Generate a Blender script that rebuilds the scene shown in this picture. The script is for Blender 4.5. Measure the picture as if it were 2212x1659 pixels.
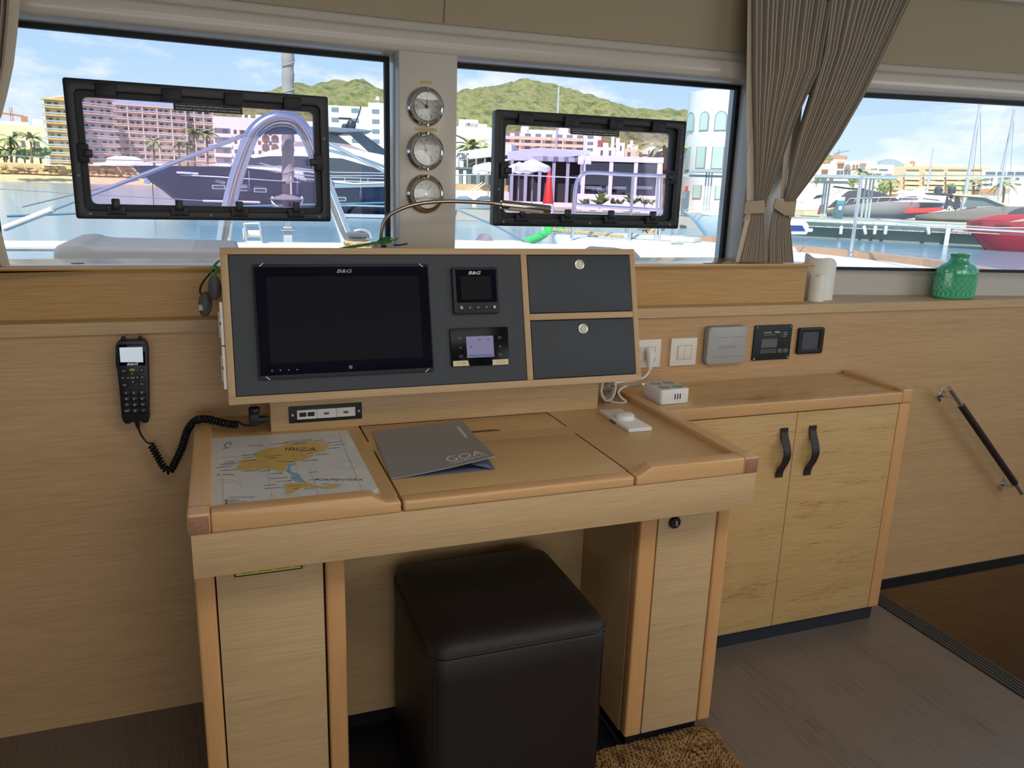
import bpy, bmesh, math, random
from mathutils import Vector, Matrix, noise
random.seed(7)
for o in list(bpy.data.objects): bpy.data.objects.remove(o)
SC = bpy.context.scene
COL = SC.collection
R = math.radians

# ------------------------------------------------------------------ camera
CAM = Vector((0, -1.926, 1.287)); FPX = 1691.74; CX, CY = 1106.0, 829.5
PITCH, YAW, ROLL = 0.246158, 0.357265, 0.0320427
_f = Vector((math.sin(YAW)*math.cos(PITCH), math.cos(YAW)*math.cos(PITCH), -math.sin(PITCH)))
_r0 = Vector((math.cos(YAW), -math.sin(YAW), 0)); _u0 = _r0.cross(_f)
_r = math.cos(ROLL)*_r0 + math.sin(ROLL)*_u0
_u = -math.sin(ROLL)*_r0 + math.cos(ROLL)*_u0
cd = bpy.data.cameras.new('camera'); cam = bpy.data.objects.new('camera', cd); COL.objects.link(cam)
cam.matrix_world = Matrix(((_r.x, _u.x, -_f.x, CAM.x), (_r.y, _u.y, -_f.y, CAM.y), (_r.z, _u.z, -_f.z, CAM.z), (0, 0, 0, 1)))
cd.sensor_fit = 'HORIZONTAL'; cd.sensor_width = 36.0; cd.lens = 36.0*FPX/2212.0
cd.clip_start = 0.05; cd.clip_end = 6000
SC.camera = cam
def ray(x, y): return _r*((x-CX)/FPX) - _u*((y-CY)/FPX) + _f
def Az(x, y, z): d = ray(x, y); return CAM + d*((z-CAM.z)/d.z)
def Ay(x, y, v): d = ray(x, y); return CAM + d*((v-CAM.y)/d.y)
def Ax(x, y, v): d = ray(x, y); return CAM + d*((v-CAM.x)/d.x)
def Ap(x, y, p, n): d = ray(x, y); return CAM + d*((p-CAM).dot(n)/d.dot(n))

# ------------------------------------------------------------------ world, sun, exposure
W = bpy.data.worlds.new('sky'); SC.world = W; W.use_nodes = True
nt = W.node_tree; nt.nodes.clear()
def N(t, k, **kw):
    n = t.nodes.new(k)
    for a, b in kw.items(): setattr(n, a, b)
    return n
def ramp(t, stops, interp='LINEAR'):
    n = N(t, 'ShaderNodeValToRGB'); cr = n.color_ramp; cr.interpolation = interp
    while len(cr.elements) < len(stops): cr.elements.new(0.5)
    for e, (p, c) in zip(cr.elements, stops):
        e.position = p; e.color = (c[0], c[1], c[2], 1) if len(c) == 3 else c
    return n
def lin(h):
    if isinstance(h, str):
        h = h.lstrip('#'); v = [int(h[i:i+2], 16)/255 for i in (0, 2, 4)]
        return tuple((c/12.92 if c <= .04045 else ((c+.055)/1.055)**2.4) for c in v)
    return h
out = N(nt, 'ShaderNodeOutputWorld'); bg = N(nt, 'ShaderNodeBackground')
tc = N(nt, 'ShaderNodeTexCoord'); sp = N(nt, 'ShaderNodeSeparateXYZ')
nt.links.new(tc.outputs['Generated'], sp.inputs[0])
grad = ramp(nt, [(0.0, lin('#dfeefa')), (0.08, lin('#c9e3fa')), (0.25, lin('#8fc0f2')), (0.7, lin('#5c97dc')), (1.0, lin('#4a86d0'))])
nt.links.new(sp.outputs['Z'], grad.inputs[0])
mp = N(nt, 'ShaderNodeMapping'); mp.inputs['Scale'].default_value = (5.5, 5.5, 15.0); mp.inputs['Location'].default_value = (4.3, 1.2, 2.7)
nt.links.new(tc.outputs['Generated'], mp.inputs[0])
cn = N(nt, 'ShaderNodeTexNoise'); cn.inputs['Scale'].default_value = 1.25; cn.inputs['Detail'].default_value = 7; cn.inputs['Roughness'].default_value = .58
nt.links.new(mp.outputs[0], cn.inputs['Vector'])
cr = ramp(nt, [(0.50, (0, 0, 0)), (0.66, (1, 1, 1))]); nt.links.new(cn.outputs['Fac'], cr.inputs[0])
mx = N(nt, 'ShaderNodeMixRGB'); mx.inputs[2].default_value = (*lin('#ffffff'), 1)
nt.links.new(cr.outputs[0], mx.inputs[0]); nt.links.new(grad.outputs[0], mx.inputs[1])
nt.links.new(mx.outputs[0], bg.inputs['Color']); bg.inputs['Strength'].default_value = 1.1
nt.links.new(bg.outputs[0], out.inputs[0])
SC.view_settings.view_transform = 'Standard'; SC.view_settings.look = 'None'
SC.view_settings.exposure = 0.0; SC.view_settings.gamma = 1.0; SC.view_settings.use_curve_mapping = False
def sun(name, az, el, e, col, ang):
    l = bpy.data.lights.new(name, 'SUN'); l.energy = e; l.color = col; l.angle = R(ang)
    o = bpy.data.objects.new(name, l); COL.objects.link(o)
    d = Vector((math.sin(R(az))*math.cos(R(el)), math.cos(R(az))*math.cos(R(el)), math.sin(R(el))))  # towards the sun
    o.rotation_euler = d.to_track_quat('Z', 'Y').to_euler(); o.location = d*30
sun('sun', 212, 47, 5.0, (1, .94, .84), .6)
def area(name, loc, target, sx, sy, p, col=(1, 1, 1)):
    l = bpy.data.lights.new(name, 'AREA'); l.shape = 'RECTANGLE'; l.size = sx; l.size_y = sy; l.energy = p; l.color = col
    o = bpy.data.objects.new(name, l); COL.objects.link(o); o.location = loc
    o.rotation_euler = (Vector(loc)-Vector(target)).to_track_quat('Z', 'Y').to_euler()
# daylight through the aft cockpit doors and the side windows of the saloon
area('daylight_aft_doors', (0.3, -4.3, 1.05), (0.5, 0, .9), 3.0, 1.1, 18, (1, .95, .88))
area('daylight_side_window', (3.15, -2.2, 1.45), (0.6, -.6, .6), 1.8, .7, 15, (.86, .93, 1))
area('added_overhead_light', (0.7, -1.5, 2.0), (0.7, -1.2, 0), 1.5, .9, 19, (1, .94, .86))  # lamp added below the closed ceiling to brighten surfaces from above

# ------------------------------------------------------------------ materials
MATS = {}
def mat(name, col, rough=.5, metal=0, spec=.5, coat=0, bump=0, bscale=200, emis=0, trans=0, alpha=1, ior=1.45):
    if name in MATS: return MATS[name]
    m = bpy.data.materials.new(name); m.use_nodes = True; MATS[name] = m
    b = m.node_tree.nodes['Principled BSDF']; c = (*lin(col), 1)
    b.inputs['Base Color'].default_value = c; b.inputs['Roughness'].default_value = rough; b.inputs['Metallic'].default_value = metal
    b.inputs['Specular IOR Level'].default_value = spec; b.inputs['Coat Weight'].default_value = coat; b.inputs['IOR'].default_value = ior
    b.inputs['Transmission Weight'].default_value = trans
    if emis: b.inputs['Emission Color'].default_value = c; b.inputs['Emission Strength'].default_value = emis
    if bump:
        t = m.node_tree; n = N(t, 'ShaderNodeTexNoise'); n.inputs['Scale'].default_value = bscale; n.inputs['Detail'].default_value = 4
        g = N(t, 'ShaderNodeTexCoord'); t.links.new(g.outputs['Object'], n.inputs['Vector'])
        u = N(t, 'ShaderNodeBump'); u.inputs['Strength'].default_value = bump; u.inputs['Distance'].default_value = .001
        t.links.new(n.outputs['Fac'], u.inputs['Height']); t.links.new(u.outputs[0], b.inputs['Normal'])
    return m
def noisemat(name, cols, scale, rough=.6, vec=(1, 1, 1), detail=5, bump=0, spec=.5, bdist=.002, pos=(.3, .7), coat=0, metal=0):
    """two-or-more colour noise material; vec stretches the noise along an axis"""
    if name in MATS: return MATS[name]
    m = bpy.data.materials.new(name); m.use_nodes = True; MATS[name] = m; t = m.node_tree
    b = t.nodes['Principled BSDF']; g = N(t, 'ShaderNodeTexCoord'); mp = N(t, 'ShaderNodeMapping'); mp.inputs['Scale'].default_value = vec
    t.links.new(g.outputs['Object'], mp.inputs[0]); n = N(t, 'ShaderNodeTexNoise'); n.inputs['Scale'].default_value = scale; n.inputs['Detail'].default_value = detail
    n.inputs['Roughness'].default_value = .6
    t.links.new(mp.outputs[0], n.inputs['Vector'])
    k = len(cols)-1
    r = ramp(t, [(pos[0]+(pos[1]-pos[0])*i/k, lin(c)) for i, c in enumerate(cols)])
    t.links.new(n.outputs['Fac'], r.inputs[0]); t.links.new(r.outputs[0], b.inputs['Base Color'])
    b.inputs['Roughness'].default_value = rough; b.inputs['Specular IOR Level'].default_value = spec; b.inputs['Coat Weight'].default_value = coat
    b.inputs['Metallic'].default_value = metal; b.inputs['Coat Roughness'].default_value = .15
    if bump:
        u = N(t, 'ShaderNodeBump'); u.inputs['Strength'].default_value = bump; u.inputs['Distance'].default_value = bdist
        t.links.new(n.outputs['Fac'], u.inputs['Height']); t.links.new(u.outputs[0], b.inputs['Normal'])
    return m
def wood(name, light, mid, dark, axis='X', fine=1.0, rough=.42, contrast=1.0, fleck=None, spec=.4):
    if name in MATS: return MATS[name]
    m = bpy.data.materials.new(name); m.use_nodes = True; MATS[name] = m; t = m.node_tree; b = t.nodes['Principled BSDF']
    g = N(t, 'ShaderNodeTexCoord')
    def nz(s_long, s_cross, sc, det):
        mp = N(t, 'ShaderNodeMapping')
        v = {'X': (s_long, s_cross, s_cross), 'Y': (s_cross, s_long, s_cross), 'Z': (s_cross, s_cross, s_long)}[axis]
        mp.inputs['Scale'].default_value = v; t.links.new(g.outputs['Object'], mp.inputs[0])
        n = N(t, 'ShaderNodeTexNoise'); n.inputs['Scale'].default_value = sc; n.inputs['Detail'].default_value = det; n.inputs['Roughness'].default_value = .65
        t.links.new(mp.outputs[0], n.inputs['Vector']); return n
    a = nz(.5, 9, 1.6*fine, 5); c = nz(5.0, 260, 2.0*fine, 5)
    mxx = N(t, 'ShaderNodeMath', operation='MULTIPLY_ADD'); mxx.inputs[1].default_value = .28*contrast; mxx.inputs[2].default_value = .22+.30*(1-contrast)
    t.links.new(a.outputs['Fac'], mxx.inputs[0])
    ad = N(t, 'ShaderNodeMath', operation='MULTIPLY_ADD'); ad.inputs[1].default_value = .75*contrast
    t.links.new(c.outputs['Fac'], ad.inputs[0]); t.links.new(mxx.outputs[0], ad.inputs[2])
    r = ramp(t, [(.52-.13*1, lin(dark)), (.66, lin(mid)), (.84, lin(light))])
    t.links.new(ad.outputs[0], r.inputs[0]); last = r.outputs[0]
    if fleck:
        k = nz(16, 380, 1.3, 3); cl = nz(2.0, 16, 1.5, 3)
        mu = N(t, 'ShaderNodeMath', operation='MULTIPLY'); t.links.new(k.outputs['Fac'], mu.inputs[0]); t.links.new(cl.outputs['Fac'], mu.inputs[1])
        fr = ramp(t, [(.30, (0, 0, 0)), (.40, (1, 1, 1))]); t.links.new(mu.outputs[0], fr.inputs[0])
        x = N(t, 'ShaderNodeMixRGB'); x.inputs[2].default_value = (*lin(fleck), 1)
        t.links.new(fr.outputs[0], x.inputs[0]); t.links.new(last, x.inputs[1]); last = x.outputs[0]
    t.links.new(last, b.inputs['Base Color']); b.inputs['Roughness'].default_value = rough; b.inputs['Specular IOR Level'].default_value = spec
    u = N(t, 'ShaderNodeBump'); u.inputs['Strength'].default_value = .12; u.inputs['Distance'].default_value = .0006
    t.links.new(c.outputs['Fac'], u.inputs['Height']); t.links.new(u.outputs[0], b.inputs['Normal'])
    return m
def glassmat(name, tint, refl=.03, rough=.0):
    if name in MATS: return MATS[name]
    m = bpy.data.materials.new(name); m.use_nodes = True; MATS[name] = m; t = m.node_tree; t.nodes.clear()
    o = N(t, 'ShaderNodeOutputMaterial'); tr = N(t, 'ShaderNodeBsdfTransparent'); tr.inputs[0].default_value = (*lin(tint), 1)
    gl = N(t, 'ShaderNodeBsdfGlossy'); gl.inputs['Roughness'].default_value = rough
    x = N(t, 'ShaderNodeMixShader'); x.inputs[0].default_value = refl; t.links.new(tr.outputs[0], x.inputs[1]); t.links.new(gl.outputs[0], x.inputs[2])
    t.links.new(x.outputs[0], o.inputs[0]); return m

VEN = wood('oak_veneer', '#cfa97b', '#bf996b', '#9f794d', 'X', 1.0, .42, 1.0)
VENR = wood('oak_veneer_flecked', '#d0ab74', '#c0995f', '#a07a46', 'X', 1.0, .45, 1.1, fleck='#9a6c38')
VENB = wood('oak_veneer_box', '#c99f62', '#b98d50', '#97703a', 'X', 1.0, .38, 1.0)
VENP = wood('oak_veneer_pale', '#d0b084', '#c1a073', '#a38156', 'X', 1.1, .45, 1.0)
VENT = wood('oak_desk_top', '#d2ad78', '#c29c68', '#a8834f', 'X', 1.0, .30, .8, spec=.5)
BEE = wood('beech_edging', '#dcb07e', '#d2a470', '#c59460', 'X', .7, .28, .7, spec=.5)
BEEY = wood('beech_edging_deep', '#dcb07e', '#d2a470', '#c59460', 'Y', .7, .28, .7, spec=.5)
BEEZ = wood('beech_edging_upright', '#dcaa72', '#d29d66', '#c48e58', 'Z', .7, .32, .7)
ENDG = noisemat('beech_end_grain', ['#8e6248', '#a87a5c'], 260, .5, bump=.1)
CONW = wood('oak_console_frame', '#cdae86', '#c09f76', '#ad8a62', 'X', .8, .45, .7)
FLOOR = wood('dark_floor_laminate', '#75675b', '#5c4f45', '#3b3028', 'Y', .8, .30, 1.5, spec=.5)
GEL = mat('white_gelcoat', '#cbc2b5', .22, spec=.5)
GELX = mat('white_deck_gelcoat', '#f2f4f0', .5)
HEADL = mat('beige_headliner', '#a8997e', .85, bump=.15, bscale=900)
DARKP = mat('slate_laminate', '#3b3f44', .55, bump=.25, bscale=1500)
BLK = mat('black_plastic', '#16171a', .5)
BLKS = mat('black_satin', '#141517', .38)
BLKG = mat('black_glass', '#07061a', .06, spec=.18)
SCRG = mat('dark_screen', '#171a22', .08, spec=.2)
WHP = mat('white_plastic', '#e9e6df', .35)
CRP = mat('cream_plastic', '#e6dfd0', .4)
GRP = mat('grey_plastic', '#a9a8a4', .42)
CHR = mat('chrome', '#d8d8d8', .08, 1)
STL = mat('stainless', '#c9c9c8', .22, 1)
STLW = mat('bright_tube', '#e8e8e8', .3, .75)
KICK = mat('black_kick', '#14161b', .5)
LEA = mat('brown_leather', '#241c19', .42, bump=.5, bscale=900, spec=.4)
LEAH = mat('leather_strap', '#2c2422', .45, bump=.5, bscale=900)
GLASS = glassmat('window_glass', '#fbfdfe', .012)
TINT = glassmat('hatch_acrylic', '#f9effb', .012)

# ------------------------------------------------------------------ builders
OFF = {}; FRM = {}
class Fr:
    """a placed frame: local x right, y away from the viewer, z up"""
    def __init__(s, o, rot): s.o = Vector(o); s.rot = rot; s.M = Matrix.Translation(s.o) @ rot.to_4x4(); s.Mi = s.M.inverted()
    def on(s, px, py, d=0.0):            # point of the plane local y = d under a pixel of the photograph, in local coordinates
        n = s.rot @ Vector((0, 1, 0)); return s.Mi @ Ap(px, py, s.o + n*d, n)
def FF(px, D, yaw=0, z=0.0):
    d = ray(px, 404 + .032*(px-1106)); h = Vector((d.x, d.y, 0)).normalized()
    p = Vector((CAM.x, CAM.y, 0)) + h*D; p.z = z
    a = math.atan2(h.y, h.x) - math.pi/2 + R(yaw)
    return Fr(p, Matrix.Rotation(a, 3, 'Z'))
def tag(o, label=None, cat=None, group=None, kind=None):
    if label: o['label'] = label
    if cat: o['category'] = cat
    if group: o['group'] = group
    if kind: o['kind'] = kind
    return o
def thing(name, label, cat, base=(0, 0, 0), fr=None, group=None, kind=None):
    o = bpy.data.objects.new(name, None); COL.objects.link(o); o.empty_display_size = .05
    b = Vector(base)
    if fr: o.matrix_world = fr.M @ Matrix.Translation(b); FRM[o.name] = fr
    else: o.location = b
    OFF[o.name] = b
    return tag(o, label, cat, group, kind)
def obj(name, verts, faces, m, parent=None, smooth=0, fr=None, mi=None):
    off = OFF.get(parent.name, Vector()) if parent else Vector()
    me = bpy.data.meshes.new(name)
    if parent is None:
        n = max(1, len(verts)); xs = [v[0] for v in verts]; ys = [v[1] for v in verts]; zs = [v[2] for v in verts]
        off = Vector(((min(xs)+max(xs))/2, (min(ys)+max(ys))/2, min(zs)))
    me.from_pydata([tuple(Vector(v)-off) for v in verts], [], faces)
    if isinstance(m, (list, tuple)):
        for q in m: me.materials.append(q)
        if mi: me.polygons.foreach_set('material_index', mi)
    elif m: me.materials.append(m)
    if smooth:
        me.polygons.foreach_set('use_smooth', [True]*len(me.polygons)); me.set_sharp_from_angle(angle=R(smooth))
    me.update()
    o = bpy.data.objects.new(name, me); COL.objects.link(o)
    if parent: o.parent = parent; OFF[o.name] = off
    else:
        OFF[o.name] = off
        if fr: o.matrix_world = fr.M @ Matrix.Translation(off)
        else: o.location = off
    return o
def boxg(x0, x1, y0, y1, z0, z1, bev=0, seg=2):
    if x1 < x0: x0, x1 = x1, x0
    if y1 < y0: y0, y1 = y1, y0
    if z1 < z0: z0, z1 = z1, z0
    v = [(x0, y0, z0), (x1, y0, z0), (x1, y1, z0), (x0, y1, z0), (x0, y0, z1), (x1, y0, z1), (x1, y1, z1), (x0, y1, z1)]
    f = [(0, 3, 2, 1), (4, 5, 6, 7), (0, 1, 5, 4), (1, 2, 6, 5), (2, 3, 7, 6), (3, 0, 4, 7)]
    if bev: return bevel(v, f, min(bev, .45*min(x1-x0, y1-y0, z1-z0)), seg)
    return v, f
def bevel(v, f, b, seg=2, ang=30):
    bm = bmesh.new(); vs = [bm.verts.new(p) for p in v]
    for q in f: bm.faces.new([vs[i] for i in q])
    bm.normal_update()
    ed = [e for e in bm.edges if len(e.link_faces) == 2 and e.calc_face_angle(0) > R(ang)]
    bmesh.ops.bevel(bm, geom=ed, offset=b, segments=seg, profile=.5, affect='EDGES', clamp_overlap=True)
    bm.verts.index_update(); r = [v.co.copy() for v in bm.verts], [[v.index for v in q.verts] for q in bm.faces]; bm.free(); return r
def box(name, x0, x1, y0, y1, z0, z1, m, parent=None, bev=0, fr=None, seg=2):
    v, f = boxg(x0, x1, y0, y1, z0, z1, bev, seg); return obj(name, v, f, m, parent, 40 if bev else 0, fr)
def boxes(name, L, m, parent=None, fr=None):
    V_, F_ = [], []
    for b in L:
        v, f = boxg(*b); k = len(V_); V_ += v; F_ += [[i+k for i in q] for q in f]
    return obj(name, V_, F_, m, parent, 0, fr)
def merge(*gs):
    V_, F_ = [], []
    for v, f in gs:
        k = len(V_); V_ += [Vector(p) for p in v]; F_ += [[i+k for i in q] for q in f]
    return V_, F_
def prismg(poly, vec, bev=0, seg=2):
    """closed polygon of 3-D points swept along vec"""
    n = len(poly); vec = Vector(vec); P = [Vector(p) for p in poly]
    v = P + [p+vec for p in P]
    nn = Vector()
    for i in range(n): nn += P[i].cross(P[(i+1) % n])
    f = [list(range(n)), [n+i for i in reversed(range(n))]] + [[(i+1) % n, i, n+i, n+(i+1) % n] for i in range(n)]
    if nn.dot(vec) > 0: f = [list(reversed(q)) for q in f]
    if bev: return bevel(v, f, bev, seg)
    return v, f
def prism(name, poly, vec, m, parent=None, bev=0, fr=None, seg=2):
    v, f = prismg(poly, vec, bev, seg); return obj(name, v, f, m, parent, 40 if bev else 0, fr)
def tubeg(pts, r, n=8, closed=False, cap=True):
    P = [Vector(p) for p in pts]; k = len(P); rr = r if isinstance(r, (list, tuple)) else [r]*k
    V_, F_ = [], []; up = None
    for i in range(k):
        a = P[i-1] if (i > 0 or closed) else P[i]; b = P[(i+1) % k] if (i < k-1 or closed) else P[i]
        t = (b-a).normalized() if (b-a).length > 1e-9 else Vector((0, 0, 1))
        if up is None: up = Vector((0, 0, 1)) if abs(t.z) < .9 else Vector((1, 0, 0))
        s = t.cross(up).normalized(); up = s.cross(t).normalized()
        for j in range(n):
            q = 2*math.pi*j/n; V_.append(P[i] + (s*math.cos(q)+up*math.sin(q))*rr[i])
    for i in range(k if closed else k-1):
        for j in range(n):
            a = i*n+j; b = i*n+(j+1) % n; c = ((i+1) % k)*n+(j+1) % n; d = ((i+1) % k)*n+j; F_.append((a, b, c, d))
    if cap and not closed: F_.append(list(range(n))[::-1]); F_.append([(k-1)*n+j for j in range(n)])
    return V_, F_
def tube(name, pts, r, m, parent=None, n=8, closed=False, fr=None):
    v, f = tubeg(pts, r, n, closed); return obj(name, v, f, m, parent, 50, fr)
def spline(pts, k=8, closed=False):
    P = [Vector(p) for p in pts]; n = len(P); o = []
    for i in range(n if closed else n-1):
        p0 = P[i-1] if (i > 0 or closed) else P[0]; p1 = P[i]; p2 = P[(i+1) % n]; p3 = P[(i+2) % n] if (i+2 < n or closed) else P[n-1]
        for j in range(k):
            t = j/k; o.append(.5*((2*p1)+(p2-p0)*t+(2*p0-5*p1+4*p2-p3)*t*t+(3*p1-p0-3*p2+p3)*t**3))
    if not closed: o.append(P[-1])
    return o
def latheg(prof, c=(0, 0, 0), axis='Z', n=24):
    """prof: list of (radius, along); axis letter, '-Y' points at the viewer"""
    V_, F_ = [], []; c = Vector(c); k = len(prof)
    for r, h in prof:
        for j in range(n):
            a = 2*math.pi*j/n; x, y = r*math.cos(a), r*math.sin(a)
            V_.append(c + {'Z': Vector((x, y, h)), '-Y': Vector((x, -h, y)), 'X': Vector((h, x, y))}[axis])
    for i in range(k-1):
        for j in range(n):
            F_.append((i*n+j, i*n+(j+1) % n, (i+1)*n+(j+1) % n, (i+1)*n+j))
    F_.append(list(range(n))[::-1]); F_.append([(k-1)*n+j for j in range(n)])
    return V_, F_
def lathe(name, prof, c, m, parent=None, axis='Z', n=24, fr=None, smooth=40):
    v, f = latheg(prof, c, axis, n); return obj(name, v, f, m, parent, smooth, fr)
def rrect(x0, x1, z0, z1, r, n=4):
    o = []
    for cx, cz, a0 in ((x1-r, z0+r, -90), (x1-r, z1-r, 0), (x0+r, z1-r, 90), (x0+r, z0+r, 180)):
        for i in range(n+1): a = R(a0+90*i/n); o.append((cx+r*math.cos(a), cz+r*math.sin(a)))
    return o
def plate(name, x0, x1, z0, z1, y, d, m, parent=None, r=.004, bev=0, fr=None):
    """rounded plate facing the viewer: back at local y, thickness d towards the viewer"""
    return prism(name, [(a, y, b) for a, b in rrect(x0, x1, z0, z1, r)], (0, -d, 0), m, parent, bev, fr)
def quadplate(name, q, y, d, m, parent=None, bev=0, fr=None):
    """four local points (x, z) swept towards the viewer"""
    return prism(name, [(p[0], y, p[1]) for p in q], (0, -d, 0), m, parent, bev, fr)
def ringg(o, i, y, d):
    """flat ring between two equally long loops of (x, z), front at y-d, back at y"""
    n = len(o); V_ = [(a, y-d, b) for a, b in o]+[(a, y-d, b) for a, b in i]+[(a, y, b) for a, b in o]+[(a, y, b) for a, b in i]
    F_ = []
    for k in range(n):
        j = (k+1) % n
        F_ += [(k, j, n+j, n+k), (2*n+k, 3*n+k, 3*n+j, 2*n+j), (k, 2*n+k, 2*n+j, j), (n+k, n+j, 3*n+j, 3*n+k)]
    return V_, F_
def ring(name, o, i, y, d, m, parent=None, fr=None, bev=0):
    v, f = ringg(o, i, y, d)
    if bev: v, f = bevel(v, f, bev, 2)
    return obj(name, v, f, m, parent, 40 if bev else 0, fr)
_fc = {}
def text(name, s, c, h, m, parent=None, w=None, axis='wall', y=0, d=.0004, fr=None, rot=0, bold=0, shear=0, align='CENTER'):
    """lettering as a thin mesh: c centre (x, z) on a wall plane at y, or (x, y) on a table plane at z=y"""
    cu = bpy.data.curves.new('lettering', 'FONT'); cu.body = s; cu.align_x = align; cu.align_y = 'CENTER'; cu.size = 1; cu.extrude = 0; cu.offset = bold; cu.shear = shear; cu.resolution_u = 3
    to = bpy.data.objects.new('lettering', cu); COL.objects.link(to)
    dg = bpy.context.evaluated_depsgraph_get(); me = bpy.data.meshes.new_from_object(to.evaluated_get(dg))
    bpy.data.objects.remove(to)
    P = [v.co.copy() for v in me.vertices]; F_ = [list(p.vertices) for p in me.polygons]
    x0 = min(p.x for p in P); x1 = max(p.x for p in P); y0 = min(p.y for p in P); y1 = max(p.y for p in P)
    sy = h/(y1-y0); sx = (w/(x1-x0)) if w else sy
    ox = (x0+x1)/2 if align == 'CENTER' else x0
    o = []
    for p in P:
        a = (p.x-ox)*sx; b = (p.y-(y0+y1)/2)*sy
        a, b = a*math.cos(rot)-b*math.sin(rot), a*math.sin(rot)+b*math.cos(rot)
        o.append((c[0]+a, y-d, c[1]+b) if axis == 'wall' else (c[0]+a, c[1]+b, y+d))
    return obj(name, o, F_, m, parent, 0, fr)
def copytree(o, parent=None, loc=None, rz=None):
    c = o.copy(); COL.objects.link(c)
    OFF[c.name] = OFF.get(o.name, Vector())
    if parent: c.parent = parent
    for ch in o.children: copytree(ch, c)
    if loc is not None: c.location = loc
    if rz is not None: c.rotation_euler.z = rz
    return c
def struct(o, kind='structure'): o['kind'] = kind; return o
def near(v): return Vector(v)

# ================================================================== ROOM SHELL
G = [(-2.6, -.42), (-1.6, .0), (-.9, .135), (-.40, .206), (.433, .257), (.613, .256), (1.5, .221), (1.74, .192), (1.94, .165), (2.53, .075), (3.1, -.03), (3.35, -.15)]
def gnorm():
    o = []
    for i, p in enumerate(G):
        a = G[max(0, i-1)]; b = G[min(len(G)-1, i+1)]
        t = Vector((b[0]-a[0], b[1]-a[1])).normalized(); o.append(Vector((t.y, -t.x)))   # inward, towards the cabin
    return o
GN = gnorm()
def gpt(i, d, z): return Vector((G[i][0]+GN[i].x*d, G[i][1]+GN[i].y*d, z))
def gat(x):
    for i in range(len(G)-1):
        if G[i][0] <= x <= G[i+1][0]:
            t = (x-G[i][0])/(G[i+1][0]-G[i][0]); a = Vector(G[i]); b = Vector(G[i+1]); n = Vector(((b-a).y, -(b-a).x)).normalized(); return a+(b-a)*t, n
def gp(x, d, z): p, n = gat(x); return Vector((p.x+n.x*d, p.y+n.y*d, z))
def sweepg(prof, i0=0, i1=None, closed=True):
    i1 = len(G)-1 if i1 is None else i1; V_, F_ = [], []; n = len(prof)
    for i in range(i0, i1+1):
        for d, z in prof: V_.append(gpt(i, d, z))
    k = i1-i0+1
    for i in range(k-1):
        for j in range(n if closed else n-1):
            F_.append((i*n+j, i*n+(j+1) % n, (i+1)*n+(j+1) % n, (i+1)*n+j))
    if closed: F_.append(list(range(n))[::-1]); F_.append([(k-1)*n+j for j in range(n)])
    return V_, F_
def fixn(o):
    bm = bmesh.new(); bm.from_mesh(o.data); bmesh.ops.recalc_face_normals(bm, faces=bm.faces); bm.to_mesh(o.data); bm.free(); return o

floor = struct(box('floor', -2.7, 1.955, -4.6, .0, -.06, 0, FLOOR))
# floor nosing at the companionway down to the hull: three ribbed rubber lines
nos = struct(box('trim_1', 1.953, 2.022, -4.6, -.02, -.05, .002, mat('ribbed_nosing', '#2a2a2a', .6), None, .002))
for k in range(5): box('rib', 1.957+.013*k, 1.964+.013*k, -4.6, -.02, .0015, .0045, mat('ribbed_nosing_light', '#4a4742', .5), nos)
struct(box('floor_hull', 1.9, 3.4, -4.6, .2, -1.0, -.95, FLOOR))
# front wall: veneer panel, a hair raked on the port side; starboard wall runs on down the companionway
wl = struct(prism('wall_front', [(-2.7, -.05, 0), (-2.7, 0.0, .944), (-2.7, .06, .944), (-2.7, .06, 0)], (3.6, 0, 0), VEN))
wr = struct(box('wall_starboard_front', .9, 3.4, 0, .06, -.0335, .944, VEN))
struct(box('baseboard_front', 1.6, 3.4, -.006, .03, -.07, -.033, KICK))
struct(box('wall_companionway', 1.6, 3.4, 0.004, .06, -1.0, -.07, wood('shaded_veneer', '#7c5a36', '#6b4b2b', '#553a20', 'X', .8, .5, .8)))  # same wall, its wood darkened to carry the stairwell shade
struct(box('wall_companionway_side', 1.9, 1.955, -4.6, 0, -1.0, -.06, VEN))
# shelf along the window with a proud lip
sh = struct(prism('trim_3', [(-2.7, -.012, .942), (-2.7, -.012, .969), (-2.7, .006, .9705), (-2.7, .34, .9705), (-2.7, .34, .942)], (6.1, 0, 0), VENP))
# white moulded front: low wall, columns, header, headliner
lw = struct(fixn(obj('wall_window_sill', *sweepg([(.004, .9), (.004, 1.048), (-.0, 1.056), (-.05, 1.056), (-.05, .9)], 0), GEL)))
hd = struct(fixn(obj('wall_window_header', *sweepg([(-.06, 1.606), (0, 1.606), (.094, 1.610), (.1, 1.616), (.1, 1.652), (.094, 1.660), (.080, 1.664), (.074, 1.670), (.074, 1.700), (-.06, 1.700)], 0), GEL, None, 50)))
hl = struct(fixn(obj('wall_headliner', *sweepg([(.078, 1.690), (.086, 1.686), (.112, 1.875), (.10, 1.88)], 0), HEADL)))
for xs in (.566, 1.62):
    a = gp(xs, .0885, 1.688); b = gp(xs, .1125, 1.875)
    prism('seam', [a+Vector((-.001, .002, 0)), a+Vector((.001, .002, 0)), b+Vector((.001, .002, 0)), b+Vector((-.001, .002, 0))], (0, -.003, 0), mat('headliner_seam', '#7d715c', .9), hl)
def column(name, x0, x1, z0=.97, z1=1.612, d=.1):
    a, b = gp(x0, -.06, z0), gp(x1, -.06, z0); c, e = gp(x1, d, z0), gp(x0, d, z0)
    return struct(prism(name, [a, b, c, e], (0, 0, z1-z0), GEL, None, .004))
column('wall_column_centre', .446, .600)
column('wall_column_starboard', 1.508, 1.668)
column('wall_column_port', -.85, -.480)
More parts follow.
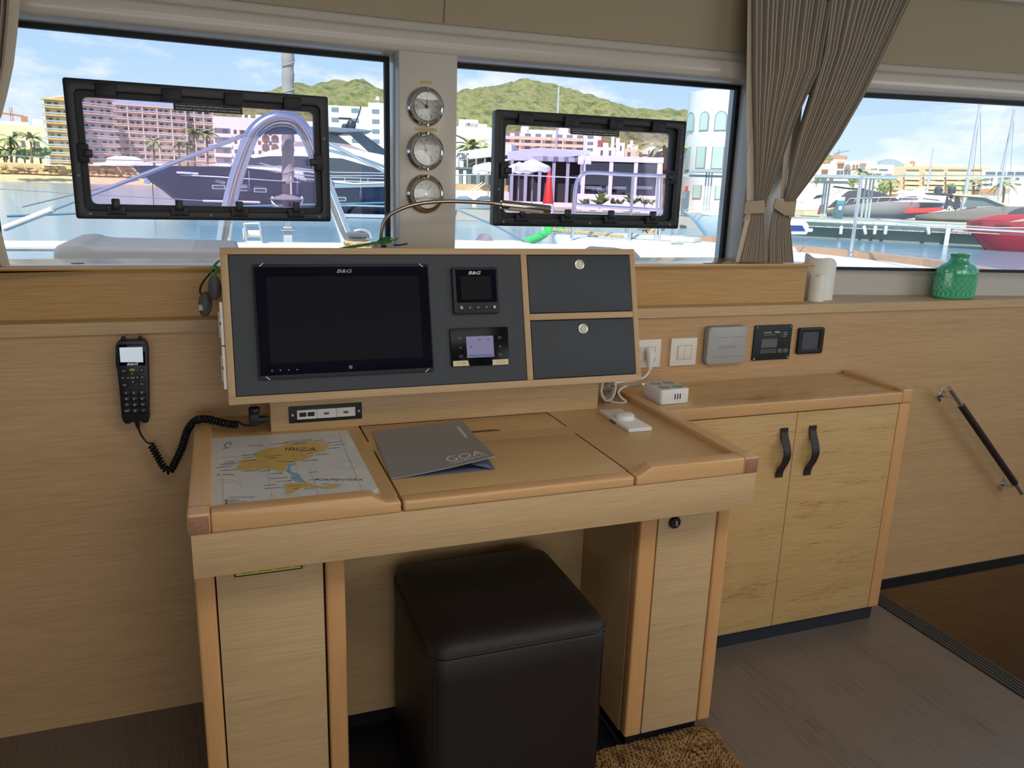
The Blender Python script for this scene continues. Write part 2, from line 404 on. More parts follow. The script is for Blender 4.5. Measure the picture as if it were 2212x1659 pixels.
struct(box('ceiling', -2.8, 3.5, -4.8, .5, 2.02, 2.1, mat('white_headlining', '#e4ddd0', .7)))
struct(fixn(obj('trim_ceiling', *sweepg([(.05, 1.872), (.150, 1.872), (.165, 1.885), (.165, 2.03), (.05, 2.03)], 0), GEL)))
struct(box('ceiling_sun_block', -3.4, 4.0, -8.5, -4.6, 2.05, 2.15, GELX))  # unseen roof carried aft to keep the sun out of the saloon
# saloon sides and aft bulkhead behind the viewer, with their window and door openings
def sidewall(name, x, y0, y1, op):
    L = [(x-.04, x+.04, y0, y1, -1.0 if x > 0 else 0, op[2]), (x-.04, x+.04, y0, y1, op[3], 2.02), (x-.04, x+.04, y0, op[0], op[2], op[3]), (x-.04, x+.04, op[1], y1, op[2], op[3])]
    return struct(boxes(name, L, GEL))
sidewall('wall_port', -2.66, -4.6, -.35, (-4.2, -.8, 1.0, 1.6))
sidewall('wall_starboard', 3.38, -4.6, -.1, (-4.2, -.2, 1.0, 1.6))
set_ = thing('light_block', 'added block to port behind the viewer, shading the wall', 'light_block', (-1.7, -2.8, 0)); UP = mat('block_fabric', '#8d8478', .9)  # unseen block added to keep aft light off the lower port wall
box('block_base', -2.6, -.85, -4.4, -1.15, 0, .45, UP, set_, .03); box('block_top', -2.6, -.85, -1.45, -1.15, .45, .95, UP, set_, .04)
struct(boxes('wall_aft', [(-2.7, -1.3, -4.66, -4.58, 0, 2.02), (2.0, 3.4, -4.66, -4.58, -1, 2.02), (-1.3, 2.0, -4.66, -4.58, 1.62, 2.02)], GEL))
struct(box('floor_cockpit', -3.4, 4.0, -8.5, -4.6, -.1, -.02, mat('teak_sole', '#a98b66', .6)))

# windows: black seal, pane
SEAL = mat('black_rubber_seal', '#17181a', .6)
def window(name, xl, xr, z0, z1, s=.012):
    w = struct(thing(name, None, None, gp((xl+xr)/2, 0, z0)))
    def bar(a, b, za, zb):
        prism('seal', [gp(a, -.004, za), gp(b, -.004, za), gp(b, .012, za), gp(a, .012, za)], (0, 0, zb-za), SEAL, w)
    bar(xl, xr, z1-s, z1); bar(xl, xr, z0, z0+s*.8); bar(xl, xl+s, z0, z1); bar(xr-s*1.1, xr, z0, z1)
    prism('pane', [gp(xl, -.003, z0), gp(xr, -.003, z0), gp(xr, 0, z0), gp(xl, 0, z0)], (0, 0, z1-z0), GLASS, w)
    return w
window('window_1', -.484, .440, 1.056, 1.606)
window('window_4', -2.5, -.86, 1.056, 1.606)
rh = struct(thing('trim_lamp_surround', None, None, (.7, -1.5, 2.0)))  # made-up hatch frame and blank pane around the added overhead lamp
for q_ in ((-.11, -.05, -2.0, -1.0), (1.45, 1.51, -2.0, -1.0), (-.05, 1.45, -2.0, -1.955), (-.05, 1.45, -1.045, -1.0)): box('frame', *q_, 1.985, 2.025, GEL, rh)
box('pane', -.05, 1.45, -1.955, -1.045, 2.008, 2.018, mat('frosted_pane', '#f4f4f0', .6), rh)
window('window_2', .604, 1.508, 1.056, 1.606)
window('window_3', 1.668, 3.33, 1.056, 1.606)

# ================================================================== OPENING HATCHES ON THE WINDOWS
def hatch(label, corners, inner, xs, sil):
    p, n = gat(xs); nv = Vector((-n.x, -n.y, 0)); u = Vector((nv.y, -nv.x, 0)); 
    rot = Matrix(((u.x, nv.x, 0), (u.y, nv.y, 0), (0, 0, 1)))
    F = Fr(Vector((p.x, p.y, 1.1)) - nv*.02, rot)
    q = [F.on(*c, -.02) for c in corners]; i = [F.on(*c, -.02) for c in inner]
    x0 = (q[0].x+q[3].x)/2; x1 = (q[1].x+q[2].x)/2; z1 = (q[0].z+q[1].z)/2; z0 = (q[2].z+q[3].z)/2
    a0 = (i[0].x+i[3].x)/2; a1 = (i[1].x+i[2].x)/2; c1 = (i[0].z+i[1].z)/2; c0 = (i[2].z+i[3].z)/2
    t = thing('opening_hatch', label, 'hatch', ((x0+x1)/2, 0, z0), F)
    m1 = .4*(a0-x0)
    ring('outer_frame', rrect(x0, x1, z0, z1, .006), rrect(a0-m1, a1+m1, c0-m1, c1+m1, .012), .018, .038, BLKS, t, None, .002)
    ring('inner_frame', rrect(a0-m1-.002, a1+m1+.002, c0-m1-.002, c1+m1+.002, .012), rrect(a0, a1, c0, c1, .012), .012, .020, BLK, t)
    prism('pane', [(a, .004, b) for a, b in rrect(a0-.003, a1+.003, c0-.003, c1+.003, .012)], (0, -.006, 0), TINT, t)
    w = a1-a0
    for k in range(4):
        xx = a0 + w*(.10+.265*k)
        h = box('hinge', xx-.022, xx+.022, -.030, -.018, c1+.0, c1+.030, BLK, t, .003)
        box('slot', xx-.010, xx+.010, -.0305, -.029, c1+.014, c1+.016, SEAL, h)
        l = box('latch', xx-.021, xx+.021, -.028, -.016, c0-.024, c0-.004, BLK, t, .003)
        box('latch_tab', xx-.009, xx+.009, -.034, -.020, c0-.012, c0+.014, BLKS, l, .003)
        for e in (-1, 1):
            for r_ in range(3): box('grip', xx+e*.016-.004, xx+e*.016+.004, -.0295, -.0278, c0-.020+.006*r_, c0-.0175+.006*r_, BLKS, l)
    zc = (c0+c1)/2-.005
    for e, xx in ((-1, a0-.006), (1, a1+.006)):
        l = box('latch', xx-.012, xx+.012, -.028, -.014, zc-.021, zc+.021, BLK, t, .003)
        box('latch_tab', xx-.012-e*.012, xx+.008-e*.012, -.034, -.020, zc-.009, zc+.009, BLKS, l, .003)
    for xx, zz in ((x0+.014, zc-.05), (x1-.012, zc+.06), (x0+.03, z0+.012), (x1-.03, z0+.012), ((x0+x1)/2, z0+.012)):
        lathe('screw', [(.0001, .0), (.0036, .0), (.0036, .0012), (.0016, .0012), (.0016, .0006), (.0001, .0006)], (xx, -.020, zz), mat('dull_screw', '#77756e', .5), t, '-Y', 10)
    # warning sticker on the upper edge of the pane
    s0, s1 = a0+w*sil[0], a0+w*sil[1]
    s = box('warning_sticker', s0, s1, -.0040, -.0030, c1-.017, c1-.001, BLK, t)
    text('sticker_print', 'PANNEAU ETANCHE, DOIT ETRE FERME EN NAVIGATION', ((s0+s1)/2, c1-.0055), .0036, WHP, s, (s1-s0)*.94, y=-.0041, d=.0003)
    text('sticker_print', 'WATERTIGHT CLOSURE, KEEP SHUT WHEN UNDERSAIL', ((s0+s1)/2, c1-.0120), .0036, WHP, s, (s1-s0)*.94, y=-.0041, d=.0003)
    return t
hatch('black framed opening hatch on the port window, in front of the hotels and navy yacht', [(133, 165), (710, 210), (714, 480), (165, 471)], [(176, 205), (680, 243), (685, 450), (195, 441)], .05, (.37, .67))
hatch('black framed opening hatch on the middle window, in front of the restaurant', [(1073, 236), (1486, 262), (1463, 495), (1064, 487)], [(1096, 268), (1457, 288), (1442, 467), (1090, 460)], 1.05, (.375, .67))

# ================================================================== SHELF LOCKER BOX
lb = thing('shelf_locker', 'long low wooden locker box on the shelf below the windows', 'locker', (0, .1, .9705))
box('front_panel', -2.6, 1.688, .034, .046, .9705, 1.078, VENB, lb)
box('end_panel', 1.676, 1.688, .046, .165, .9705, 1.078, VENB, lb)
prism('lid', [(-2.6, .018, 1.079), (1.700, .018, 1.079), (1.700, .088, 1.079)]+[tuple(gp(x, d_, 1.079)) for x, d_ in ((1.62, .104), (1.515, .104), (1.505, .014), (1.05, .014), (.62, .014), (.602, .104), (.444, .104), (.436, .014), (0, .014), (-.39, .014), (-.478, .014), (-.482, .104), (-.85, .104), (-1.5, .02), (-2.5, .02))], (0, 0, .0105), wood('oak_lid_lacquered', '#cf9f5c', '#bf8e4c', '#a67638', 'X', .8, .16, .8, spec=.6), lb, .0015)
for px, py in ((168, 569), (1528, 569)):
    p = Az(px, py, 1.0895); lathe('finger_hole', [(.0001, 0), (.0135, 0), (.0135, .0006), (.0001, .0006)], (p.x, p.y, 1.0893), BLK, lb, 'Z', 20)

# ================================================================== CHART DESK
DX0, DX1, DY, ZS, ZF, ZA = -.0775, 1.048, -.634, .7345, .7505, .7135
dk = thing('chart_desk', 'oak chart table top with raised beech fiddles and hinged lid', 'desk', ((DX0+DX1)/2, DY/2, .634))
lidL = [Az(806.6, 972, ZS), Az(1240.8, 934.2, ZS)]
lfx = Ay(870, 1105, DY).x; rfx = Ay(1373, 1040, DY).x
E1 = DY+.036
def slab(name, pts, z0, z1, m, bev=.0012): return prism(name, [(p[0], p[1], z0) for p in pts], (0, 0, z1-z0), m, dk, bev)
g = .0021
ll = lambda y, A, B: A.x+(B-A.x)*(y-A.y)/(DY-A.y)
lx = lambda y: ll(y, lidL[0], lfx); rx = lambda y: ll(y, lidL[1], rfx)
yb = (lidL[0].y+lidL[1].y)/2
h4 = [Az(780.5, 926.2, ZS), Az(1187.3, 894.3, ZS), Az(1222, 919.8, ZS), Az(795.9, 954.7, ZS)]
hy0 = (h4[2].y+h4[3].y)/2; hx0 = h4[3].x; hx1 = h4[2].x
slab('desk_panel', [(DX0+.036, E1), (lx(E1)-g, E1), (lx(yb)-g, yb+g), (DX0+.036, yb+g)], ZA, ZS, VENT, 0)
slab('desk_panel', [(rx(E1)+g, E1), (DX1-.036, E1), (DX1-.036, yb+g), (rx(yb)+g, yb+g)], ZA, ZS, VENT, 0)
slab('desk_panel', [(DX0+.036, yb+g), (DX1-.036, yb+g), (DX1-.036, hy0-g), (DX0+.036, hy0-g)], ZA, ZS, VENT, 0)
slab('desk_panel', [(DX0+.036, hy0-g), (hx0-g, hy0-g), (hx0-g, -.01), (DX0+.036, -.01)], ZA, ZS, VENT, 0)
slab('desk_panel', [(hx1+g, hy0-g), (DX1-.036, hy0-g), (DX1-.036, -.01), (hx1+g, -.01)], ZA, ZS, VENT, 0)
box('gap_shade_sheet', DX0+.04, DX1-.04, E1+.01, -.02, ZA-.012, ZA-.001, mat('dark_gap', '#20150c', .9), dk)  # dark sheet added below the panels so their gaps look shaded
sl = slab('hatch_lid', [(hx0+g, hy0), (hx1-g, hy0), (hx1-g, -.166), (hx0+g, -.166)], ZA, ZS, VENT)
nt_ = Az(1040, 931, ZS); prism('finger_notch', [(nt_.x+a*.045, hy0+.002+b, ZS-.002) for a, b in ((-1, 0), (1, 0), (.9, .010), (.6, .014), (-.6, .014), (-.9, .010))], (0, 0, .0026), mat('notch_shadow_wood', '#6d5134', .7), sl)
lid = slab('lid', [(lx(E1)+g, E1), (rx(E1)-g, E1), (rx(yb)-g, yb-g), (lx(yb)+g, yb-g)], ZA, ZS, VENT)
bx = boxg(lfx+g, rfx-g, DY, E1, ZA, ZS, .005, 3); obj('lid_edging', *bx, BEE, lid, 40)
# raised fiddles: front left and right, both sides, end-grain corner blocks
def fprof(a, b, rise_at, hi_left):
    s = 1 if hi_left else -1
    q = [(a, ZA), (b, ZA)]
    if hi_left: q += [(b, ZS), (rise_at+.02, ZS), (rise_at-.004, ZF), (a, ZF)]
    else: q += [(b, ZF), (rise_at+.004, ZF), (rise_at-.020, ZS), (a, ZS)]
    return [(x, E1, z) for x, z in q]
la = Ay(808, 1078, DY).x; ra = Ay(1405, 1006, DY).x
prism('front_fiddle', fprof(DX0+.0365, lfx-g, la, True), (0, DY-E1, 0), BEE, dk, .004, None, 3)
prism('front_fiddle', fprof(rfx+g, DX1-.0365, ra, False), (0, DY-E1, 0), BEE, dk, .004, None, 3)
for x0, x1 in ((DX0, DX0+.036), (DX1-.036, DX1)):
    sf = box('side_fiddle', x0, x1, DY+.0008, -.005 if x0 < 0 else -.02, ZA, ZF, BEEY, dk, .004, None, 3)
    box('end_grain', x0+.0022, x1-.0022, DY-.0004, DY+.004, ZA+.0022, ZF-.0045, ENDG, sf, .001)
    box('joint_line', x0+.001, x1-.001, DY+.0355, DY+.0365, ZF-.001, ZF+.0002, mat('dark_joint', '#6b4526', .7), sf)
box('apron', DX0+.004, DX1-.002, DY+.002, DY+.022, .634, ZA, VENP, dk, .0012)
box('apron_side', DX0+.004, DX0+.022, DY+.022, -.02, .634, ZA, VENP, dk)
box('apron_side', DX1-.020, DX1-.002, DY+.022, -.26, .634, ZA, VENP, dk)
# pedestals
LY = -.56; LZ = .054
def pedestal(label, x0, x1, pw, lock):
    t = thing('desk_pedestal', label, 'cabinet', ((x0+x1)/2, -.42, 0))
    box('post', x0, x0+pw[0], LY, LY+.03, LZ, .70, BEEZ, t, .005, None, 3)
    box('post', x1-pw[1], x1, LY, LY+.03, LZ, .70, BEEZ, t, .005, None, 3)
    d = box('door', x0+pw[0]+.0025, x1-pw[1]-.0045, LY+.001, LY+.02, LZ+.002, .70, VENP, t, .001)
    box('body', x0+pw[0]*.5, x1-pw[1]*.5, LY+.024, -.285, LZ, .705, mat('pedestal_inner', '#3a2a1a', .8), t)
    box('side_panel', x0, x0+.016, LY+.030, -.285, LZ, .70, VEN, t); box('side_panel', x1-.016, x1, LY+.030, -.285, LZ, .70, VEN, t)
    box('kick', x0+.02, x1-.022, LY+.028, -.30, 0, LZ+.002, KICK, t)
    return t, d
pl, dl = pedestal('left desk pedestal with a yellow sticker at the top of its door', -.0775, .186, (.034, .036), 0)
pr, dr = pedestal('right desk pedestal with a round black lock on its door', .817, 1.048, (.042, .034), 1)
a = Ay(506, 1246, LY+.001); b = Ay(654, 1232, LY+.001)
st = box('warning_sticker', a.x, b.x, LY-.0002, LY+.0012, a.z-.001, .66, mat('sticker_black', '#1c1c18', .5), dl)
box('sticker_yellow', a.x+.003, b.x-.003, LY-.0005, LY, a.z+.0015, .655, mat('sticker_yellow', '#cfc948', .5), st)
for k in range(4): box('sticker_line', a.x+.012+.03*k, a.x+.036+.03*k, LY-.0007, LY-.0004, a.z+.0052, a.z+.0064, BLK, st)
c = Ay(1457, 1128, LY)
lk = lathe('lock', [(.0001, 0), (.0145, 0), (.0145, .004), (.012, .007), (.0085, .007), (.008, .0055), (.0001, .0055)], (c.x, LY+.001, c.z), mat('dark_chrome', '#5c5c60', .25, 1), dr, '-Y', 24)
box('turn_knob', c.x-.0028, c.x+.0028, LY-.0105, LY-.004, c.z-.006, c.z+.006, CHR, lk, .001)
kb = thing('knee_back_panel', 'veneer back panel of the knee space behind the stool', 'panel', (.5, -.28, LZ))
box('panel', .17, .83, -.286, -.272, LZ, .64, VENP, kb); box('kick', .186, .817, -.262, -.25, 0, LZ+.004, KICK, kb)
struct(box('trim_knee_shade', .18, .83, -.60, -.25, .0005, .003, KICK))  # knee-space shade laid on the floor as a black sheet

# ================================================================== CONSOLE
YB = -.25; bl = Ay(494, 875, YB); br = Ay(1386, 822.4, YB); tr = Ax(1370, 538.5, br.x)
tilt = math.atan2(tr.y-br.y, tr.z-br.z)
CF = Fr((bl.x, YB, (bl.z+br.z)/2), Matrix.Rotation(-tilt, 3, 'X'))
CW = br.x-bl.x; CH = (tr-br).length
con = thing('instrument_console', 'oak framed navigation console with slate grey panels tilted above the desk', 'console', (CW/2, 0, 0), CF)
P2 = lambda x, y, d=0: (lambda v: (v.x, v.z))(CF.on(x, y, d))
fw = .0165
d1 = [P2(492, 547), P2(1124, 550.5), P2(1140.6, 821.6), P2(509, 858.7)]
vx0 = (d1[1][0]+d1[2][0])/2; u0 = [P2(1137.6, 550), P2(1359.4, 550), P2(1367.7, 671.3), P2(1144.5, 678.8)]; w0 = [P2(1146.2, 692.7), P2(1368.5, 684.4), P2(1375, 807.2), P2(1154.2, 821)]
vx1 = (u0[0][0]+u0[3][0])/2; vxr = (u0[1][0]+u0[2][0]+w0[1][0])/3; vz1 = (u0[0][1]+u0[1][1])/2; uz0 = (u0[2][1]+u0[3][1])/2; wz1 = (w0[0][1]+w0[1][1])/2; wz0 = (w0[2][1]+w0[3][1])/2
vxl = (d1[0][0]+d1[3][0])/2
# body: wedge with a level underside
bt = math.tan(tilt)
prism('body', [(.004, .012, .004), (.004, .012, CH-.004), (.004, .075, CH-.008), (.004, .13, .030)], (CW-.008, 0, 0), CONW, con)
box('frame_rail', 0, CW, 0, .05, vz1, CH, CONW, con, .0012); box('frame_rail', 0, CW, 0, .05, 0, wz0, CONW, con, .0012)
box('frame_stile', 0, vxl, .0003, .05, wz0, vz1, CONW, con, .0012); box('frame_stile', vxr, CW, .0003, .05, wz0, vz1, CONW, con, .0012)
box('frame_stile', vx0, vx1, .0003, .04, wz0, vz1, CONW, con, .0012); box('frame_rail', vx1, vxr, .0006, .04, wz1, uz0, CONW, con, .0012)
box('main_panel', vxl+.0015, vx0-.0015, .003, .012, wz0+.0015, vz1-.0015, DARKP, con)
box('recess', vxl, vxr, .0112, .013, wz0, vz1, BLK, con)
for nm, z0, z1, lc in (('upper_door', uz0, vz1, (1252, 571)), ('lower_door', wz0, wz1, (1260, 710))):
    d = box(nm, vx1+.002, vxr-.002, .002, .011, z0+.002, z1-.0025, DARKP, con, .0008)
    c = P2(*lc); k = lathe('push_latch', [(.0001, 0), (.0128, 0), (.0128, .002), (.0118, .0026), (.0078, .0026), (.0074, .0018), (.0066, .0018), (.0062, .003), (.0001, .003)], (c[0], .002, c[1]), mat('brushed_nickel', '#c8c0b4', .35, .9), d, '-Y', 28)
sup = thing('console_plinth', 'pale veneer plinth carrying the console at the back of the desk', 'plinth', (.49, -.1, ZS))
sx0 = Az(586, 934.4, ZS).x; sx1 = Az(1290, 882.6, ZS).x; SY = (Az(586, 934.4, ZS).y+Az(1290, 882.6, ZS).y)/2
box('front_panel', sx0, sx1, SY, SY+.016, ZS, .822, VENP, sup, .0008)
box('end_panel', sx0+.001, sx0+.016, SY+.016, -.012, ZS, .822, VENP, sup); box('end_panel', sx1-.016, sx1-.001, SY+.016, -.012, ZS, .822, VENP, sup)
box('back_panel', sx0+.016, sx1-.016, -.03, -.012, ZS, .822, VENP, sup); box('top_panel', sx0+.016, sx1-.016, SY+.016, -.03, .806, .822, VENP, sup)
# white switch plates on the port side of the console
for ya, yb_, k in ((655, 748, 'upper'), (750, 842, 'lower')):
    A = CF.on(480, ya, .03); B = CF.on(484, yb_, .03)
    t = thing('side_switch_plate', 'white switch plate on the port end of the console, %s of the two' % k, 'switch', (-.001, .03, B.z), CF, 'switch plates on the console end')
    box('plate', -.0075, -.0003, .004, .075, B.z, A.z, CRP, t, .002); box('rocker', -.0105, -.0075, .018, .060, B.z+.018, A.z-.018, CRP, t, .0015)
    box('clip', -.0085, -.006, .0035, .006, (A.z+B.z)/2-.003, (A.z+B.z)/2+.003, BLK, t)

# chart plotter
def frect(*px, d=0):
    p = [P2(x, y, d) for x, y in px]; return ((p[0][0]+p[3][0])/2, (p[1][0]+p[2][0])/2, (p[2][1]+p[3][1])/2, (p[0][1]+p[1][1])/2)
x0, x1, z0, z1 = frect((546, 569), (925, 571.5), (939, 801.3), (559, 821), d=-.005)
cp = thing('chart_plotter', 'large black glass chart plotter screen set in the console', 'screen', ((x0+x1)/2, 0, z0), CF)
plate('bezel', x0, x1, z0, z1, .0029, .008, BLK, cp, .003, .001)
plate('glass', x0+.003, x1-.003, z0+.008, z1-.006, -.0051, .0008, BLKG, cp, .002)
s0, s1, q0, q1 = frect((574, 596.7), (903.5, 596.7), (914, 771.3), (585, 785.3), d=-.006)
plate('display_area', s0, s1, q0, q1, -.0059, .0003, SCRG, cp, .001)
c = P2(744, 585.5, -.006); GREYT = mat('grey_print', '#9a9ca0', .5)
text('logo', 'B&G', c, .0078, GREYT, cp, .034, y=-.006, bold=.02, shear=.3)
for px in ((564, 572, 1), (909, 573, -1), (579, 817, -1), (923, 800, 1)):
    c = P2(px[0], px[1], -.006); e = px[2]
    prism('corner_clip', [(c[0]-e*.004-.0012, -.0050, c[1]-.0035), (c[0]-e*.004+.0012, -.0050, c[1]-.0035), (c[0]+e*.004+.0012, -.0050, c[1]+.0035), (c[0]+e*.004-.0012, -.0050, c[1]+.0035)], (0, -.0018, 0), WHP, cp)
for i, px in enumerate(((588, 800.7), (606, 800), (624, 799.2), (642, 798.5))):
    c = P2(*px, -.006)
    if i == 0: ring('touch_icon', [(c[0]+.0022*math.cos(a*.6), c[1]+.0022*math.sin(a*.6)) for a in range(10)], [(c[0]+.0016*math.cos(a*.6), c[1]+.0016*math.sin(a*.6)) for a in range(10)], -.0059, .0003, GREYT, cp)
    else: prism('touch_icon', [(c[0]-.0024, -.0059, c[1]+(.001 if i == 1 else -.001)), (c[0]+.0024, -.0059, c[1]+(.001 if i == 1 else -.001)), (c[0], -.0059, c[1]+(-.0016 if i == 1 else .0016))], (0, -.0003, 0), GREYT, cp)
c = P2(757.5, 793, -.006)
for i in range(3):
    for j in range(3): box('menu_icon', c[0]-.0033+.0024*i, c[0]-.0014+.0024*i, -.0062, -.0059, c[1]-.0033+.0024*j, c[1]-.0014+.0024*j, GREYT, cp)
# small display
x0, x1, z0, z1 = frect((975.5, 577.3), (1074.6, 577.3), (1080.6, 675.8), (981.9, 678), d=-.008)
md = thing('multifunction_display', 'small square black instrument display with a row of buttons', 'display', ((x0+x1)/2, 0, z0), CF)
plate('housing', x0, x1, z0, z1, .0029, .011, BLK, md, .004, .0015)
w = x1-x0
plate('glass', x0+.07*w, x1-.05*w, z0+.23*w, z1-.05*w, -.0081, .0008, BLKG, md, .001)
plate('display_area', x0+.17*w, x1-.17*w, z0+.29*w, z1-.19*w, -.0089, .0003, mat('dark_lcd', '#0a1015', .08), md, .001)
text('logo', 'B&G', ((x0+x1)/2-.002, z1-.118*w), .0078, mat('silver_print', '#c6c8cc', .4), md, .031, y=-.0089, bold=.03, shear=.3)
for i in range(5):
    xx = x0+w*(.16+.18*i)
    b_ = lathe('button', [(.0001, 0), (.0065, 0), (.006, .0012), (.0001, .0014)], (xx, -.0081, z0+.125*w), BLKS, md, '-Y', 16)
    if i in (0, 4):
        for j in range(3): box('icon', xx-.0028, xx+.0028, -.0099, -.0094, z0+.125*w-.0028+.0022*j, z0+.125*w-.0014+.0022*j, WHP, b_)
    elif i == 2: box('icon', xx-.0018, xx+.0018, -.0099, -.0094, z0+.125*w-.0007, z0+.125*w+.0007, WHP, b_)
    else: prism('icon', [(xx-.0018, -.0094, z0+.125*w+(-.001 if i == 1 else .001)), (xx+.0018, -.0094, z0+.125*w+(-.001 if i == 1 else .001)), (xx, -.0094, z0+.125*w+(.0016 if i == 1 else -.0016))], (0, -.0004, 0), WHP, b_)
# touch control panel with lit lilac lcd
x0, x1, z0, z1 = frect((971.8, 709.7), (1096.4, 706), (1101.7, 786), (975.8, 792.6), d=-.003)
tp = thing('control_panel', 'black touch control panel with a lit lilac screen and two tape labels', 'control panel', ((x0+x1)/2, 0, z0), CF)
plate('glass', x0, x1, z0, z1, .0029, .006, mat('black_gloss_panel', '#0b0a0a', .2, spec=.15), tp, .002, .0006)
s0, s1, q0, q1 = frect((1006.7, 727), (1065, 725.2), (1067.8, 770.3), (1009.3, 773.3), d=-.003)
sc_ = plate('lcd', s0, s1, q0, q1, -.0031, .0003, mat('lilac_lcd', '#7d7a9c', .25, emis=.35), tp, .0005)
LCI = mat('lcd_icon', '#5a5878', .5); sw = s1-s0; shh = q1-q0
lathe('lcd_icon', [(.0001, 0), (.0022, 0), (.0001, .0002)], (s0+.17*sw, -.0034, q0+.82*shh), mat('lcd_icon_yellow', '#a89a6a', .5), sc_, '-Y', 10)
for i in (1, 2): box('lcd_icon', s0+(.17+.32*i)*sw-.002, s0+(.17+.32*i)*sw+.002, -.0037, -.0034, q0+.80*shh, q0+.86*shh, LCI, sc_)
lathe('lcd_icon', [(.0001, 0), (.0022, 0), (.0001, .0002)], (s0+.17*sw, -.0034, q0+.52*shh), LCI, sc_, '-Y', 10)
box('lcd_status_bar', s0+.04*sw, s1-.04*sw, -.0037, -.0034, q0+.05*shh, q0+.13*shh, mat('lcd_bar', '#6d74b0', .5), sc_)
for px, k in (((994, 731), 'dots'), ((995, 751), '<'), ((996, 770), 'box'), ((1079, 729), 'box'), ((1080, 748), '>'), ((1081, 766), 'box')):
    c = P2(*px, -.003)
    if k == 'dots':
        for i in range(5): box('touch_icon', c[0]-.004+.003*(i % 3), c[0]-.0025+.003*(i % 3), -.0034, -.0031, c[1]+.001-.003*(i//3), c[1]+.0025-.003*(i//3), GREYT, tp)
    elif k == 'box': ring('touch_icon', rrect(c[0]-.0036, c[0]+.0036, c[1]-.0026, c[1]+.0026, .0006, 1), rrect(c[0]-.003, c[0]+.003, c[1]-.002, c[1]+.002, .0004, 1), -.0031, .0003, GREYT, tp)
    else: text('touch_icon', k, c, .005, GREYT, tp, y=-.0031)
TAPE = mat('masking_tape', '#e2d2ac', .8); INK = mat('faded_ink', '#b79a6c', .8)
for (a, b), s in ((((978.5, 780), (1014, 790)), 'T1 80'), (((1063.6, 777), (1098.4, 787)), 'T2 50')):
    a = P2(*a, -.003); b = P2(*b, -.003)
    tpq = quadplate('tape_label', [(a[0], b[1]), (b[0], b[1]), (b[0]-(.003 if s == 'T1 80' else 0), a[1]), (a[0], a[1])], -.0031, .0005, TAPE, tp)
    text('handwriting', s, ((a[0]+b[0])/2, (a[1]+b[1])/2), .0055, INK, tpq, .022, y=-.0036)

# ================================================================== THINGS ON THE PLINTH: socket strip
PW = lambda x, y: (lambda v: (v.x, v.z))(Ay(x, y, SY))
q = [PW(623, 879), PW(781, 868.5), PW(781.6, 903), PW(624.7, 914)]
x0 = (q[0][0]+q[3][0])/2; x1 = (q[1][0]+q[2][0])/2; z1 = (q[0][1]+q[1][1])/2; z0 = (q[2][1]+q[3][1])/2; w = x1-x0; h = z1-z0
ss = thing('socket_strip', 'black plate with white network and usb sockets on the plinth', 'socket', ((x0+x1)/2, SY, z0))
plate('plate', x0, x1, z0, z1, SY+.001, .005, BLK, ss, .002, .0008)
mw = w*.80/3; mx0 = x0+.105*w
for i in range(3):
    mm = box('module', mx0+mw*i+.0003, mx0+mw*(i+1)-.0003, SY-.0065, SY-.003, z0+.22*h, z1-.22*h, WHP, ss, .0006)
    if i == 0:
        for j in (0, 1): box('network_port', mx0+mw*(.12+.42*j), mx0+mw*(.47+.42*j), SY-.0069, SY-.006, z0+.38*h, z1-.36*h, BLK, mm)
    else:
        u_ = box('usb_port', mx0+mw*(i+.36), mx0+mw*(i+.64), SY-.0069, SY-.006, z0+.42*h, z1-.42*h, mat('usb_metal', '#8f8f90', .3, 1), mm)
        box('usb_tongue', mx0+mw*(i+.40), mx0+mw*(i+.60), SY-.0072, SY-.0065, z0+.45*h, z0+.51*h, BLK, u_)
for xx in (x0+.05*w, x1-.045*w): lathe('screw', [(.0001, 0), (.0034, 0), (.003, .001), (.0001, .001)], (xx, SY-.004, (z0+z1)/2), STL, ss, '-Y', 12)

# ================================================================== RADIO HANDSET AND COILED CORD
HY = -.055
hp = [(75, 220), (100, 165), (150, 130), (450+90, 118), (575, 130), (610, 180), (635, 260), (640, 600), (645, 800), (652, 1380), (660, 1420), (640, 1510), (600, 1535), (540, 1530), (520, 1508), (330, 1528), (310, 1550), (250, 1550), (205, 1510), (180, 1430), (130, 860), (100, 620), (75, 540)]
HP = lambda x, y, d=HY: (lambda v: (v.x, v.z))(Ay(240+x/7.9, 720+y/7.9, d))
hb = Ay(295, 915, -.03)
hs = thing('radio_handset', 'black radio telephone handset with keypad hung on the port wall', 'handset', (hb.x, -.04, hb.z))
prism('body', [(p[0], -.028, p[1]) for p in (HP(*q) for q in hp)], (0, HY+.028, 0), BLKS, hs, .004, None, 3)
for q in ([(160, 140), (160, 75), (225, 70), (240, 140)], [(450, 140), (452, 72), (520, 70), (530, 140)]):
    prism('lug', [(p[0], -.034, p[1]) for p in (HP(*k) for k in q)], (0, -.014, 0), BLK, hs, .002)
a = HP(245, 150); b = HP(450, 128); box('red_strip', a[0], b[0], -.050, -.036, a[1], b[1], mat('red_plastic', '#7c2a20', .5), hs)
box('wall_bracket', hb.x-.02, hb.x+.022, -.030, -.012, hb.z+.06, hb.z+.17, BLK, hs, .003)
sf_ = [HP(125, 190), HP(575, 185), HP(590, 545), HP(140, 555)]
prism('screen_bezel', [(p[0], HY-.0005, p[1]) for p in sf_], (0, -.001, 0), BLKG, hs, .0003)
sq = [HP(142, 240), HP(535, 232), HP(550, 490), HP(160, 490)]
prism('screen', [(p[0], HY-.0014, p[1]) for p in sq], (0, -.0005, 0), mat('handset_lcd_glare', '#cfdde6', .12, emis=.45), hs)  # reflected window light put into the screen as pale colour and glow
c = HP(368, 522); text('logo', 'B&G', c, .0055, WHP, hs, .024, y=HY-.0015, bold=.04, shear=.3)
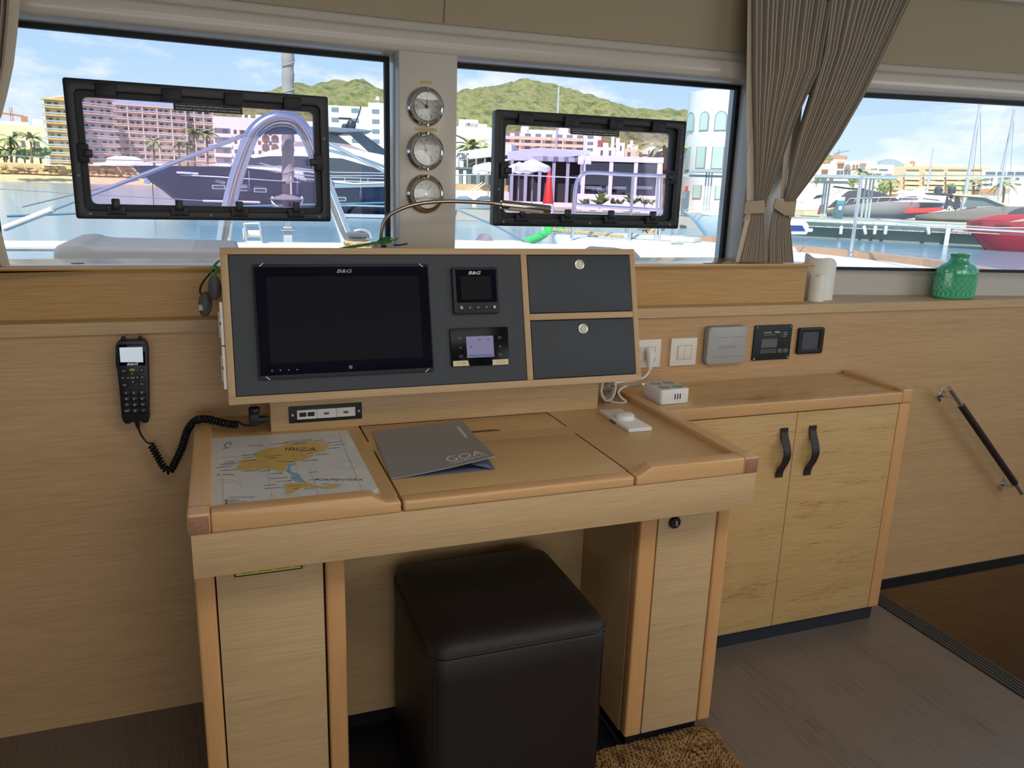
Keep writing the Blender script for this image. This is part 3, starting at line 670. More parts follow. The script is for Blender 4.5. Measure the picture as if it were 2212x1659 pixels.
def key(x, y, w, h, m=BLKS, nm='key'):
    a = HP(x-w/2, y+h/2); b = HP(x+w/2, y-h/2); return box(nm, a[0], b[0], HY-.0028, HY+.001, a[1], b[1], m, hs, .0008)
key(360, 622, 82, 50, mat('green_key', '#7fb23f', .5))
cc = HP(368, 755); lathe('dial_pad', [(.0001, 0), (.0145, 0), (.0138, .0018), (.0001, .0022)], (cc[0], HY, cc[1]), BLK, hs, '-Y', 24)
for x, y, s in ((362, 682, 0), (375, 828, 2), (288, 757, 1), (452, 747, 3)):
    c = HP(x, y); e = .0017
    pts = {0: ((-e, -e*.7), (e, -e*.7), (0, e)), 2: ((-e, e*.7), (e, e*.7), (0, -e)), 1: ((e*.7, -e), (e*.7, e), (-e, 0)), 3: ((-e*.7, -e), (-e*.7, e), (e, 0))}[s]
    prism('arrow', [(c[0]+p, HY-.0022, c[1]+r_) for p, r_ in pts], (0, -.0004, 0), WHP, hs)
c = HP(370, 755); text('key_print', 'OK', c, .004, WHP, hs, y=HY-.0023)
for x, y, w, h in ((215, 640, 90, 75), (520, 625, 80, 75), (205, 757, 60, 50), (530, 742, 65, 50), (230, 880, 100, 60), (525, 862, 90, 65)):
    k = key(x, y, w, h, BLK); c = HP(x, y)
    for j in range(2): box('key_print', c[0]-.0032, c[0]+.0032, HY-.0032, HY-.0027, c[1]-.0016+.0022*j, c[1]-.0006+.0022*j, GREYT, k)
rows = [('1', '2', '3'), ('4', '5', '6'), ('7', '8', '9'), ('SHIFT', '0', '>|')]
for r_ in range(4):
    for k_ in range(3):
        x = 252+135*k_+7*r_; y = 1022+102*r_-3*k_; k = key(x, y, 112, 84)
        s = rows[r_][k_]; c = HP(x, y-8); text('key_print', s, c, .0032 if len(s) > 1 else .0048, WHP, k, .009 if s == 'SHIFT' else None, y=HY-.0029, d=.0003)
# coiled cord
def W_(x, y, d): return Ay(x, y, d)
cpts = [W_(326.5, 961, -.05), W_(344.6, 994, -.06), W_(358, 1014, -.065), W_(368, 1016, -.07), W_(378, 1000, -.075), W_(392.8, 968, -.08), W_(406, 928, -.09), W_(423, 909, -.105), W_(444, 905, -.125), W_(471, 911, -.14), W_(495, 916.5, -.155), W_(514, 917, -.165)]
cl = spline(cpts, 60); L_ = [0]
for i in range(1, len(cl)): L_.append(L_[-1]+(cl[i]-cl[i-1]).length)
turns = 44; hel = []; up = Vector((0, 1, 0)); M_ = turns*9
for k in range(M_+1):
    s = L_[-1]*k/M_
    i = max(1, next((j for j in range(1, len(L_)) if L_[j] >= s), len(L_)-1)); tt = (s-L_[i-1])/max(1e-9, L_[i]-L_[i-1])
    p = cl[i-1].lerp(cl[i], tt); t = (cl[i]-cl[i-1]).normalized(); sd = t.cross(up).normalized(); u2 = sd.cross(t)
    a = 2*math.pi*turns*k/M_; hel.append(p+(sd*math.cos(a)+u2*math.sin(a))*.0070)
cdm = mat('black_cord', '#131416', .45)
cord = thing('coiled_cord', 'black coiled telephone cord looping from the handset over the desk edge', 'cord', tuple(cpts[2]))
tube('coil', hel, .0026, cdm, cord, 6)
tube('lead', spline([W_(297, 914, -.045), W_(301, 930, -.045), W_(308, 944, -.045), W_(319, 956, -.048), hel[0]], 5), .0024, cdm, cord, 6)
tube('strain_relief', [W_(295, 908, -.045), W_(297, 916, -.045), W_(299, 926, -.045)], [.0055, .005, .003], BLK, cord, 8)
tube('lead', spline([hel[-1], W_(526, 917.5, -.175), W_(545, 919, -.185), W_(562, 915, -.19), W_(577, 906, -.19)], 6), .0024, cdm, cord, 6)
cy = -.19; A = W_(549, 880, cy)
k = lathe('connector_flange', [(.0001, 0), (.024, 0), (.024, .003), (.013, .004), (.013, .010), (.0001, .010)], (A.x, cy, .826-.010), BLK, cord, 'Z', 20)
z = A.z
lathe('connector_ring', [(.0001, 0), (.0115, 0), (.0125, .004), (.0125, .012), (.011, .014), (.0001, .014)], (A.x, cy, z-.014), BLKS, cord, 'Z', 16)
box('connector_elbow', A.x-.012, A.x+.010, cy-.011, cy+.011, z-.040, z-.012, BLK, cord, .004)
tube('elbow_spout', [(A.x+.004, cy, z-.029), (A.x+.020, cy, z-.029), (A.x+.031, cy, z-.027)], [.010, .0085, .004], BLK, cord, 12)

# ================================================================== WALL DEVICES, STARBOARD OF THE CONSOLE
WP = lambda x, y, d=0: (lambda v: (v.x, v.z))(Ay(1380+x/5.395, 690+y/5.395, d))
def wrect(tl, tr_, br_, bl_, d=0):
    p = [WP(*q, d) for q in (tl, tr_, br_, bl_)]
    return (p[0][0]+p[3][0])/2, (p[1][0]+p[2][0])/2, (p[2][1]+p[3][1])/2, (p[0][1]+p[1][1])/2
x0, x1, z0, z1 = wrect((360, 220), (663, 203), (645, 522), (348, 538)); w = x1-x0
sw_ = thing('light_switch', 'cream double rocker light switch on the wall', 'switch', ((x0+x1)/2, 0, z0))
plate('plate', x0, x1, z0, z1, .0005, .009, CRP, sw_, .002, .0012)
ring('rocker_frame', rrect(x0+.24*w, x1-.2*w, z0+.2*w, z1-.24*w, .001), rrect(x0+.26*w, x1-.22*w, z0+.22*w, z1-.26*w, .001), -.0085, .0012, mat('cream_shade', '#cbc4b4', .5), sw_)
xm = (x0+x1)/2+.01*w
for a, b in ((x0+.27*w, xm-.0004), (xm+.0004, x1-.23*w)): box('rocker', a, b, -.0108, -.008, z0+.23*w, z1-.27*w, CRP, sw_, .0008)
zc_ = z0; hh = z1-z0
sk = thing('wall_socket', 'cream wall socket with a white plug in it, beside the console', 'socket', (WP(130, 400)[0]-.02, 0, WP(130, 550)[1]))
sx1_ = (WP(243, 222)[0]+WP(232, 545)[0])/2; sx0_ = sx1_-w*1.0; sz0 = WP(150, 550)[1]; sz1 = WP(130, 228)[1]
plate('plate', sx0_, sx1_, sz0, sz1, .0005, .009, CRP, sk, .002, .0012)
ring('insert_frame', rrect(sx0_+.2*w, sx1_-.2*w, sz0+.2*w, sz1-.24*w, .001), rrect(sx0_+.22*w, sx1_-.22*w, sz0+.22*w, sz1-.26*w, .001), -.0085, .0010, mat('cream_shade', '#cbc4b4', .5), sk)
pc = WP(100, 395)
lathe('socket_well', [(.0190, 0), (.0190, .0015), (.0175, .0015), (.017, -.006), (.0001, -.006)], (pc[0], -.0088, pc[1]), CRP, sk, '-Y', 28)
# plug, lead, four-way power cube
pg = thing('power_extension', 'white cube extension socket with usb ports and a bundled white lead', 'extension', (1.13, -.2, .745))
zt = .7440
A = Az(1427, 875.4, zt); B = Az(1488, 869.8, zt)
u_ = Vector((B.x-A.x, B.y-A.y, 0)); wl_ = u_.length; ang = math.atan2(u_.y, u_.x)
CFp = Fr((A.x, A.y, zt), Matrix.Rotation(ang, 3, 'Z'))
Ct = CFp.on(1381, 828, 0)
cu = thing('extension_cube', 'white four-way extension cube with usb ports standing on the side cabinet', 'extension', (wl_/2, wl_/2, 0), CFp)
bpy.data.objects.remove(pg)
hc = .040
bv = prismg([(a, b, 0) for a, b in rrect(0, wl_, 0, wl_*1.02, .008)], (0, 0, hc), .0018); obj('case', *bv, WHP, cu, 40)
tpq = prism('top_plate', [(a, b, hc) for a, b in rrect(.003, wl_-.003, .003, wl_-.003, .008)], (0, 0, .0006), mat('pale_grey_plastic', '#c9ccc4', .4), cu)
for i in (0, 1):
    for j in (0, 1):
        c = (wl_*(.27+.46*i), wl_*(.27+.46*j), hc+.0004)
        s = lathe('socket', [(.0001, -.0001), (.0172, 0), (.0172, .0009), (.0160, .0010), (.0155, .0003), (.0001, .0003)], c, mat('socket_grey', '#9ea29c', .5), cu, 'Z', 24)
        for e in (-1, 1): lathe('pin_hole', [(.0001, 0), (.002, 0), (.002, .0004), (.0001, .0004)], (c[0]+e*.008, c[1], c[2]+.0003), BLK, s, 'Z', 8)
for i in range(3): box('usb_port', wl_*(.47+.09*i), wl_*(.505+.09*i), -.0006, .001, hc*.32, hc*.68, BLK, cu)
pl_ = thing('power_plug', 'white angled plug and lead running from the wall socket', 'plug', (pc[0], -.02, pc[1]))
pm = WHP
lathe('plug_disc', [(.0001, 0), (.0165, 0), (.0165, .010), (.013, .014), (.0001, .014)], (pc[0]+.002, -.0055, pc[1]-.002), pm, pl_, '-Y', 24)
n0 = WP(130, 400, -.025); n1 = WP(125, 500, -.03); n2 = WP(124, 575, -.03)
tube('plug_body', [(n0[0]-.002, -.018, n0[1]+.012), (n0[0], -.028, n0[1]), (n1[0], -.032, n1[1]), (n2[0], -.032, n2[1])], [.010, .0125, .010, .0055], pm, pl_, 12)
for k in range(4): lathe('strain_rib', [(.0055, -.0008), (.0068, 0), (.0055, .0008)], (n2[0], -.032, n2[1]+.003+.0032*k), pm, pl_, 'Z', 12)
def CB(x, y, d): return Ay(x, y, d)
lead1 = spline([(n2[0], -.032, n2[1]), CB(1401, 804, -.034), CB(1396, 811, -.04), CB(1386, 818, -.05), CB(1368, 822.5, -.06), CB(1340, 825.5, -.07), CB(1322, 829, -.08), CB(1312, 836, -.085)], 6)
tube('lead', lead1, .0034, pm, pl_, 8)
lead2 = spline([CB(1390, 830, -.17), CB(1372, 830.5, -.13), CB(1355, 833.5, -.10), CB(1341, 840, -.105), CB(1336, 849, -.11), CB(1343, 860, -.12), CB(1352, 867, -.125), CB(1343, 871, -.13), CB(1325, 869, -.12), CB(1312, 864, -.11)], 6)
tube('lead', lead2, .0034, pm, pl_, 8)
ctr = CB(1309, 850, -.09)
for k in range(6):
    random.seed(k); rx_ = .021+.002*random.random(); rz_ = .030+.003*random.random(); tl = -.35+.14*k; pts = []
    for a in range(28):
        q_ = 2*math.pi*a/28; pts.append(ctr+Vector((rx_*math.cos(q_)*math.cos(tl)-.3*rz_*math.sin(q_)*math.sin(tl)+.002*random.random()-.004+.0015*k, -.018+.007*k+.006*math.sin(q_+k), rz_*math.sin(q_)+.002*random.random())))
    zmin = min(p.z for p in pts)
    if zmin < ZS+.0045: pts = [p+Vector((0, 0, ZS+.0045-zmin)) for p in pts]
    tube('lead_loop', pts, .0034, pm, pl_, 8, True)
tube('cable_tie', [ctr+Vector((.010+.010*math.cos(a*.52), .004+.028*math.sin(a*.52), .020)) for a in range(12)], .0022, mat('grey_tie', '#b9b6c0', .5), pl_, 6, True)
# grey domed control box
x0, x1, z0, z1 = wrect((797, 80), (1240, 80), (1222, 510), (777, 518), -.016)
gb = thing('charger_panel', 'light grey rounded control box with raised lettering on the wall', 'control box', ((x0+x1)/2, 0, z0))
plate('back_shell', x0-.002, x1, z0, z1, .0005, .014, mat('grey_plastic_dark', '#8d8c88', .5), gb, .012, .002)
plate('cover', x0, x1, z0, z1, -.012, .012, GRP, gb, .012, .004)
h = z1-z0; w = x1-x0
for f_ in (.72, .20): box('groove', x0+.02, x1-.004, -.0245, -.0236, z0+f_*h, z0+f_*h+.0008, mat('groove_grey', '#82817d', .6), gb)
text('raised_lettering', 'MASTERVOLT', ((x0+x1)/2, z0+.46*h), .0075, mat('grey_plastic_light', '#a3a29e', .35), gb, .06, y=-.0238, d=.0009)
# generator panel
x0, x1, z0, z1 = wrect((1340, 70), (1775, 55), (1745, 455), (1310, 478)); w = x1-x0; h = z1-z0
gn = thing('generator_panel', 'black generator control panel with a small lcd and white lettering', 'control panel', ((x0+x1)/2, 0, z0))
plate('plate', x0, x1, z0, z1, .0005, .006, mat('matt_black_panel', '#1a1b1e', .55), gn, .004, .001)
GP = lambda u, v: (x0+u*w, z0+v*h)
c = GP(.25, .80); text('lettering', 'Cummins', (c[0]-.0, c[1]), .0055, WHP, gn, .026, y=-.0056, d=.0004, align='LEFT')
c = GP(.53, .80); text('lettering', 'Onan', (c[0]-.0, c[1]), .0055, WHP, gn, .018, y=-.0056, d=.0004, align='LEFT', bold=.03)
c = GP(.25, .73); text('lettering', 'Marine Generator', (c[0]-.0, c[1]), .0045, GREYT, gn, .040, y=-.0056, d=.0004, align='LEFT')
for k in range(3):
    a = GP(.72, .77-.055*k); lathe('status_lamp', [(.0001, 0), (.0013, 0), (.0001, .0006)], (a[0], -.0056, a[1]), GREYT, gn, '-Y', 8)
    a = GP(.77, .763-.055*k); box('status_print', a[0], a[0]+(.014 if k < 2 else .009), -.006, -.0056, a[1], a[1]+.0024, GREYT, gn)
a = GP(.2, .36); b = GP(.62, .61); box('lcd', a[0], b[0], -.0065, -.0052, a[1], b[1], mat('grey_lcd', '#6d6a68', .15), gn)
for k in range(6):
    u0_ = .20+.108*k if k < 4 else .655+.15*(k-4); ww = .09 if k < 4 else .125
    a = GP(u0_, .205); b = GP(u0_+ww, .315); bb = plate('button', a[0], b[0], a[1], b[1], -.005, .0016, mat('grey_button', '#43474b', .5), gn, .0015)
    ring('button_outline', rrect(a[0], b[0], a[1], b[1], .0012, 2), rrect(a[0]+.0006, b[0]-.0006, a[1]+.0006, b[1]-.0006, .0010, 2), -.0066, .0002, GREYT, bb)
    if k > 3: lathe('button_icon', [(.0018, 0), (.0028, 0), (.0028, .0002), (.0018, .0002)], ((a[0]+b[0])/2, -.0066, (a[1]+b[1])/2), GREYT, bb, '-Y', 12)
for uu, vv in ((.05, .94), (.95, .95), (.05, .05), (.95, .06)):
    a = GP(uu, vv); lathe('screw', [(.0001, 0), (.0032, 0), (.0027, .0012), (.0001, .0012)], (a[0], -.0054, a[1]), STL, gn, '-Y', 10)
# thermostat display
x0, x1, z0, z1 = wrect((1850, 95), (2140, 88), (2115, 388), (1820, 398)); w = x1-x0; h = z1-z0
th = thing('thermostat', 'small square black thermostat display with a grey screen on the wall', 'thermostat', ((x0+x1)/2, 0, z0))
ring('frame', rrect(x0, x1, z0, z1, .006), rrect(x0+.16*w, x1-.16*w, z0+.17*h, z1-.15*h, .001), .0005, .011, BLK, th, None, .0015)
box('screen', x0+.15*w, x1-.15*w, -.006, 0, z0+.16*h, z1-.14*h, noisemat('worn_grey_screen', ['#3d4044', '#5a5d60'], 300, .35), th)

# ================================================================== SIDE CABINET
CXL, CXR, CYF = 1.052, 1.872, -.2545
cb = thing('side_cabinet', 'flecked oak side cabinet with two doors and beech edging, right of the desk', 'cabinet', ((CXL+CXR)/2, -.13, 0))
ZC = .7435
box('top_panel', CXL, CXR-.03, CYF+.032, -.002, .712, ZC, wood('oak_cabinet_top', '#d2aa70', '#c29a5e', '#a37c46', 'X', 1.0, .22, 1.0, fleck='#946634', spec=.5), cb)
box('front_edging', CXL, CXR-.036, CYF-.002, CYF+.032, .712, ZC+.002, BEE, cb, .004, None, 3)
box('corner_block', CXR-.0355, CXR, CYF-.002, CYF+.033, .712, ZC+.010, BEE, cb, .004, None, 3)
box('side_fiddle', CXR-.030, CXR, CYF+.033, -.004, .712, ZC+.010, BEEY, cb, .003, None, 3)
box('post', CXR-.040, CXR, CYF, CYF+.030, .0515, .7105, BEEZ, cb, .003)
box('side_panel', CXR-.018, CXR-.001, CYF+.030, -.004, .0515, .711, VEN, cb)
box('carcass', CXL+.002, CXR-.05, CYF+.024, -.006, .0515, .709, mat('pedestal_inner', '#3a2a1a', .8), cb)
xs = (Ay(1722.4, 892.2, CYF).x+Ay(1668, 1352, CYF).x)/2
d1_ = box('door', CXL+.004, xs-.0012, CYF+.001, CYF+.020, .0525, .7095, VENR, cb, .0008)
d2_ = box('door', xs+.0012, CXR-.0425, CYF+.001, CYF+.020, .0525, .7095, VENR, cb, .0008)
for d_, tx, ty, bx_, by in ((d1_, 1694, 924, 1681, 1030), (d2_, 1754.5, 919, 1742.5, 1025)):
    a = Ay(tx, ty, CYF); b = Ay(bx_, by, CYF); xc = (a.x+b.x)/2; hw = .0115
    prof = [(0, 0), (0, .004), (.012, .004), (.030, .014), (.05, .026), (.075, .032), (.1, .026), (.12, .014), (.138, .004), (.150, .004)]
    H_ = a.z-b.z; V_ = []; n_ = 18; sec = spline([(0, -.0030-.0 if k in (0, 9) else -y, -x) for k, (x, y) in enumerate(((0, .003), (.014, .003), (.030, .009), (.052, .020), (.078, .026), (.104, .020), (.126, .009), (.142, .003), (.156, .003)))], 4)
    sc2 = H_/.156; pts = [Vector((0, p.y, p.z*sc2)) for p in sec]; F_ = []
    for p in pts:
        for sx_, dy in ((-hw, 0), (hw, 0), (hw, -.0038), (-hw, -.0038)): V_.append((xc+sx_, CYF+p.y+dy+.002, a.z+p.z))
    for i in range(len(pts)-1):
        for j in range(4): F_.append((i*4+j, i*4+(j+1) % 4, (i+1)*4+(j+1) % 4, (i+1)*4+j))
    F_ += [(3, 2, 1, 0), tuple(len(V_)-4+j for j in range(4))]
    hd_ = fixn(obj('handle', V_, F_, LEAH, d_, 50)); hd_['label'] = 'dark leather strap handle'
    for zz in (a.z-.006, b.z+.006): lathe('rivet', [(.0001, 0), (.003, 0), (.0001, .0014)], (xc, CYF-.0045, zz), BLK, hd_, '-Y', 10)
box('kick', CXL+.01, CXR-.006, CYF+.018, -.02, 0, .053, mat('slate_kick', '#23282e', .5), cb)

# ================================================================== HANDRAIL
HYR = -.062
hr = thing('handrail', 'steel handrail with a dark leather sleeve sloping down the companionway', 'handrail', tuple(Ay(2130, 950, -.03)))
p0 = Ay(2051.5, 840, HYR); p1 = Ay(2207, 1065, HYR); dv = (p1-p0)
tube('rail', [p0, p1], .0092, CHR, hr, 16)
lathe('end_cap', [(.0001, -.001), (.0094, -.001), (.0094, .001), (.0001, .001)], p0, STL, hr, 'X', 16)
s0 = p0+dv*.145; s1 = p0+dv*.90
tube('leather_sleeve', [s0, s0+dv*.004, s1-dv*.004, s1], [.0108, .0118, .0118, .0108], noisemat('sleeve_leather', ['#1d1412', '#2f201b'], 60, .55, bump=.5), hr, 16)
for px, py, f_ in ((2031, 852, .085), (2164, 1045, .93)):
    w_ = Ay(px, py, 0); e = p0+dv*f_
    pt = prism('wall_plate', [(w_.x+a*.020, .001, w_.z+b*.026) for a, b in ((-1, -.25), (-.05, -1), (1, .25), (.05, 1))], (0, -.006, 0), CHR, hr, .001)
    tube('standoff', [(w_.x, -.004, w_.z), (w_.x, -.02, w_.z+.002), tuple(e)], [.007, .0065, .0065], CHR, hr, 10)
    lathe('screw', [(.0001, 0), (.0032, 0), (.0001, .0012)], (w_.x-.003, -.005, w_.z-.014), STL, pt, '-Y', 8)

# ================================================================== SHELF ORNAMENTS
SHZ = .9705
def candle(label, pl, pr, pb, ptop, lean):
    a = Az(pl, pb, SHZ); b = Az(pr, pb, SHZ); r_ = (b-a).length/2*.985; c = (a+b)/2+Vector((0, .006, 0)); n_ = 28
    h = Ay((pl+pr)/2, ptop, c.y).z-SHZ
    t = thing('pillar_candle', label, 'candle', (c.x, c.y, SHZ), None, 'ivory candles on the shelf')
    V_, F_ = [], []
    top = lambda x, y: h*(1+.0)+lean*x+.006*math.sin(3*math.atan2(y, x))
    lv = [(1, 0, 0), (1, 1, 0), (.97, 1, .002), (.84, 1, .001), (.80, 1, -.006), (.45, 1, -.012), (.01, 1, -.013)]
    for rr_, tp_, dz in lv:
        for j in range(n_):
            q_ = 2*math.pi*j/n_; x = r_*rr_*math.cos(q_); y = r_*rr_*math.sin(q_)
            V_.append((c.x+x, c.y+y, SHZ+(top(r_*math.cos(q_), r_*math.sin(q_))+dz if tp_ else .0)))
    for i in range(len(lv)-1):
        for j in range(n_): F_.append((i*n_+j, i*n_+(j+1) % n_, (i+1)*n_+(j+1) % n_, (i+1)*n_+j))
    F_.append([j for j in range(n_)][::-1]); F_.append([(len(lv)-1)*n_+j for j in range(n_)])
    wx = mat('ivory_wax', '#f1ece0', .5); wx.node_tree.nodes['Principled BSDF'].inputs['Subsurface Weight'].default_value = .25; wx.node_tree.nodes['Principled BSDF'].inputs['Subsurface Radius'].default_value = (.02, .015, .01)
    obj('wax_body', V_, F_, wx, t, 50)
    lathe('flame_tip', [(.0001, 0), (.003, .002), (.0042, .007), (.002, .014), (.0001, .018)], (c.x, c.y, SHZ+h-.012), mat('led_flame', '#d9d3c6', .5), t, 'Z', 10)
candle('tall ivory pillar candle behind the end of the shelf locker', 1736, 1795, 645, 560, -.22)
candle('short ivory pillar candle in front of the tall one', 1748, 1779, 650, 597, -.10)
# green glass bottle vase
vb = Ay(2066, 600, .042); vr = .081; VK = .56
vs = thing('bottle_vase', 'green glass bottle vase with embossed lattice pattern on the shelf', 'vase', (vb.x, vb.y, SHZ))
vh = Ay(2066, 548, vb.y).z-SHZ; vc = Vector((vb.x, vb.y, SHZ))
prof = [(.0, .0), (.90, .0), (.98, .02), (1.0, .06), (1.0, .30), (1.01, .56), (1.0, .64), (.93, .70), (.70, .77), (.48, .81), (.40, .85), (.385, .92), (.41, .985), (.43, 1.0), (.36, 1.0), (.34, .9)]
V_, F_ = [], []; n_ = 40
def sq(a): return .86+.14*(1/max(abs(math.cos(a)), abs(math.sin(a))))**.8*.98 if True else 1
for r_, z_ in prof:
    for j in range(n_):
        a = 2*math.pi*j/n_; k = sq(a+.5) if z_ < .75 else 1; V_.append(vc+Vector((vr*r_*k*math.cos(a), vr*VK*r_*k*math.sin(a) if z_ < .7 else vr*r_*(VK+(.9-VK)*min(1, (z_-.7)/.15))*math.sin(a), vh*z_)))
for i in range(len(prof)-1):
    for j in range(n_): F_.append((i*n_+j, i*n_+(j+1) % n_, (i+1)*n_+(j+1) % n_, (i+1)*n_+j))
VG = mat('green_bottle_glass', '#49b57e', .08, spec=.6, trans=.12, coat=.5)
obj('glass_body', V_, F_, VG, vs, 40)
def vsurf(a, z_):
    r_ = 1.005; k = sq(a+.5); return vc+Vector((vr*r_*k*math.cos(a), vr*VK*r_*k*math.sin(a), vh*z_))
lat = []
for k in range(20):
    for s in (1, -1):
        lat.append(tubeg([vsurf(2*math.pi*(k/20)+s*.55*t_/5, .17+.31*t_/5) for t_ in range(6)], .0017, 4))
VG2 = mat('green_relief_glass', '#7fd0a6', .12, spec=.6)
tag(obj('lattice_relief', *merge(*lat), VG2, vs, 60), kind='stuff')
dots = []
for zz in (.085, .135, .60, .655):
    for k in range(26): dots.append(latheg([(.0001, -.002), (.0035, 0), (.0001, .0022)], vsurf(2*math.pi*k/26, zz), '-Y', 6))
tag(obj('dot_relief', *merge(*dots), VG2, vs, 60), kind='stuff')

# ================================================================== CLOCKS ON THE CENTRE COLUMN
ca, cn_ = gat(.523); nv = Vector((-cn_.x, -cn_.y, 0)); uu = Vector((nv.y, -nv.x, 0))
KF = Fr(Vector((ca.x, ca.y, 1.2))-nv*.1, Matrix(((uu.x, nv.x, 0), (uu.y, nv.y, 0), (0, 0, 1))))
DIAL = mat('white_dial', '#d8d4c8', .5); CGL = glassmat('clock_glass', '#ffffff', .07)
def clock(name, label, cat, px, py, hands, baro=False):
    c = KF.on(px, py); r_ = (KF.on(px+40.5, py)-KF.on(px-40.5, py)).length/2
    t = thing(name, label, cat, (c.x, 0, c.z-r_), KF, None if baro else 'ship clocks on the column')
    CM = mat('clock_brass_chrome', '#cfc4b2', .10, 1) if baro else CHR
    lathe('case', [(r_*.9, 0), (r_, .001), (r_, .004), (r_*.95, .0075), (r_*.86, .009), (r_*.82, .012), (r_*.80, .026), (r_*.78, .031), (r_*.73, .032), (r_*.69, .026), (r_*.69, .012), (.0001, .012)], (c.x, 0, c.z), CM, t, '-Y', 48)
    D = lathe('dial', [(.0001, 0), (r_*.695, 0), (r_*.695, .001), (.0001, .001)], (c.x, -.0125, c.z), DIAL, t, '-Y', 40)
    yd = -.0137
    def spoke(nm, ang, a, b, w_, par, m=BLK, w2=None):
        s, k = math.sin(ang), math.cos(ang); w2 = w_ if w2 is None else w2
        q_ = [(c.x+s*a-k*w_, c.z+k*a+s*w_), (c.x+s*a+k*w_, c.z+k*a-s*w_), (c.x+s*b+k*w2, c.z+k*b-s*w2), (c.x+s*b-k*w2, c.z+k*b+s*w2)]
        return prism(nm, [(p[0], yd, p[1]) for p in q_], (0, -.0004, 0), m, par)
    if not baro:
        nums = ['XII', 'I', 'II', 'III', 'IV', 'V', 'VI', 'VII', 'VIII', 'IX', 'X', 'XI']
        for i in range(12):
            a = i*math.pi/6; text('numeral', nums[i], (c.x+r_*.54*math.sin(a), c.z+r_*.54*math.cos(a)), r_*.12, BLK, D, y=yd, d=.0003, rot=-a)
        for rr_ in (.66, .40): ring('dial_ring', [(c.x+r_*rr_*math.cos(q*.196), c.z+r_*rr_*math.sin(q*.196)) for q in range(32)], [(c.x+r_*(rr_-.01)*math.cos(q*.196), c.z+r_*(rr_-.01)*math.sin(q*.196)) for q in range(32)], yd, .0003, GREYT, D)
        for ang, ln, w_ in hands: spoke('hand', R(ang), -r_*.1, r_*ln, .0011 if w_ else .0004, t, BLK, .0005 if w_ else .0003)
        lathe('hub', [(.0001, 0), (.0042, 0), (.0035, .002), (.0001, .0022)], (c.x, yd-.0004, c.z), BLK, t, '-Y', 14)
    else:
        for i in range(9):
            a = R(-120+30*i); spoke('scale_mark', a, r_*.50, r_*.58, .0020, D, GREYT)
        ring('dial_ring', [(c.x+r_*.44*math.cos(q*.196), c.z+r_*.44*math.sin(q*.196)) for q in range(32)], [(c.x+r_*.425*math.cos(q*.196), c.z+r_*.425*math.sin(q*.196)) for q in range(32)], yd, .0003, GREYT, D)
        spoke('hand', R(28), -r_*.16, r_*.48, .0009, t); spoke('set_hand', R(68), 0, r_*.58, .0004, t, mat('brass', '#b49a5c', .3, 1))
        lathe('hub', [(.0001, 0), (.005, 0), (.004, .002), (.0001, .0022)], (c.x, yd-.0004, c.z), STL, t, '-Y', 14)
    lathe('crystal', [(.0001, .003), (r_*.4, .0024), (r_*.69, .001), (r_*.70, 0), (r_*.70, -.001), (.0001, -.001)], (c.x, -.024, c.z), CGL, t, '-Y', 36)
    for k in range(3):
        a = R(120*k); lathe('screw', [(.0001, 0), (.0022, 0), (.0001, .001)], (c.x+r_*.91*math.sin(a), -.0082, c.z+r_*.91*math.cos(a)), BLK, t, '-Y', 8)
clock('ship_clock', 'chrome ship clock at the top of the column, hands near ten', 'clock', 918.5, 231, [(305, .46, 1), (5, .66, 1), (155, .64, 0)])
clock('ship_clock', 'chrome ship clock in the middle of the column, hands near eleven twenty', 'clock', 918, 327, [(342, .46, 1), (142, .66, 1), (195, .62, 0)])
clock('barometer', 'brass toned barometer lowest on the column behind the lamp arm', 'barometer', 918, 419, [], True)
for (a, b, s, k) in (((907, 173), (934.5, 183.5), 'UTC', 'above the top clock'), ((896, 274.5), (943.6, 285), 'LOCAL TIME', 'between the two clocks')):
    a = KF.on(*a); b = KF.on(*b)
    t = thing('tape_label', 'strip of masking tape on the column ' + k, 'label', ((a.x+b.x)/2, 0, b.z), KF)
    box('tape', a.x, b.x, -.0005, .0003, b.z, a.z, mat('yellowed_tape', '#c9b47e', .8), t); text('handwriting', s, ((a.x+b.x)/2, (a.z+b.z)/2), .006, mat('faint_ink', '#ab9766', .8), t, (b.x-a.x)*.7, y=-.0005, d=.0002)

# ================================================================== GOOSENECK LAMP
LYP = .055
lp = Ay(829, 530, LYP)
la_ = thing('gooseneck_lamp', 'steel gooseneck reading lamp arching right from behind the console', 'lamp', (lp.x, LYP, 1.0895))
a = Ay(808, 524, LYP-.02); b = Ay(850.5, 536, LYP-.02)
box('base', a.x, b.x, LYP-.02, LYP+.02, 1.0895, a.z, mat('lamp_grey', '#8b8a84', .4, .3), la_, .002)
box('usb_port', (a.x+b.x)/2-.007, (a.x+b.x)/2+.006, LYP-.0206, LYP-.019, a.z-.012, a.z-.006, BLK, la_)
gpx = [(823, 524), (824, 500), (830, 478), (842, 464), (860, 454), (883.5, 445), (918.8, 438), (965.8, 435), (1012.8, 436), (1067, 439)]
gk = [Ay(x, y, LYP-.03*i/9) for i, (x, y) in enumerate(gpx)]
gs = spline(gk, 14); V2 = []
tube('neck', gs, [.0052 if i % 2 else .0046 for i in range(len(gs))], mat('neck_steel', '#b5a999', .25, 1), la_, 10)
tube('neck_ferrule', [gk[0]-Vector((0, 0, .006)), gk[0]+Vector((0, 0, .006))], .0062, STL, la_, 12)
h0 = Ay(1066, 439.5, LYP-.03); h1 = Ay(1082, 441.5, LYP-.032); h2 = Ay(1188, 453, LYP-.04)
tube('socket', [h0, h1], .0060, mat('neck_steel', '#b5a999', .25, 1), la_, 14)
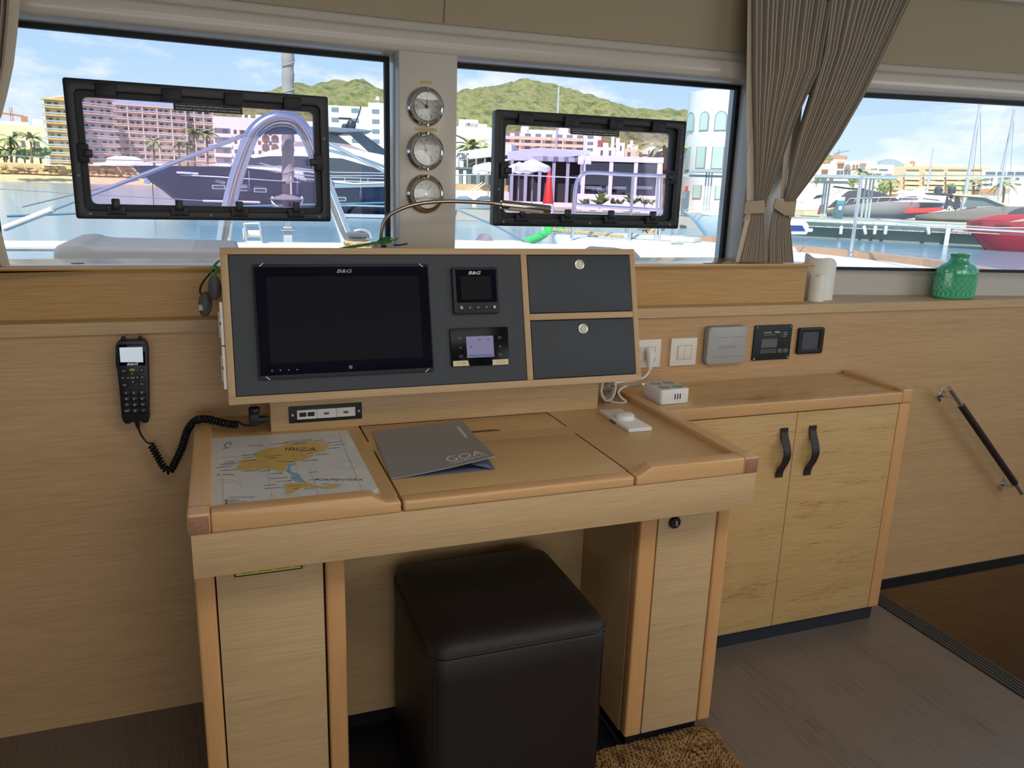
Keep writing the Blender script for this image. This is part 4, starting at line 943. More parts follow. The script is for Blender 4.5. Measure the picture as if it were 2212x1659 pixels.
hd2 = tube('head', [h1, h1.lerp(h2, .02), h1.lerp(h2, .98), h2], [.0108, .0114, .0114, .0108], mat('warm_chrome', '#c9c1b6', .12, 1), la_, 20)
dn = Vector((0, -.55, -.83)); a_ = h1.lerp(h2, .13)+dn*.0085; b_ = h1.lerp(h2, .86)+dn*.0085
tube('diffuser', [a_, a_.lerp(b_, .05), a_.lerp(b_, .95), b_], [.0028, .0062, .0062, .0028], mat('frosted_diffuser', '#b4ada3', .5), hd2, 12)

# ================================================================== FLOATS AND LANYARDS
FLM = mat('grey_foam_float', '#55524f', .7)
def fl(label, px, py, hpx, wpx, d, ang, patch):
    c = Ay(px, py, d); s_ = (Ay(px, py-hpx/2, d)-Ay(px, py+hpx/2, d)).length/2; r_ = s_*wpx/hpx
    t = thing('key_float', label, 'float', tuple(c-Vector((0, 0, s_))), None, 'foam floats hung on the console end')
    n_ = 16; prof = [(.02, -1), (.35, -.95), (.65, -.8), (.9, -.5), (1, -.1), (.98, .25), (.85, .6), (.6, .85), (.3, .97), (.02, 1)]
    V_, F_ = latheg([(r_*a, s_*b) for a, b in prof], (0, 0, 0), 'Z', n_)
    Mr = Matrix.Rotation(R(ang), 3, 'Y'); V_ = [c+Mr @ Vector((v.x, v.y*.75, v.z)) for v in V_]
    b_ = obj('foam_body', V_, F_, FLM, t, 50)
    sm = []
    for k in (-.45, .45): sm.append(tubeg([c+Mr @ Vector((r_*k*math.cos(q*.5)*.98, -r_*.75*math.sqrt(max(0, 1-k*k))*math.cos(q*.5), s_*math.sin(q*.5)*.94)) for q in range(-3, 4)], .0008, 5))
    obj('moulding_seam', *merge(*sm), mat('dark_seam', '#3b3937', .8), t, 60)
    if patch: p = Mr @ Vector((-r_*.62, -r_*.62, -s_*.25)); box('printed_patch', c.x+p.x-.004, c.x+p.x+.004, c.y+p.y-.001, c.y+p.y+.001, c.z+p.z-.006, c.z+p.z+.006, GRP, b_)
    return c+Mr @ Vector((0, 0, s_))
f1 = fl('grey foam float nearest the console, hung on a green cord', 463.6, 622, 54, 27, -.155, 2, 0)
f2 = fl('grey foam float hanging lower, with a pale patch, on a black cord', 443.5, 657, 55, 28, -.13, 6, 1)
GRN = noisemat('green_cord', ['#1d5a2c', '#3f9a4c'], 900, .7); 
hk = Ay(471, 566, -.15)
t = thing('green_lanyard', 'bunched green cord at the upper port corner of the console', 'lanyard', tuple(f1))
for k in range(5):
    random.seed(40+k); j = lambda s: Vector((random.uniform(-s, s), random.uniform(-s, s), random.uniform(-s, s)*.5))
    tube('strand', spline([hk+Vector((.004, 0, .004)), hk+Vector((-.006, 0, -.006))+j(.003), (hk+f1)/2+Vector((-.008+.004*k, 0, 0))+j(.004), f1+j(.003)+Vector((-.003+.0015*k, 0, -.002))], 5), .0013, GRN, t, 6)
t = thing('black_lanyard', 'twisted black cord holding the lower foam float', 'lanyard', tuple(f2))
cv = spline([hk+Vector((-.004, 0, -.012)), Ay(455, 590, -.14), Ay(441, 606, -.135), Ay(433, 622, -.13), Ay(434, 634, -.13), f2+Vector((0, 0, -.002))], 14)
for s in (0, math.pi): tube('strand', [p+Vector((math.cos(i*.9+s), math.sin(i*.9+s), 0))*.0012 for i, p in enumerate(cv)], .0014, mat('black_braid', '#1c1d1c', .7), t, 6)
t = thing('green_cord_tangle', 'knotted green cord beside the lamp base on the console', 'cord', tuple(Ay(833, 520, .03)))
for k in range(7):
    random.seed(70+k); c = Ay(832+random.uniform(-9, 9), 518+random.uniform(-3, 3), .03)
    tube('loop', [c+Vector((.010*math.cos(a*.7+k), .006*math.sin(a*.7), .005*math.sin(a*.7+k*2))) for a in range(9)], .0014, GRN, t, 6, True)
for k in range(3):
    tube('strand', spline([Ay(822, 521+k, .03), Ay(800, 525+2*k, .025), Ay(770, 530+2*k, .02), Ay(735, 536+2*k, .02), Ay(700, 545, .02)], 6), .0014, GRN if k < 2 else mat('yellow_green_cord', '#8f9a3a', .7), t, 6)
tube('strand', spline([Ay(840, 518, .03), Ay(852, 519, .03), Ay(860, 514, .03)], 5), .0015, GRN, t, 6)
tube('black_tail', spline([Ay(850, 529, .04), Ay(862, 529.5, .03), Ay(872, 528, .03), Ay(880, 526, .03)], 5), .0019, cdm, t, 6)

# ================================================================== WIRELESS DIMMER ON THE DESK
A = Az(1299.6, 893, ZS); D_ = Az(1358, 935, ZS); C_ = Az(1408, 931, ZS)
v_ = Vector((A.x-D_.x, A.y-D_.y, 0)); u_ = Vector((C_.x-D_.x, C_.y-D_.y, 0)); ang = math.atan2(u_.y, u_.x); DFm = Fr((D_.x, D_.y, ZS), Matrix.Rotation(ang, 3, 'Z'))
uw = u_.length; vl = v_.length
dm = thing('wireless_dimmer', 'white wireless dimmer plate with a round knob lying on the desk', 'dimmer', (uw/2, vl/2, 0), DFm)
prism('plate', [(0, 0, .0004), (uw, 0, .0004), (uw, vl, .0004), (0, vl, .0004)], (0, 0, .0095), WHP, dm, .0015)
kc = DFm.Mi @ Az(1352, 903, ZS+.010); 
lathe('knob', [(.0001, 0), (.0245, 0), (.0245, .002), (.0228, .0105), (.0205, .0120), (.0001, .0124)], (uw*.5, kc.y, .0098), WHP, dm, 'Z', 36)
box('side_notch', -.0004, .002, vl*.42, vl*.60, .0003, .005, mat('notch_dark', '#4a443e', .7), dm)

# ================================================================== CHART OF THE ISLANDS
MQ = [Az(456, 947, ZS), Az(750, 929, ZS), Az(822, 1066, ZS), Az(455, 1100, ZS)]
mp_ = thing('sea_chart', 'laminated sea chart of two tan islands lying on the desk', 'chart', tuple((MQ[0]+MQ[1]+MQ[2]+MQ[3])/4))
zm = ZS+.0006
prism('laminate', [(p.x, p.y, ZS+.0002) for p in MQ], (0, 0, .0003), mat('clear_laminate', '#d8d2c4', .12), mp_)
def ins(p, c, k): return Vector((c.x+(p.x-c.x)*k, c.y+(p.y-c.y)*k, p.z))
mc = (MQ[0]+MQ[1]+MQ[2]+MQ[3])/4
prism('paper', [(ins(p, mc, .975).x, ins(p, mc, .975).y, ZS+.0005) for p in MQ], (0, 0, .0002), noisemat('chart_paper', ['#d9d8d2', '#cfd0cc'], 30, .25), mp_)
MPX = lambda x, y: Az(440+x/5.672, 920+y/5.672, ZS+.0008)
def mpoly(nm, pts, m, dz): return prism(nm, [(lambda p: (p.x, p.y, ZS+.0007+dz))(MPX(*q)) for q in pts], (0, 0, .0001), m, mp_)
land = [(418, 430), (500, 420), (600, 405), (680, 400), (625, 380), (620, 340), (700, 300), (800, 270), (880, 265), (990, 235), (1080, 215), (1180, 190), (1300, 175), (1400, 190), (1500, 190), (1520, 215), (1550, 240), (1500, 285), (1480, 310), (1360, 335), (1340, 370), (1230, 420), (1060, 450), (1010, 500), (1000, 550), (920, 565), (870, 530), (800, 525), (720, 540), (600, 530), (510, 565), (450, 545), (400, 530), (410, 490), (450, 465), (420, 450)]
fm = [(990, 715), (1050, 700), (1130, 705), (1210, 690), (1290, 695), (1350, 725), (1470, 745), (1580, 705), (1650, 715), (1670, 735), (1600, 765), (1480, 772), (1380, 755), (1220, 755), (1160, 785), (1060, 835), (1010, 838), (1010, 790), (985, 750)]
def grow(pts, k):
    cx = sum(p[0] for p in pts)/len(pts); cy = sum(p[1] for p in pts)/len(pts); return [(cx+(p[0]-cx)*k+(6 if p[0] > cx else -6), cy+(p[1]-cy)*k+(5 if p[1] > cy else -5)) for p in pts]
SEA = noisemat('chart_shallows', ['#a9c4d4', '#c3d0d4'], 60, .3); LAND = noisemat('chart_land', ['#cfa95c', '#d8b670'], 40, .3); MINK = mat('chart_ink', '#3a332c', .4); MRED = mat('chart_red', '#a8463c', .4)
mpoly('shallows', grow(land, 1.035), SEA, 0); mpoly('shallows', grow(fm, 1.10), SEA, 0)
mpoly('shallows', [(1040, 470), (1010, 560), (1080, 600), (1060, 640), (1140, 690), (1260, 690), (1200, 640), (1170, 590), (1070, 560), (1060, 500), (1150, 450)], mat('chart_blue', '#7fa6c8', .3), .00003)
mpoly('island_large', land, LAND, .0001); mpoly('island_small', fm, LAND, .0001)
mpoly('islet', [(1070, 605), (1095, 600), (1105, 620), (1085, 630)], LAND, .0001); mpoly('islet', [(1130, 665), (1160, 662), (1165, 685), (1140, 682)], LAND, .0001)
def mtext(nm, s, x, y, hpx, wpx, m=MINK, slope=-.085):
    a = MPX(x-wpx/2, y-slope*-wpx/2); b = MPX(x+wpx/2, y+slope*wpx/2); c = MPX(x, y); h = (MPX(x, y-hpx/2)-MPX(x, y+hpx/2)).length
    text(nm, s, (c.x, c.y), h, m, mp_, (b-a).length, 'table', ZS+.00095, .00005, rot=math.atan2(b.y-a.y, b.x-a.x))
mtext('lettering', 'IBIZA', 1195, 284, 34, 380); mtext('lettering', 'FORMENTERA', 1660, 660, 26, 580)
mtext('lettering', 'CHARTERS', 640, 244, 16, 180); mtext('lettering', 'Es Vedra', 270, 596, 18, 205); mtext('lettering', 'Conejera', 305, 384, 13, 160, GREYT)
for i, s in enumerate(('FONDEO SEGURO', 'PUERTO', 'BEACH CLUB', 'RESTAURANTE', 'BOYAS')):
    ww = (300, 125, 205, 230, 110)[i]; mtext('legend', s, 315+ww/2, 890+24*i-.10*ww/2, 13, ww)
    p = [MPX(x, y) for x, y in ((258, 903+21*i), (298, 901+21*i), (298, 915+21*i), (258, 917+21*i))]
    prism('legend_key', [(q.x, q.y, zm+.0002) for q in p], (0, 0, .0001), (mat('key_green', '#4d6b50', .4), mat('key_blue', '#4a5a80', .4), MRED, mat('key_dark', '#574038', .4), mat('key_sky', '#7fa2c4', .4))[i], mp_)
lg = [MPX(x, y) for x, y in ((230, 283), (300, 272), (262, 262), (252, 240), (285, 212), (330, 202), (333, 238))]
tube('sail_logo', [p+Vector((0, 0, .0003)) for p in lg], .0007, MINK, mp_, 5)
tube('logo_line', [p+Vector((0, 0, .0003)) for p in (MPX(300, 272), MPX(500, 262), MPX(725, 238))], .0004, GREYT, mp_, 4)
bars = [(460, 365, 180), (475, 396, 140), (265, 440, 115), (240, 462, 130), (205, 480, 200), (155, 512, 200), (212, 550, 190), (455, 430, 190), (525, 556, 150), (685, 558, 130), (820, 590, 120), (818, 648, 215), (897, 684, 120), (735, 732, 160), (740, 770, 205), (1230, 773, 145), (1275, 665, 140), (815, 228, 235), (985, 200, 180), (1190, 178, 140), (1365, 180, 110), (1085, 220, 185), (1520, 205, 185), (1575, 235, 170), (1520, 278, 150), (1370, 357, 165), (1205, 432, 130), (790, 397, 60), (1260, 338, 65), (1165, 316, 220), (750, 375, 210), (1010, 440, 50), (1280, 572, 110), (1035, 738, 165), (1090, 768, 75), (1440, 716, 95), (895, 440, 100), (575, 560, 0)]
gb_ = []
for i, (x, y, ww) in enumerate(bars):
    if not ww: continue
    k = 0
    while k < ww:                                   # broken strokes: place names too small to read
        lw_ = 8+(i*7+k) % 13; a = MPX(x+k, y-.085*k-3); b = MPX(min(x+k+lw_, x+ww), y-.085*(k+lw_)-3); c = MPX(min(x+k+lw_, x+ww), y-.085*(k+lw_)+3); d = MPX(x+k, y-.085*k+3)
        gb_.append(prismg([(q.x, q.y, ZS+.00095) for q in (a, b, c, d)], (0, 0, .00005))); k += lw_+4
tag(obj('place_names', *merge(*gb_), MINK, mp_), kind='stuff')
for x, y, ww in ((600, 418, 50), (845, 393, 45), (1060, 438, 55), (1335, 418, 60), (790, 541, 30), (935, 582, 35), (1030, 672, 50)):
    p = [MPX(x, y-4), MPX(x+ww, y-4-.085*ww), MPX(x+ww, y+5-.085*ww), MPX(x, y+5)]; prism('red_mark', [(q.x, q.y, ZS+.001) for q in p], (0, 0, .00005), MRED, mp_)
LNG = mat('chart_line', '#a5a6a4', .4)
for cxy, rx_, ry_ in (((245, 740), 215, 82), ((245, 740), 130, 50), ((1795, 478), 150, 55), ((1795, 478), 95, 34)):
    tube('compass_rose', [MPX(cxy[0]+rx_*math.cos(a*.26), cxy[1]-.06*rx_*math.cos(a*.26)+ry_*math.sin(a*.26))+Vector((0, 0, .0001)) for a in range(24)] if cxy[0] > 1000 or rx_ < 150 else [MPX(cxy[0]+rx_*math.cos(a*.26), cxy[1]+ry_*math.sin(a*.26))+Vector((0, 0, .0001)) for a in range(-7, 8)], .0003, LNG, mp_, 4)
for (xa, ya, xb, yb2) in ((235, 640, 240, 990), (745, 310, 850, 935), (1095, 330, 1150, 560), (1300, 520, 1420, 880), (120, 400, 620, 375), (1650, 90, 1950, 800)):
    tube('grid_line', [MPX(xa, ya)+Vector((0, 0, .0003)), MPX(xb, yb2)+Vector((0, 0, .0003))], .0003, LNG, mp_, 4)
prism('torn_corner', [(p.x, p.y, ZS+.004) for p in (MPX(2050, 830), MPX(2130, 785), MPX(2145, 800), MPX(2105, 855))], (0, 0, .001), WHP, mp_)

# ================================================================== GREY FOLDER
q = [Az(802.9, 931.3, ZS+.003), Az(998.9, 908.5, ZS+.003), Az(1070, 1013.6, ZS+.001), Az(845, 1035.3, ZS+.001)]
fo = thing('brochure_folder', 'grey card folder with white lettering lying half open on the desk', 'folder', tuple((q[0]+q[2])/2))
FG = mat('grey_card', '#8d8986', .38); FE = mat('card_edge', '#d5d3d0', .6); FI = mat('blue_grey_card', '#6d7590', .5)
prism('back_cover', [(p.x, p.y, ZS+.0006) for p in q], (0, 0, .0008), FI, fo)
up = Ay(1069.4, 988.5, q[2].y); lift = up.z-(ZS+.001)
V_, F_ = [], []; n_ = 10
for i in range(n_+1):
    for j in range(n_+1):
        s, t_ = i/n_, j/n_          # s left to right, t back to front
        p = (q[0]*(1-s)+q[1]*s)*(1-t_)+(q[3]*(1-s)+q[2]*s)*t_
        V_.append((p.x, p.y, ZS+.0020+.0015*s+lift*(s**1.5)*(t_**1.6)))
k = len(V_); V_ += [(v[0], v[1], v[2]+.0007) for v in V_]
for i in range(n_):
    for j in range(n_):
        a = i*(n_+1)+j; f_ = (a, a+1, a+n_+2, a+n_+1); F_.append(f_); F_.append(tuple(x+k for x in f_[::-1]))
bd = [i*(n_+1) for i in range(n_+1)]+[n_*(n_+1)+j for j in range(1, n_+1)]+[i*(n_+1)+n_ for i in range(n_-1, -1, -1)]+[j for j in range(n_-1, 0, -1)]
mi = [0]*len(F_)
for i in range(len(bd)): a, b = bd[i], bd[(i+1) % len(bd)]; F_.append((a, b, b+k, a+k)); mi.append(1)
fc = fixn(obj('front_cover', V_, F_, [FG, FE], fo, 40, None, mi))
prism('inner_flap', [(p.x, p.y, p.z) for p in (Az(1020, 1003, ZS+.012), Az(1066, 1014, ZS+.0018), Az(1050, 1000, ZS+.0018), Az(1030, 985, ZS+.016))], (0, 0, .0006), FI, fo)
def cov(s, t_): p = (q[0]*(1-s)+q[1]*s)*(1-t_)+(q[3]*(1-s)+q[2]*s)*t_; return Vector((p.x, p.y, ZS+.0029+.0015*s+lift*(s**1.5)*(t_**1.6)))
def covtext(nm, s_, s0, t0, w_, h_, rot=0, bold=0):
    o = text(nm, s_, (0, 0), 1, mat('white_print', '#d9d8d4', .5), fo, 1, 'table', 0, 0, rot=0, bold=bold)
    off = OFF[o.name]; uu_ = (q[2]-q[3]); vv_ = (q[3]-q[0])
    for v in o.data.vertices:
        a = v.co.x+off.x; b = v.co.y+off.y
        if rot: a, b = b, -a; s = s0+a*w_; t_ = t0-b*h_
        else: s = s0+a*w_; t_ = t0-b*h_
        s = min(max(s, 0), 1); t_ = min(max(t_, 0), 1); p = cov(s, t_); v.co = p+Vector((0, 0, .0003))-off
    return o
covtext('logo', 'GOA', .745, .845, .36, .115, 0, 0); covtext('logo', 'catamarans', .76, .925, .36, .045)
for k in range(9):                                  # small upright print on the cover, too fine to read
    a = [cov(.885+.03*e, .15+.033*k+g_) for e, g_ in ((0, 0), (1, 0), (1, .022), (0, .022))]; prism('small_print', [p+Vector((0, 0, .0002)) for p in a], (0, 0, .0002), mat('white_print', '#d9d8d4', .5), fo)

# ================================================================== STOOL
sx, sy = (.320+.690)/2, (-.690-.326)/2; hx, hy = .185, .182
so = thing('cube_stool', 'dark brown leather cube stool pushed under the desk', 'stool', (sx, sy, 0))
def rings(L, n=6):
    V_, F_ = [], []; c = 0
    for (kx, ky, r_, z_) in L:
        q = rrect(-kx, kx, -ky, ky, r_, n); c = len(q); V_ += [(sx+a, sy+b, z_) for a, b in q]
    for i in range(len(L)-1):
        for j in range(c): F_.append((i*c+j, i*c+(j+1) % c, (i+1)*c+(j+1) % c, (i+1)*c+j))
    F_.append(list(range(c))[::-1]); F_.append([(len(L)-1)*c+j for j in range(c)]); return V_, F_
obj('side_cover', *rings([(hx-.004, hy-.004, .030, .0), (hx-.001, hy-.001, .034, .01), (hx, hy, .036, .2), (hx-.001, hy-.001, .036, .38), (hx+.001, hy+.001, .036, .425), (hx-.006, hy-.006, .034, .436)]), LEA, so, 60)
obj('seat_cushion', *rings([(hx-.006, hy-.006, .034, .434), (hx-.001, hy-.001, .036, .438), (hx-.003, hy-.003, .036, .446), (hx-.012, hy-.012, .036, .455), (hx-.030, hy-.030, .036, .4625), (hx-.065, hy-.065, .036, .4675), (hx-.11, hy-.11, .03, .4700), (hx-.16, hy-.16, .015, .4710)]), LEA, so, 60)
tube('piping', [(sx+a, sy+b, .4365) for a, b in rrect(-hx+.001, hx-.001, -hy+.001, hy-.001, .036, 6)], .0026, LEA, so, 6, True)
for e, f_ in ((1, 1), (1, -1), (-1, 1), (-1, -1)):
    a = R(45)*1.0; px_ = sx+e*(hx-.0105); py_ = sy+f_*(hy-.0105)
    tube('corner_seam', [(px_, py_, .02), (px_, py_, .43)], .0012, LEA, so, 5)

# ================================================================== JUTE RUG
JUT = noisemat('jute_fibre', ['#4a3018', '#7d5a32', '#a8814e', '#6b4a26'], 45, .9, detail=3, pos=(.25, .75))
rc = (.882, -.93); rg = thing('jute_rug', 'braided jute rug with a puckered corner beside the stool', 'rug', (rc[0], rc[1], 0))
def hump(x, y): return .022*math.exp(-(((x-.99)/.09)**2+((y+.575)/.04)**2))+.010*math.exp(-(((x-.87)/.10)**2+((y+.60)/.05)**2))
blob = []
for th in (-.55, .0, .55):
    for ph in range(6): blob.append((math.cos(th*1.6)*math.cos(ph*math.pi/3), math.cos(th*1.6)*math.sin(ph*math.pi/3), math.sin(th*1.6)))
bf = [(r_*6+j, r_*6+(j+1) % 6, r_*6+6+(j+1) % 6, r_*6+6+j) for r_ in range(2) for j in range(6)]+[tuple(range(6))[::-1], tuple(12+j for j in range(6))]
V_, F_ = [], []; random.seed(3)
for k in range(13):
    hw_, hl = .176-.0125*k, .395-.0125*k; r_ = max(.01, .045-.001*k); loop = [Vector((rc[0]+a, rc[1]+b, 0)) for a, b in rrect(-hw_, hw_, -hl, hl, r_, 5)]
    acc = 0; side = 0
    for i in range(len(loop)):
        a, b = loop[i], loop[(i+1) % len(loop)]; sl_ = (b-a).length; t = (b-a).normalized(); nn = Vector((-t.y, t.x, 0)); d = acc
        while d < sl_:
            p = a+t*d; side = 1-side
            if p.y > -1.12 and p.x > .6:
                sgn = 1 if side else -1; p = p+nn*(.003*sgn); an = math.atan2(t.y, t.x)+sgn*.55; z0 = .007+hump(p.x, p.y)+random.uniform(-.0012, .0012)
                L1, L2, L3 = .0078*random.uniform(.8, 1.2), .0036, .0055; kk = len(V_)
                for q in blob:
                    x_, y_ = q[0]*L1, q[1]*L2; V_.append((p.x+x_*math.cos(an)-y_*math.sin(an), p.y+x_*math.sin(an)+y_*math.cos(an), max(.0005, z0+q[2]*L3)))
                F_ += [tuple(j+kk for j in f) for f in bf]
            d += .0056
        acc = d-sl_
tag(obj('braids', V_, F_, JUT, rg, 60), kind='stuff')
box('backing', rc[0]-.166, rc[0]+.166, rc[1]-.385, rc[1]+.385, .0008, .004, mat('jute_backing', '#6b4c2c', .9), rg)

# ================================================================== CURTAINS
def curtmat():
    m = noisemat('taupe_curtain', ['#a09384', '#b2a695'], 700, .9); return m
CUR = curtmat(); CURL = mat('curtain_lining', '#c9bba8', .9); CURT = mat('curtain_tie', '#b09d82', .9)
def cpanel(par, rows, Y, N, amp, seed, nm='pleated_fabric', sub=6):
    """rows: (py, left px, right px, pleat depth factor); pleats run down the panel"""
    rnd = random.Random(seed); wts = [rnd.uniform(.7, 1.4) for _ in range(N)]; tot = sum(wts); us = [0]
    for w_ in wts: us.append(us[-1]+w_/tot)
    cols = []
    for i in range(N):
        a, b = us[i], us[i+1]; dp = rnd.uniform(.65, 1.15)
        cols += [(a, .0), (a+(b-a)*.18, -.95*dp), (a+(b-a)*.42, -dp), (a+(b-a)*.62, -.55*dp), (a+(b-a)*.80, .15)]
    cols.append((1.0, 0))
    rr = []
    for i in range(len(rows)-1):
        for s in range(sub):
            t = s/sub; t2 = t
            rr.append(tuple(rows[i][k]*(1-t2)+rows[i+1][k]*t2 for k in range(4)))
    rr.append(rows[-1]); V_, F_ = [], []
    for (py, xl, xr, f_) in rr:
        L = Ay(xl, py, Y); Q = Ay(xr, py, Y)
        for u, d in cols:
            p = L.lerp(Q, u); V_.append((p.x, Y+d*amp*f_, p.z))
    c = len(cols)
    for i in range(len(rr)-1):
        for j in range(c-1): F_.append((i*c+j, (i+1)*c+j, (i+1)*c+j+1, i*c+j+1))
    o = obj(nm, V_, F_, CUR, par, 35)
    md_ = o.modifiers.new('thickness', 'SOLIDIFY'); md_.thickness = .0012; return o
def strip(par, nm, pts, Y, d, m):
    q = [Ay(x, y, Y) for x, y in pts]; return prism(nm, [(p.x, Y, p.z) for p in q], (0, d, 0), m, par, .001)
YC = .045
t = thing('curtain', 'taupe pleated curtain tied back, left of the starboard pair', 'curtain', tuple(Ay(1630, 557, YC)), None, 'tied curtains')
cpanel(t, [(-60, 1625, 1800, 1), (60, 1625, 1778, 1), (150, 1625, 1762, 1), (261, 1627, 1711, .95), (330, 1629, 1688, .85), (390, 1630, 1667, .7), (432, 1630, 1652, .5), (447, 1629, 1650, .45)], YC, 17, .020, 5)
cpanel(t, [(447, 1626, 1650, .45), (470, 1622, 1651, .5), (510, 1612, 1653, .6), (566, 1598, 1655, .7)], YC, 12, .012, 6, 'lower_fabric')
strip(t, 'lining', [(1613, 330), (1613, 440), (1630, 440), (1630, 262)], YC+.004, .002, CURL); strip(t, 'lining', [(1612, 460), (1588, 566), (1606, 566), (1626, 458)], YC+.002, -.002, CURL)
strip(t, 'lining', [(1616, -40), (1612, 250), (1613, 335), (1632, 330), (1628, -40)], YC+.006, .002, CURL)
strip(t, 'tie_band', [(1609, 436), (1650, 432), (1651, 460), (1605, 462)], YC-.014, -.004, CURT); strip(t, 'tie_tail', [(1612, 458), (1603, 480), (1618, 470)], YC-.012, -.003, CURT)
t = thing('curtain', 'taupe pleated curtain tied back, fanning out to the right of the pair', 'curtain', tuple(Ay(1690, 557, YC)), None, 'tied curtains')
cpanel(t, [(-60, 1786, 1998, 1), (0, 1786, 1965, 1), (112, 1773, 1909, 1), (213, 1745, 1858, 1), (299, 1718, 1808, .95), (374, 1703, 1758, .75), (430, 1694, 1717, .5), (446, 1692, 1714, .45)], YC-.006, 19, .020, 8)
cpanel(t, [(446, 1672, 1714, .45), (480, 1664, 1706, .55), (520, 1660, 1709, .65), (567, 1659, 1713, .7)], YC-.006, 14, .012, 9, 'lower_fabric')
strip(t, 'lining', [(1686, 430), (1700, 250), (1716, 262), (1700, 374), (1696, 430)], YC+.003, .002, CURL)
strip(t, 'tie_band', [(1675, 428), (1697, 436), (1719, 434), (1714, 464), (1694, 466), (1668, 448)], YC-.020, -.005, CURT); strip(t, 'tie_tail', [(1712, 440), (1716, 468), (1702, 470)], YC-.018, -.003, CURT)
t = thing('curtain', 'taupe pleated curtain at the port edge of the picture', 'curtain', tuple(Ay(-60, 560, .02)), None, 'tied curtains')
cpanel(t, [(-60, -170, 30, 1), (40, -165, 24, 1), (140, -150, 14, 1), (240, -130, -8, .95), (330, -115, -35, .75), (400, -105, -60, .5)], .02, 16, .020, 11)
strip(t, 'lining', [(20, -60), (48, -60), (38, 70), (30, 140), (16, 205), (4, 250), (-20, 300), (-30, 290), (0, 180), (14, 60)], .012, -.002, CURL)
cpanel(t, [(400, -108, -58, .5), (440, -112, -40, .5), (500, -118, -8, .6), (574, -124, 10, .7)], .02, 12, .012, 12, 'lower_fabric')
strip(t, 'lining', [(-45, 430), (-10, 470), (6, 510), (22, 574), (2, 574), (-14, 520), (-40, 470)], .012, -.002, CURL)
strip(t, 'tie_band', [(-112, 385), (-52, 390), (-52, 415), (-112, 412)], .004, -.005, CURT)

# ================================================================== OUTSIDE: WATER, LAND
WZ = -1.2
def watermat():
    m = bpy.data.materials.new('harbour_water'); m.use_nodes = True; t = m.node_tree; b = t.nodes['Principled BSDF']
    b.inputs['Base Color'].default_value = (*lin('#86adbf'), 1); b.inputs['Roughness'].default_value = .12; b.inputs['IOR'].default_value = 1.33
    g = N(t, 'ShaderNodeTexCoord'); hs_ = []
    for sc, st, dist, vec in ((.9, .45, .07, (1, 2.2, 1)), (5.0, .4, .02, (1, 1.8, 1))):
        mp = N(t, 'ShaderNodeMapping'); mp.inputs['Scale'].default_value = vec; t.links.new(g.outputs['Object'], mp.inputs[0])
        n = N(t, 'ShaderNodeTexNoise'); n.inputs['Scale'].default_value = sc; n.inputs['Detail'].default_value = 4; t.links.new(mp.outputs[0], n.inputs['Vector'])
        u = N(t, 'ShaderNodeBump'); u.inputs['Strength'].default_value = st; u.inputs['Distance'].default_value = dist; t.links.new(n.outputs['Fac'], u.inputs['Height'])
        if hs_: t.links.new(hs_[-1].outputs[0], u.inputs['Normal'])
        hs_.append(u)
    t.links.new(hs_[-1].outputs[0], b.inputs['Normal']); return m
sea = obj('harbour_water', [(-700, -60, WZ), (900, -60, WZ), (900, 900, WZ), (-700, 900, WZ)], [(0, 1, 2, 3)], watermat()); tag(sea, 'calm rippled blue harbour water around the boats', 'water', kind='stuff')
SAND = noisemat('beach_sand', ['#d9bd86', '#ead6a4'], .8, .9); ROCK = noisemat('rock', ['#b3986c', '#e0c692'], .6, .9, bump=.5, bdist=.3)
WHI = mat('white_render', '#efece4', .8); CRM = mat('cream_render', '#eddfb8', .8); PNK = mat('pink_band', '#efcfb6', .8); TAN = mat('tan_render', '#d2ba98', .8)
WINM = mat('dark_window', '#646c76', .2); WIN2 = mat('window_blue', '#7d8f9c', .15); RAILG = mat('balcony_glass', '#b7bfc4', .2); SHUT = mat('brown_shutter', '#8a6048', .7); TERR = mat('terracotta', '#c48a6a', .8)
LEAF = noisemat('palm_leaf', ['#7b8648', '#b3b578'], 2, .7); LEAF2 = noisemat('bush_leaf', ['#668544', '#a3b368'], 3, .7); TRK = noisemat('palm_trunk', ['#6a5138', '#8f7350'], 6, .9)
HILL = noisemat('pine_hillside', ['#565f38', '#7e8350', '#a09b66', '#6d7348'], .11, .95, detail=9, bump=1, bdist=5, pos=(.3, .7))
# shore: beach, rock wall, promenade
F = FF(90, 236); L0 = F.on(-900, 388).x; L1 = F.on(560, 388).x
bch = obj('beach', [(L0, -3, WZ-.1), (L1, -3, WZ-.1), (L1, 3, -.5), (L0, 3, -.5), (L1, 9, .5), (L0, 9, .5)], [(0, 1, 2, 3), (3, 2, 4, 5)], SAND, None, 0, F); tag(bch, 'sandy beach strip along the far shore', 'beach', kind='stuff')
random.seed(5); rk = []
for k in range(260):
    x = random.uniform(F.on(0, 380).x, F.on(480, 380).x); s = random.uniform(.4, 1.1); v, f = latheg([(.05*s, -.6*s), (s, -.2*s), (.8*s, .5*s), (.05*s, .8*s)], (0, 0, 0), 'Z', 5)
    a = random.uniform(0, 6); rk.append(([Vector((x+p.x*math.cos(a)*1.3, 9+p.y+random.uniform(-.05, .05), 1.0+p.z*.7+(k % 3)*.7)) for p in v], f))
tag(obj('rock_bank', *merge(*rk), ROCK, None, 0, F), 'bank of tumbled tan rocks behind the beach', 'rocks', kind='stuff')
pr_ = tag(box('promenade', L0, F.on(900, 380).x, 10, 300, -1, 3.3, SAND, None, 0, F), 'pale promenade ground behind the rocks', 'ground', kind='stuff')
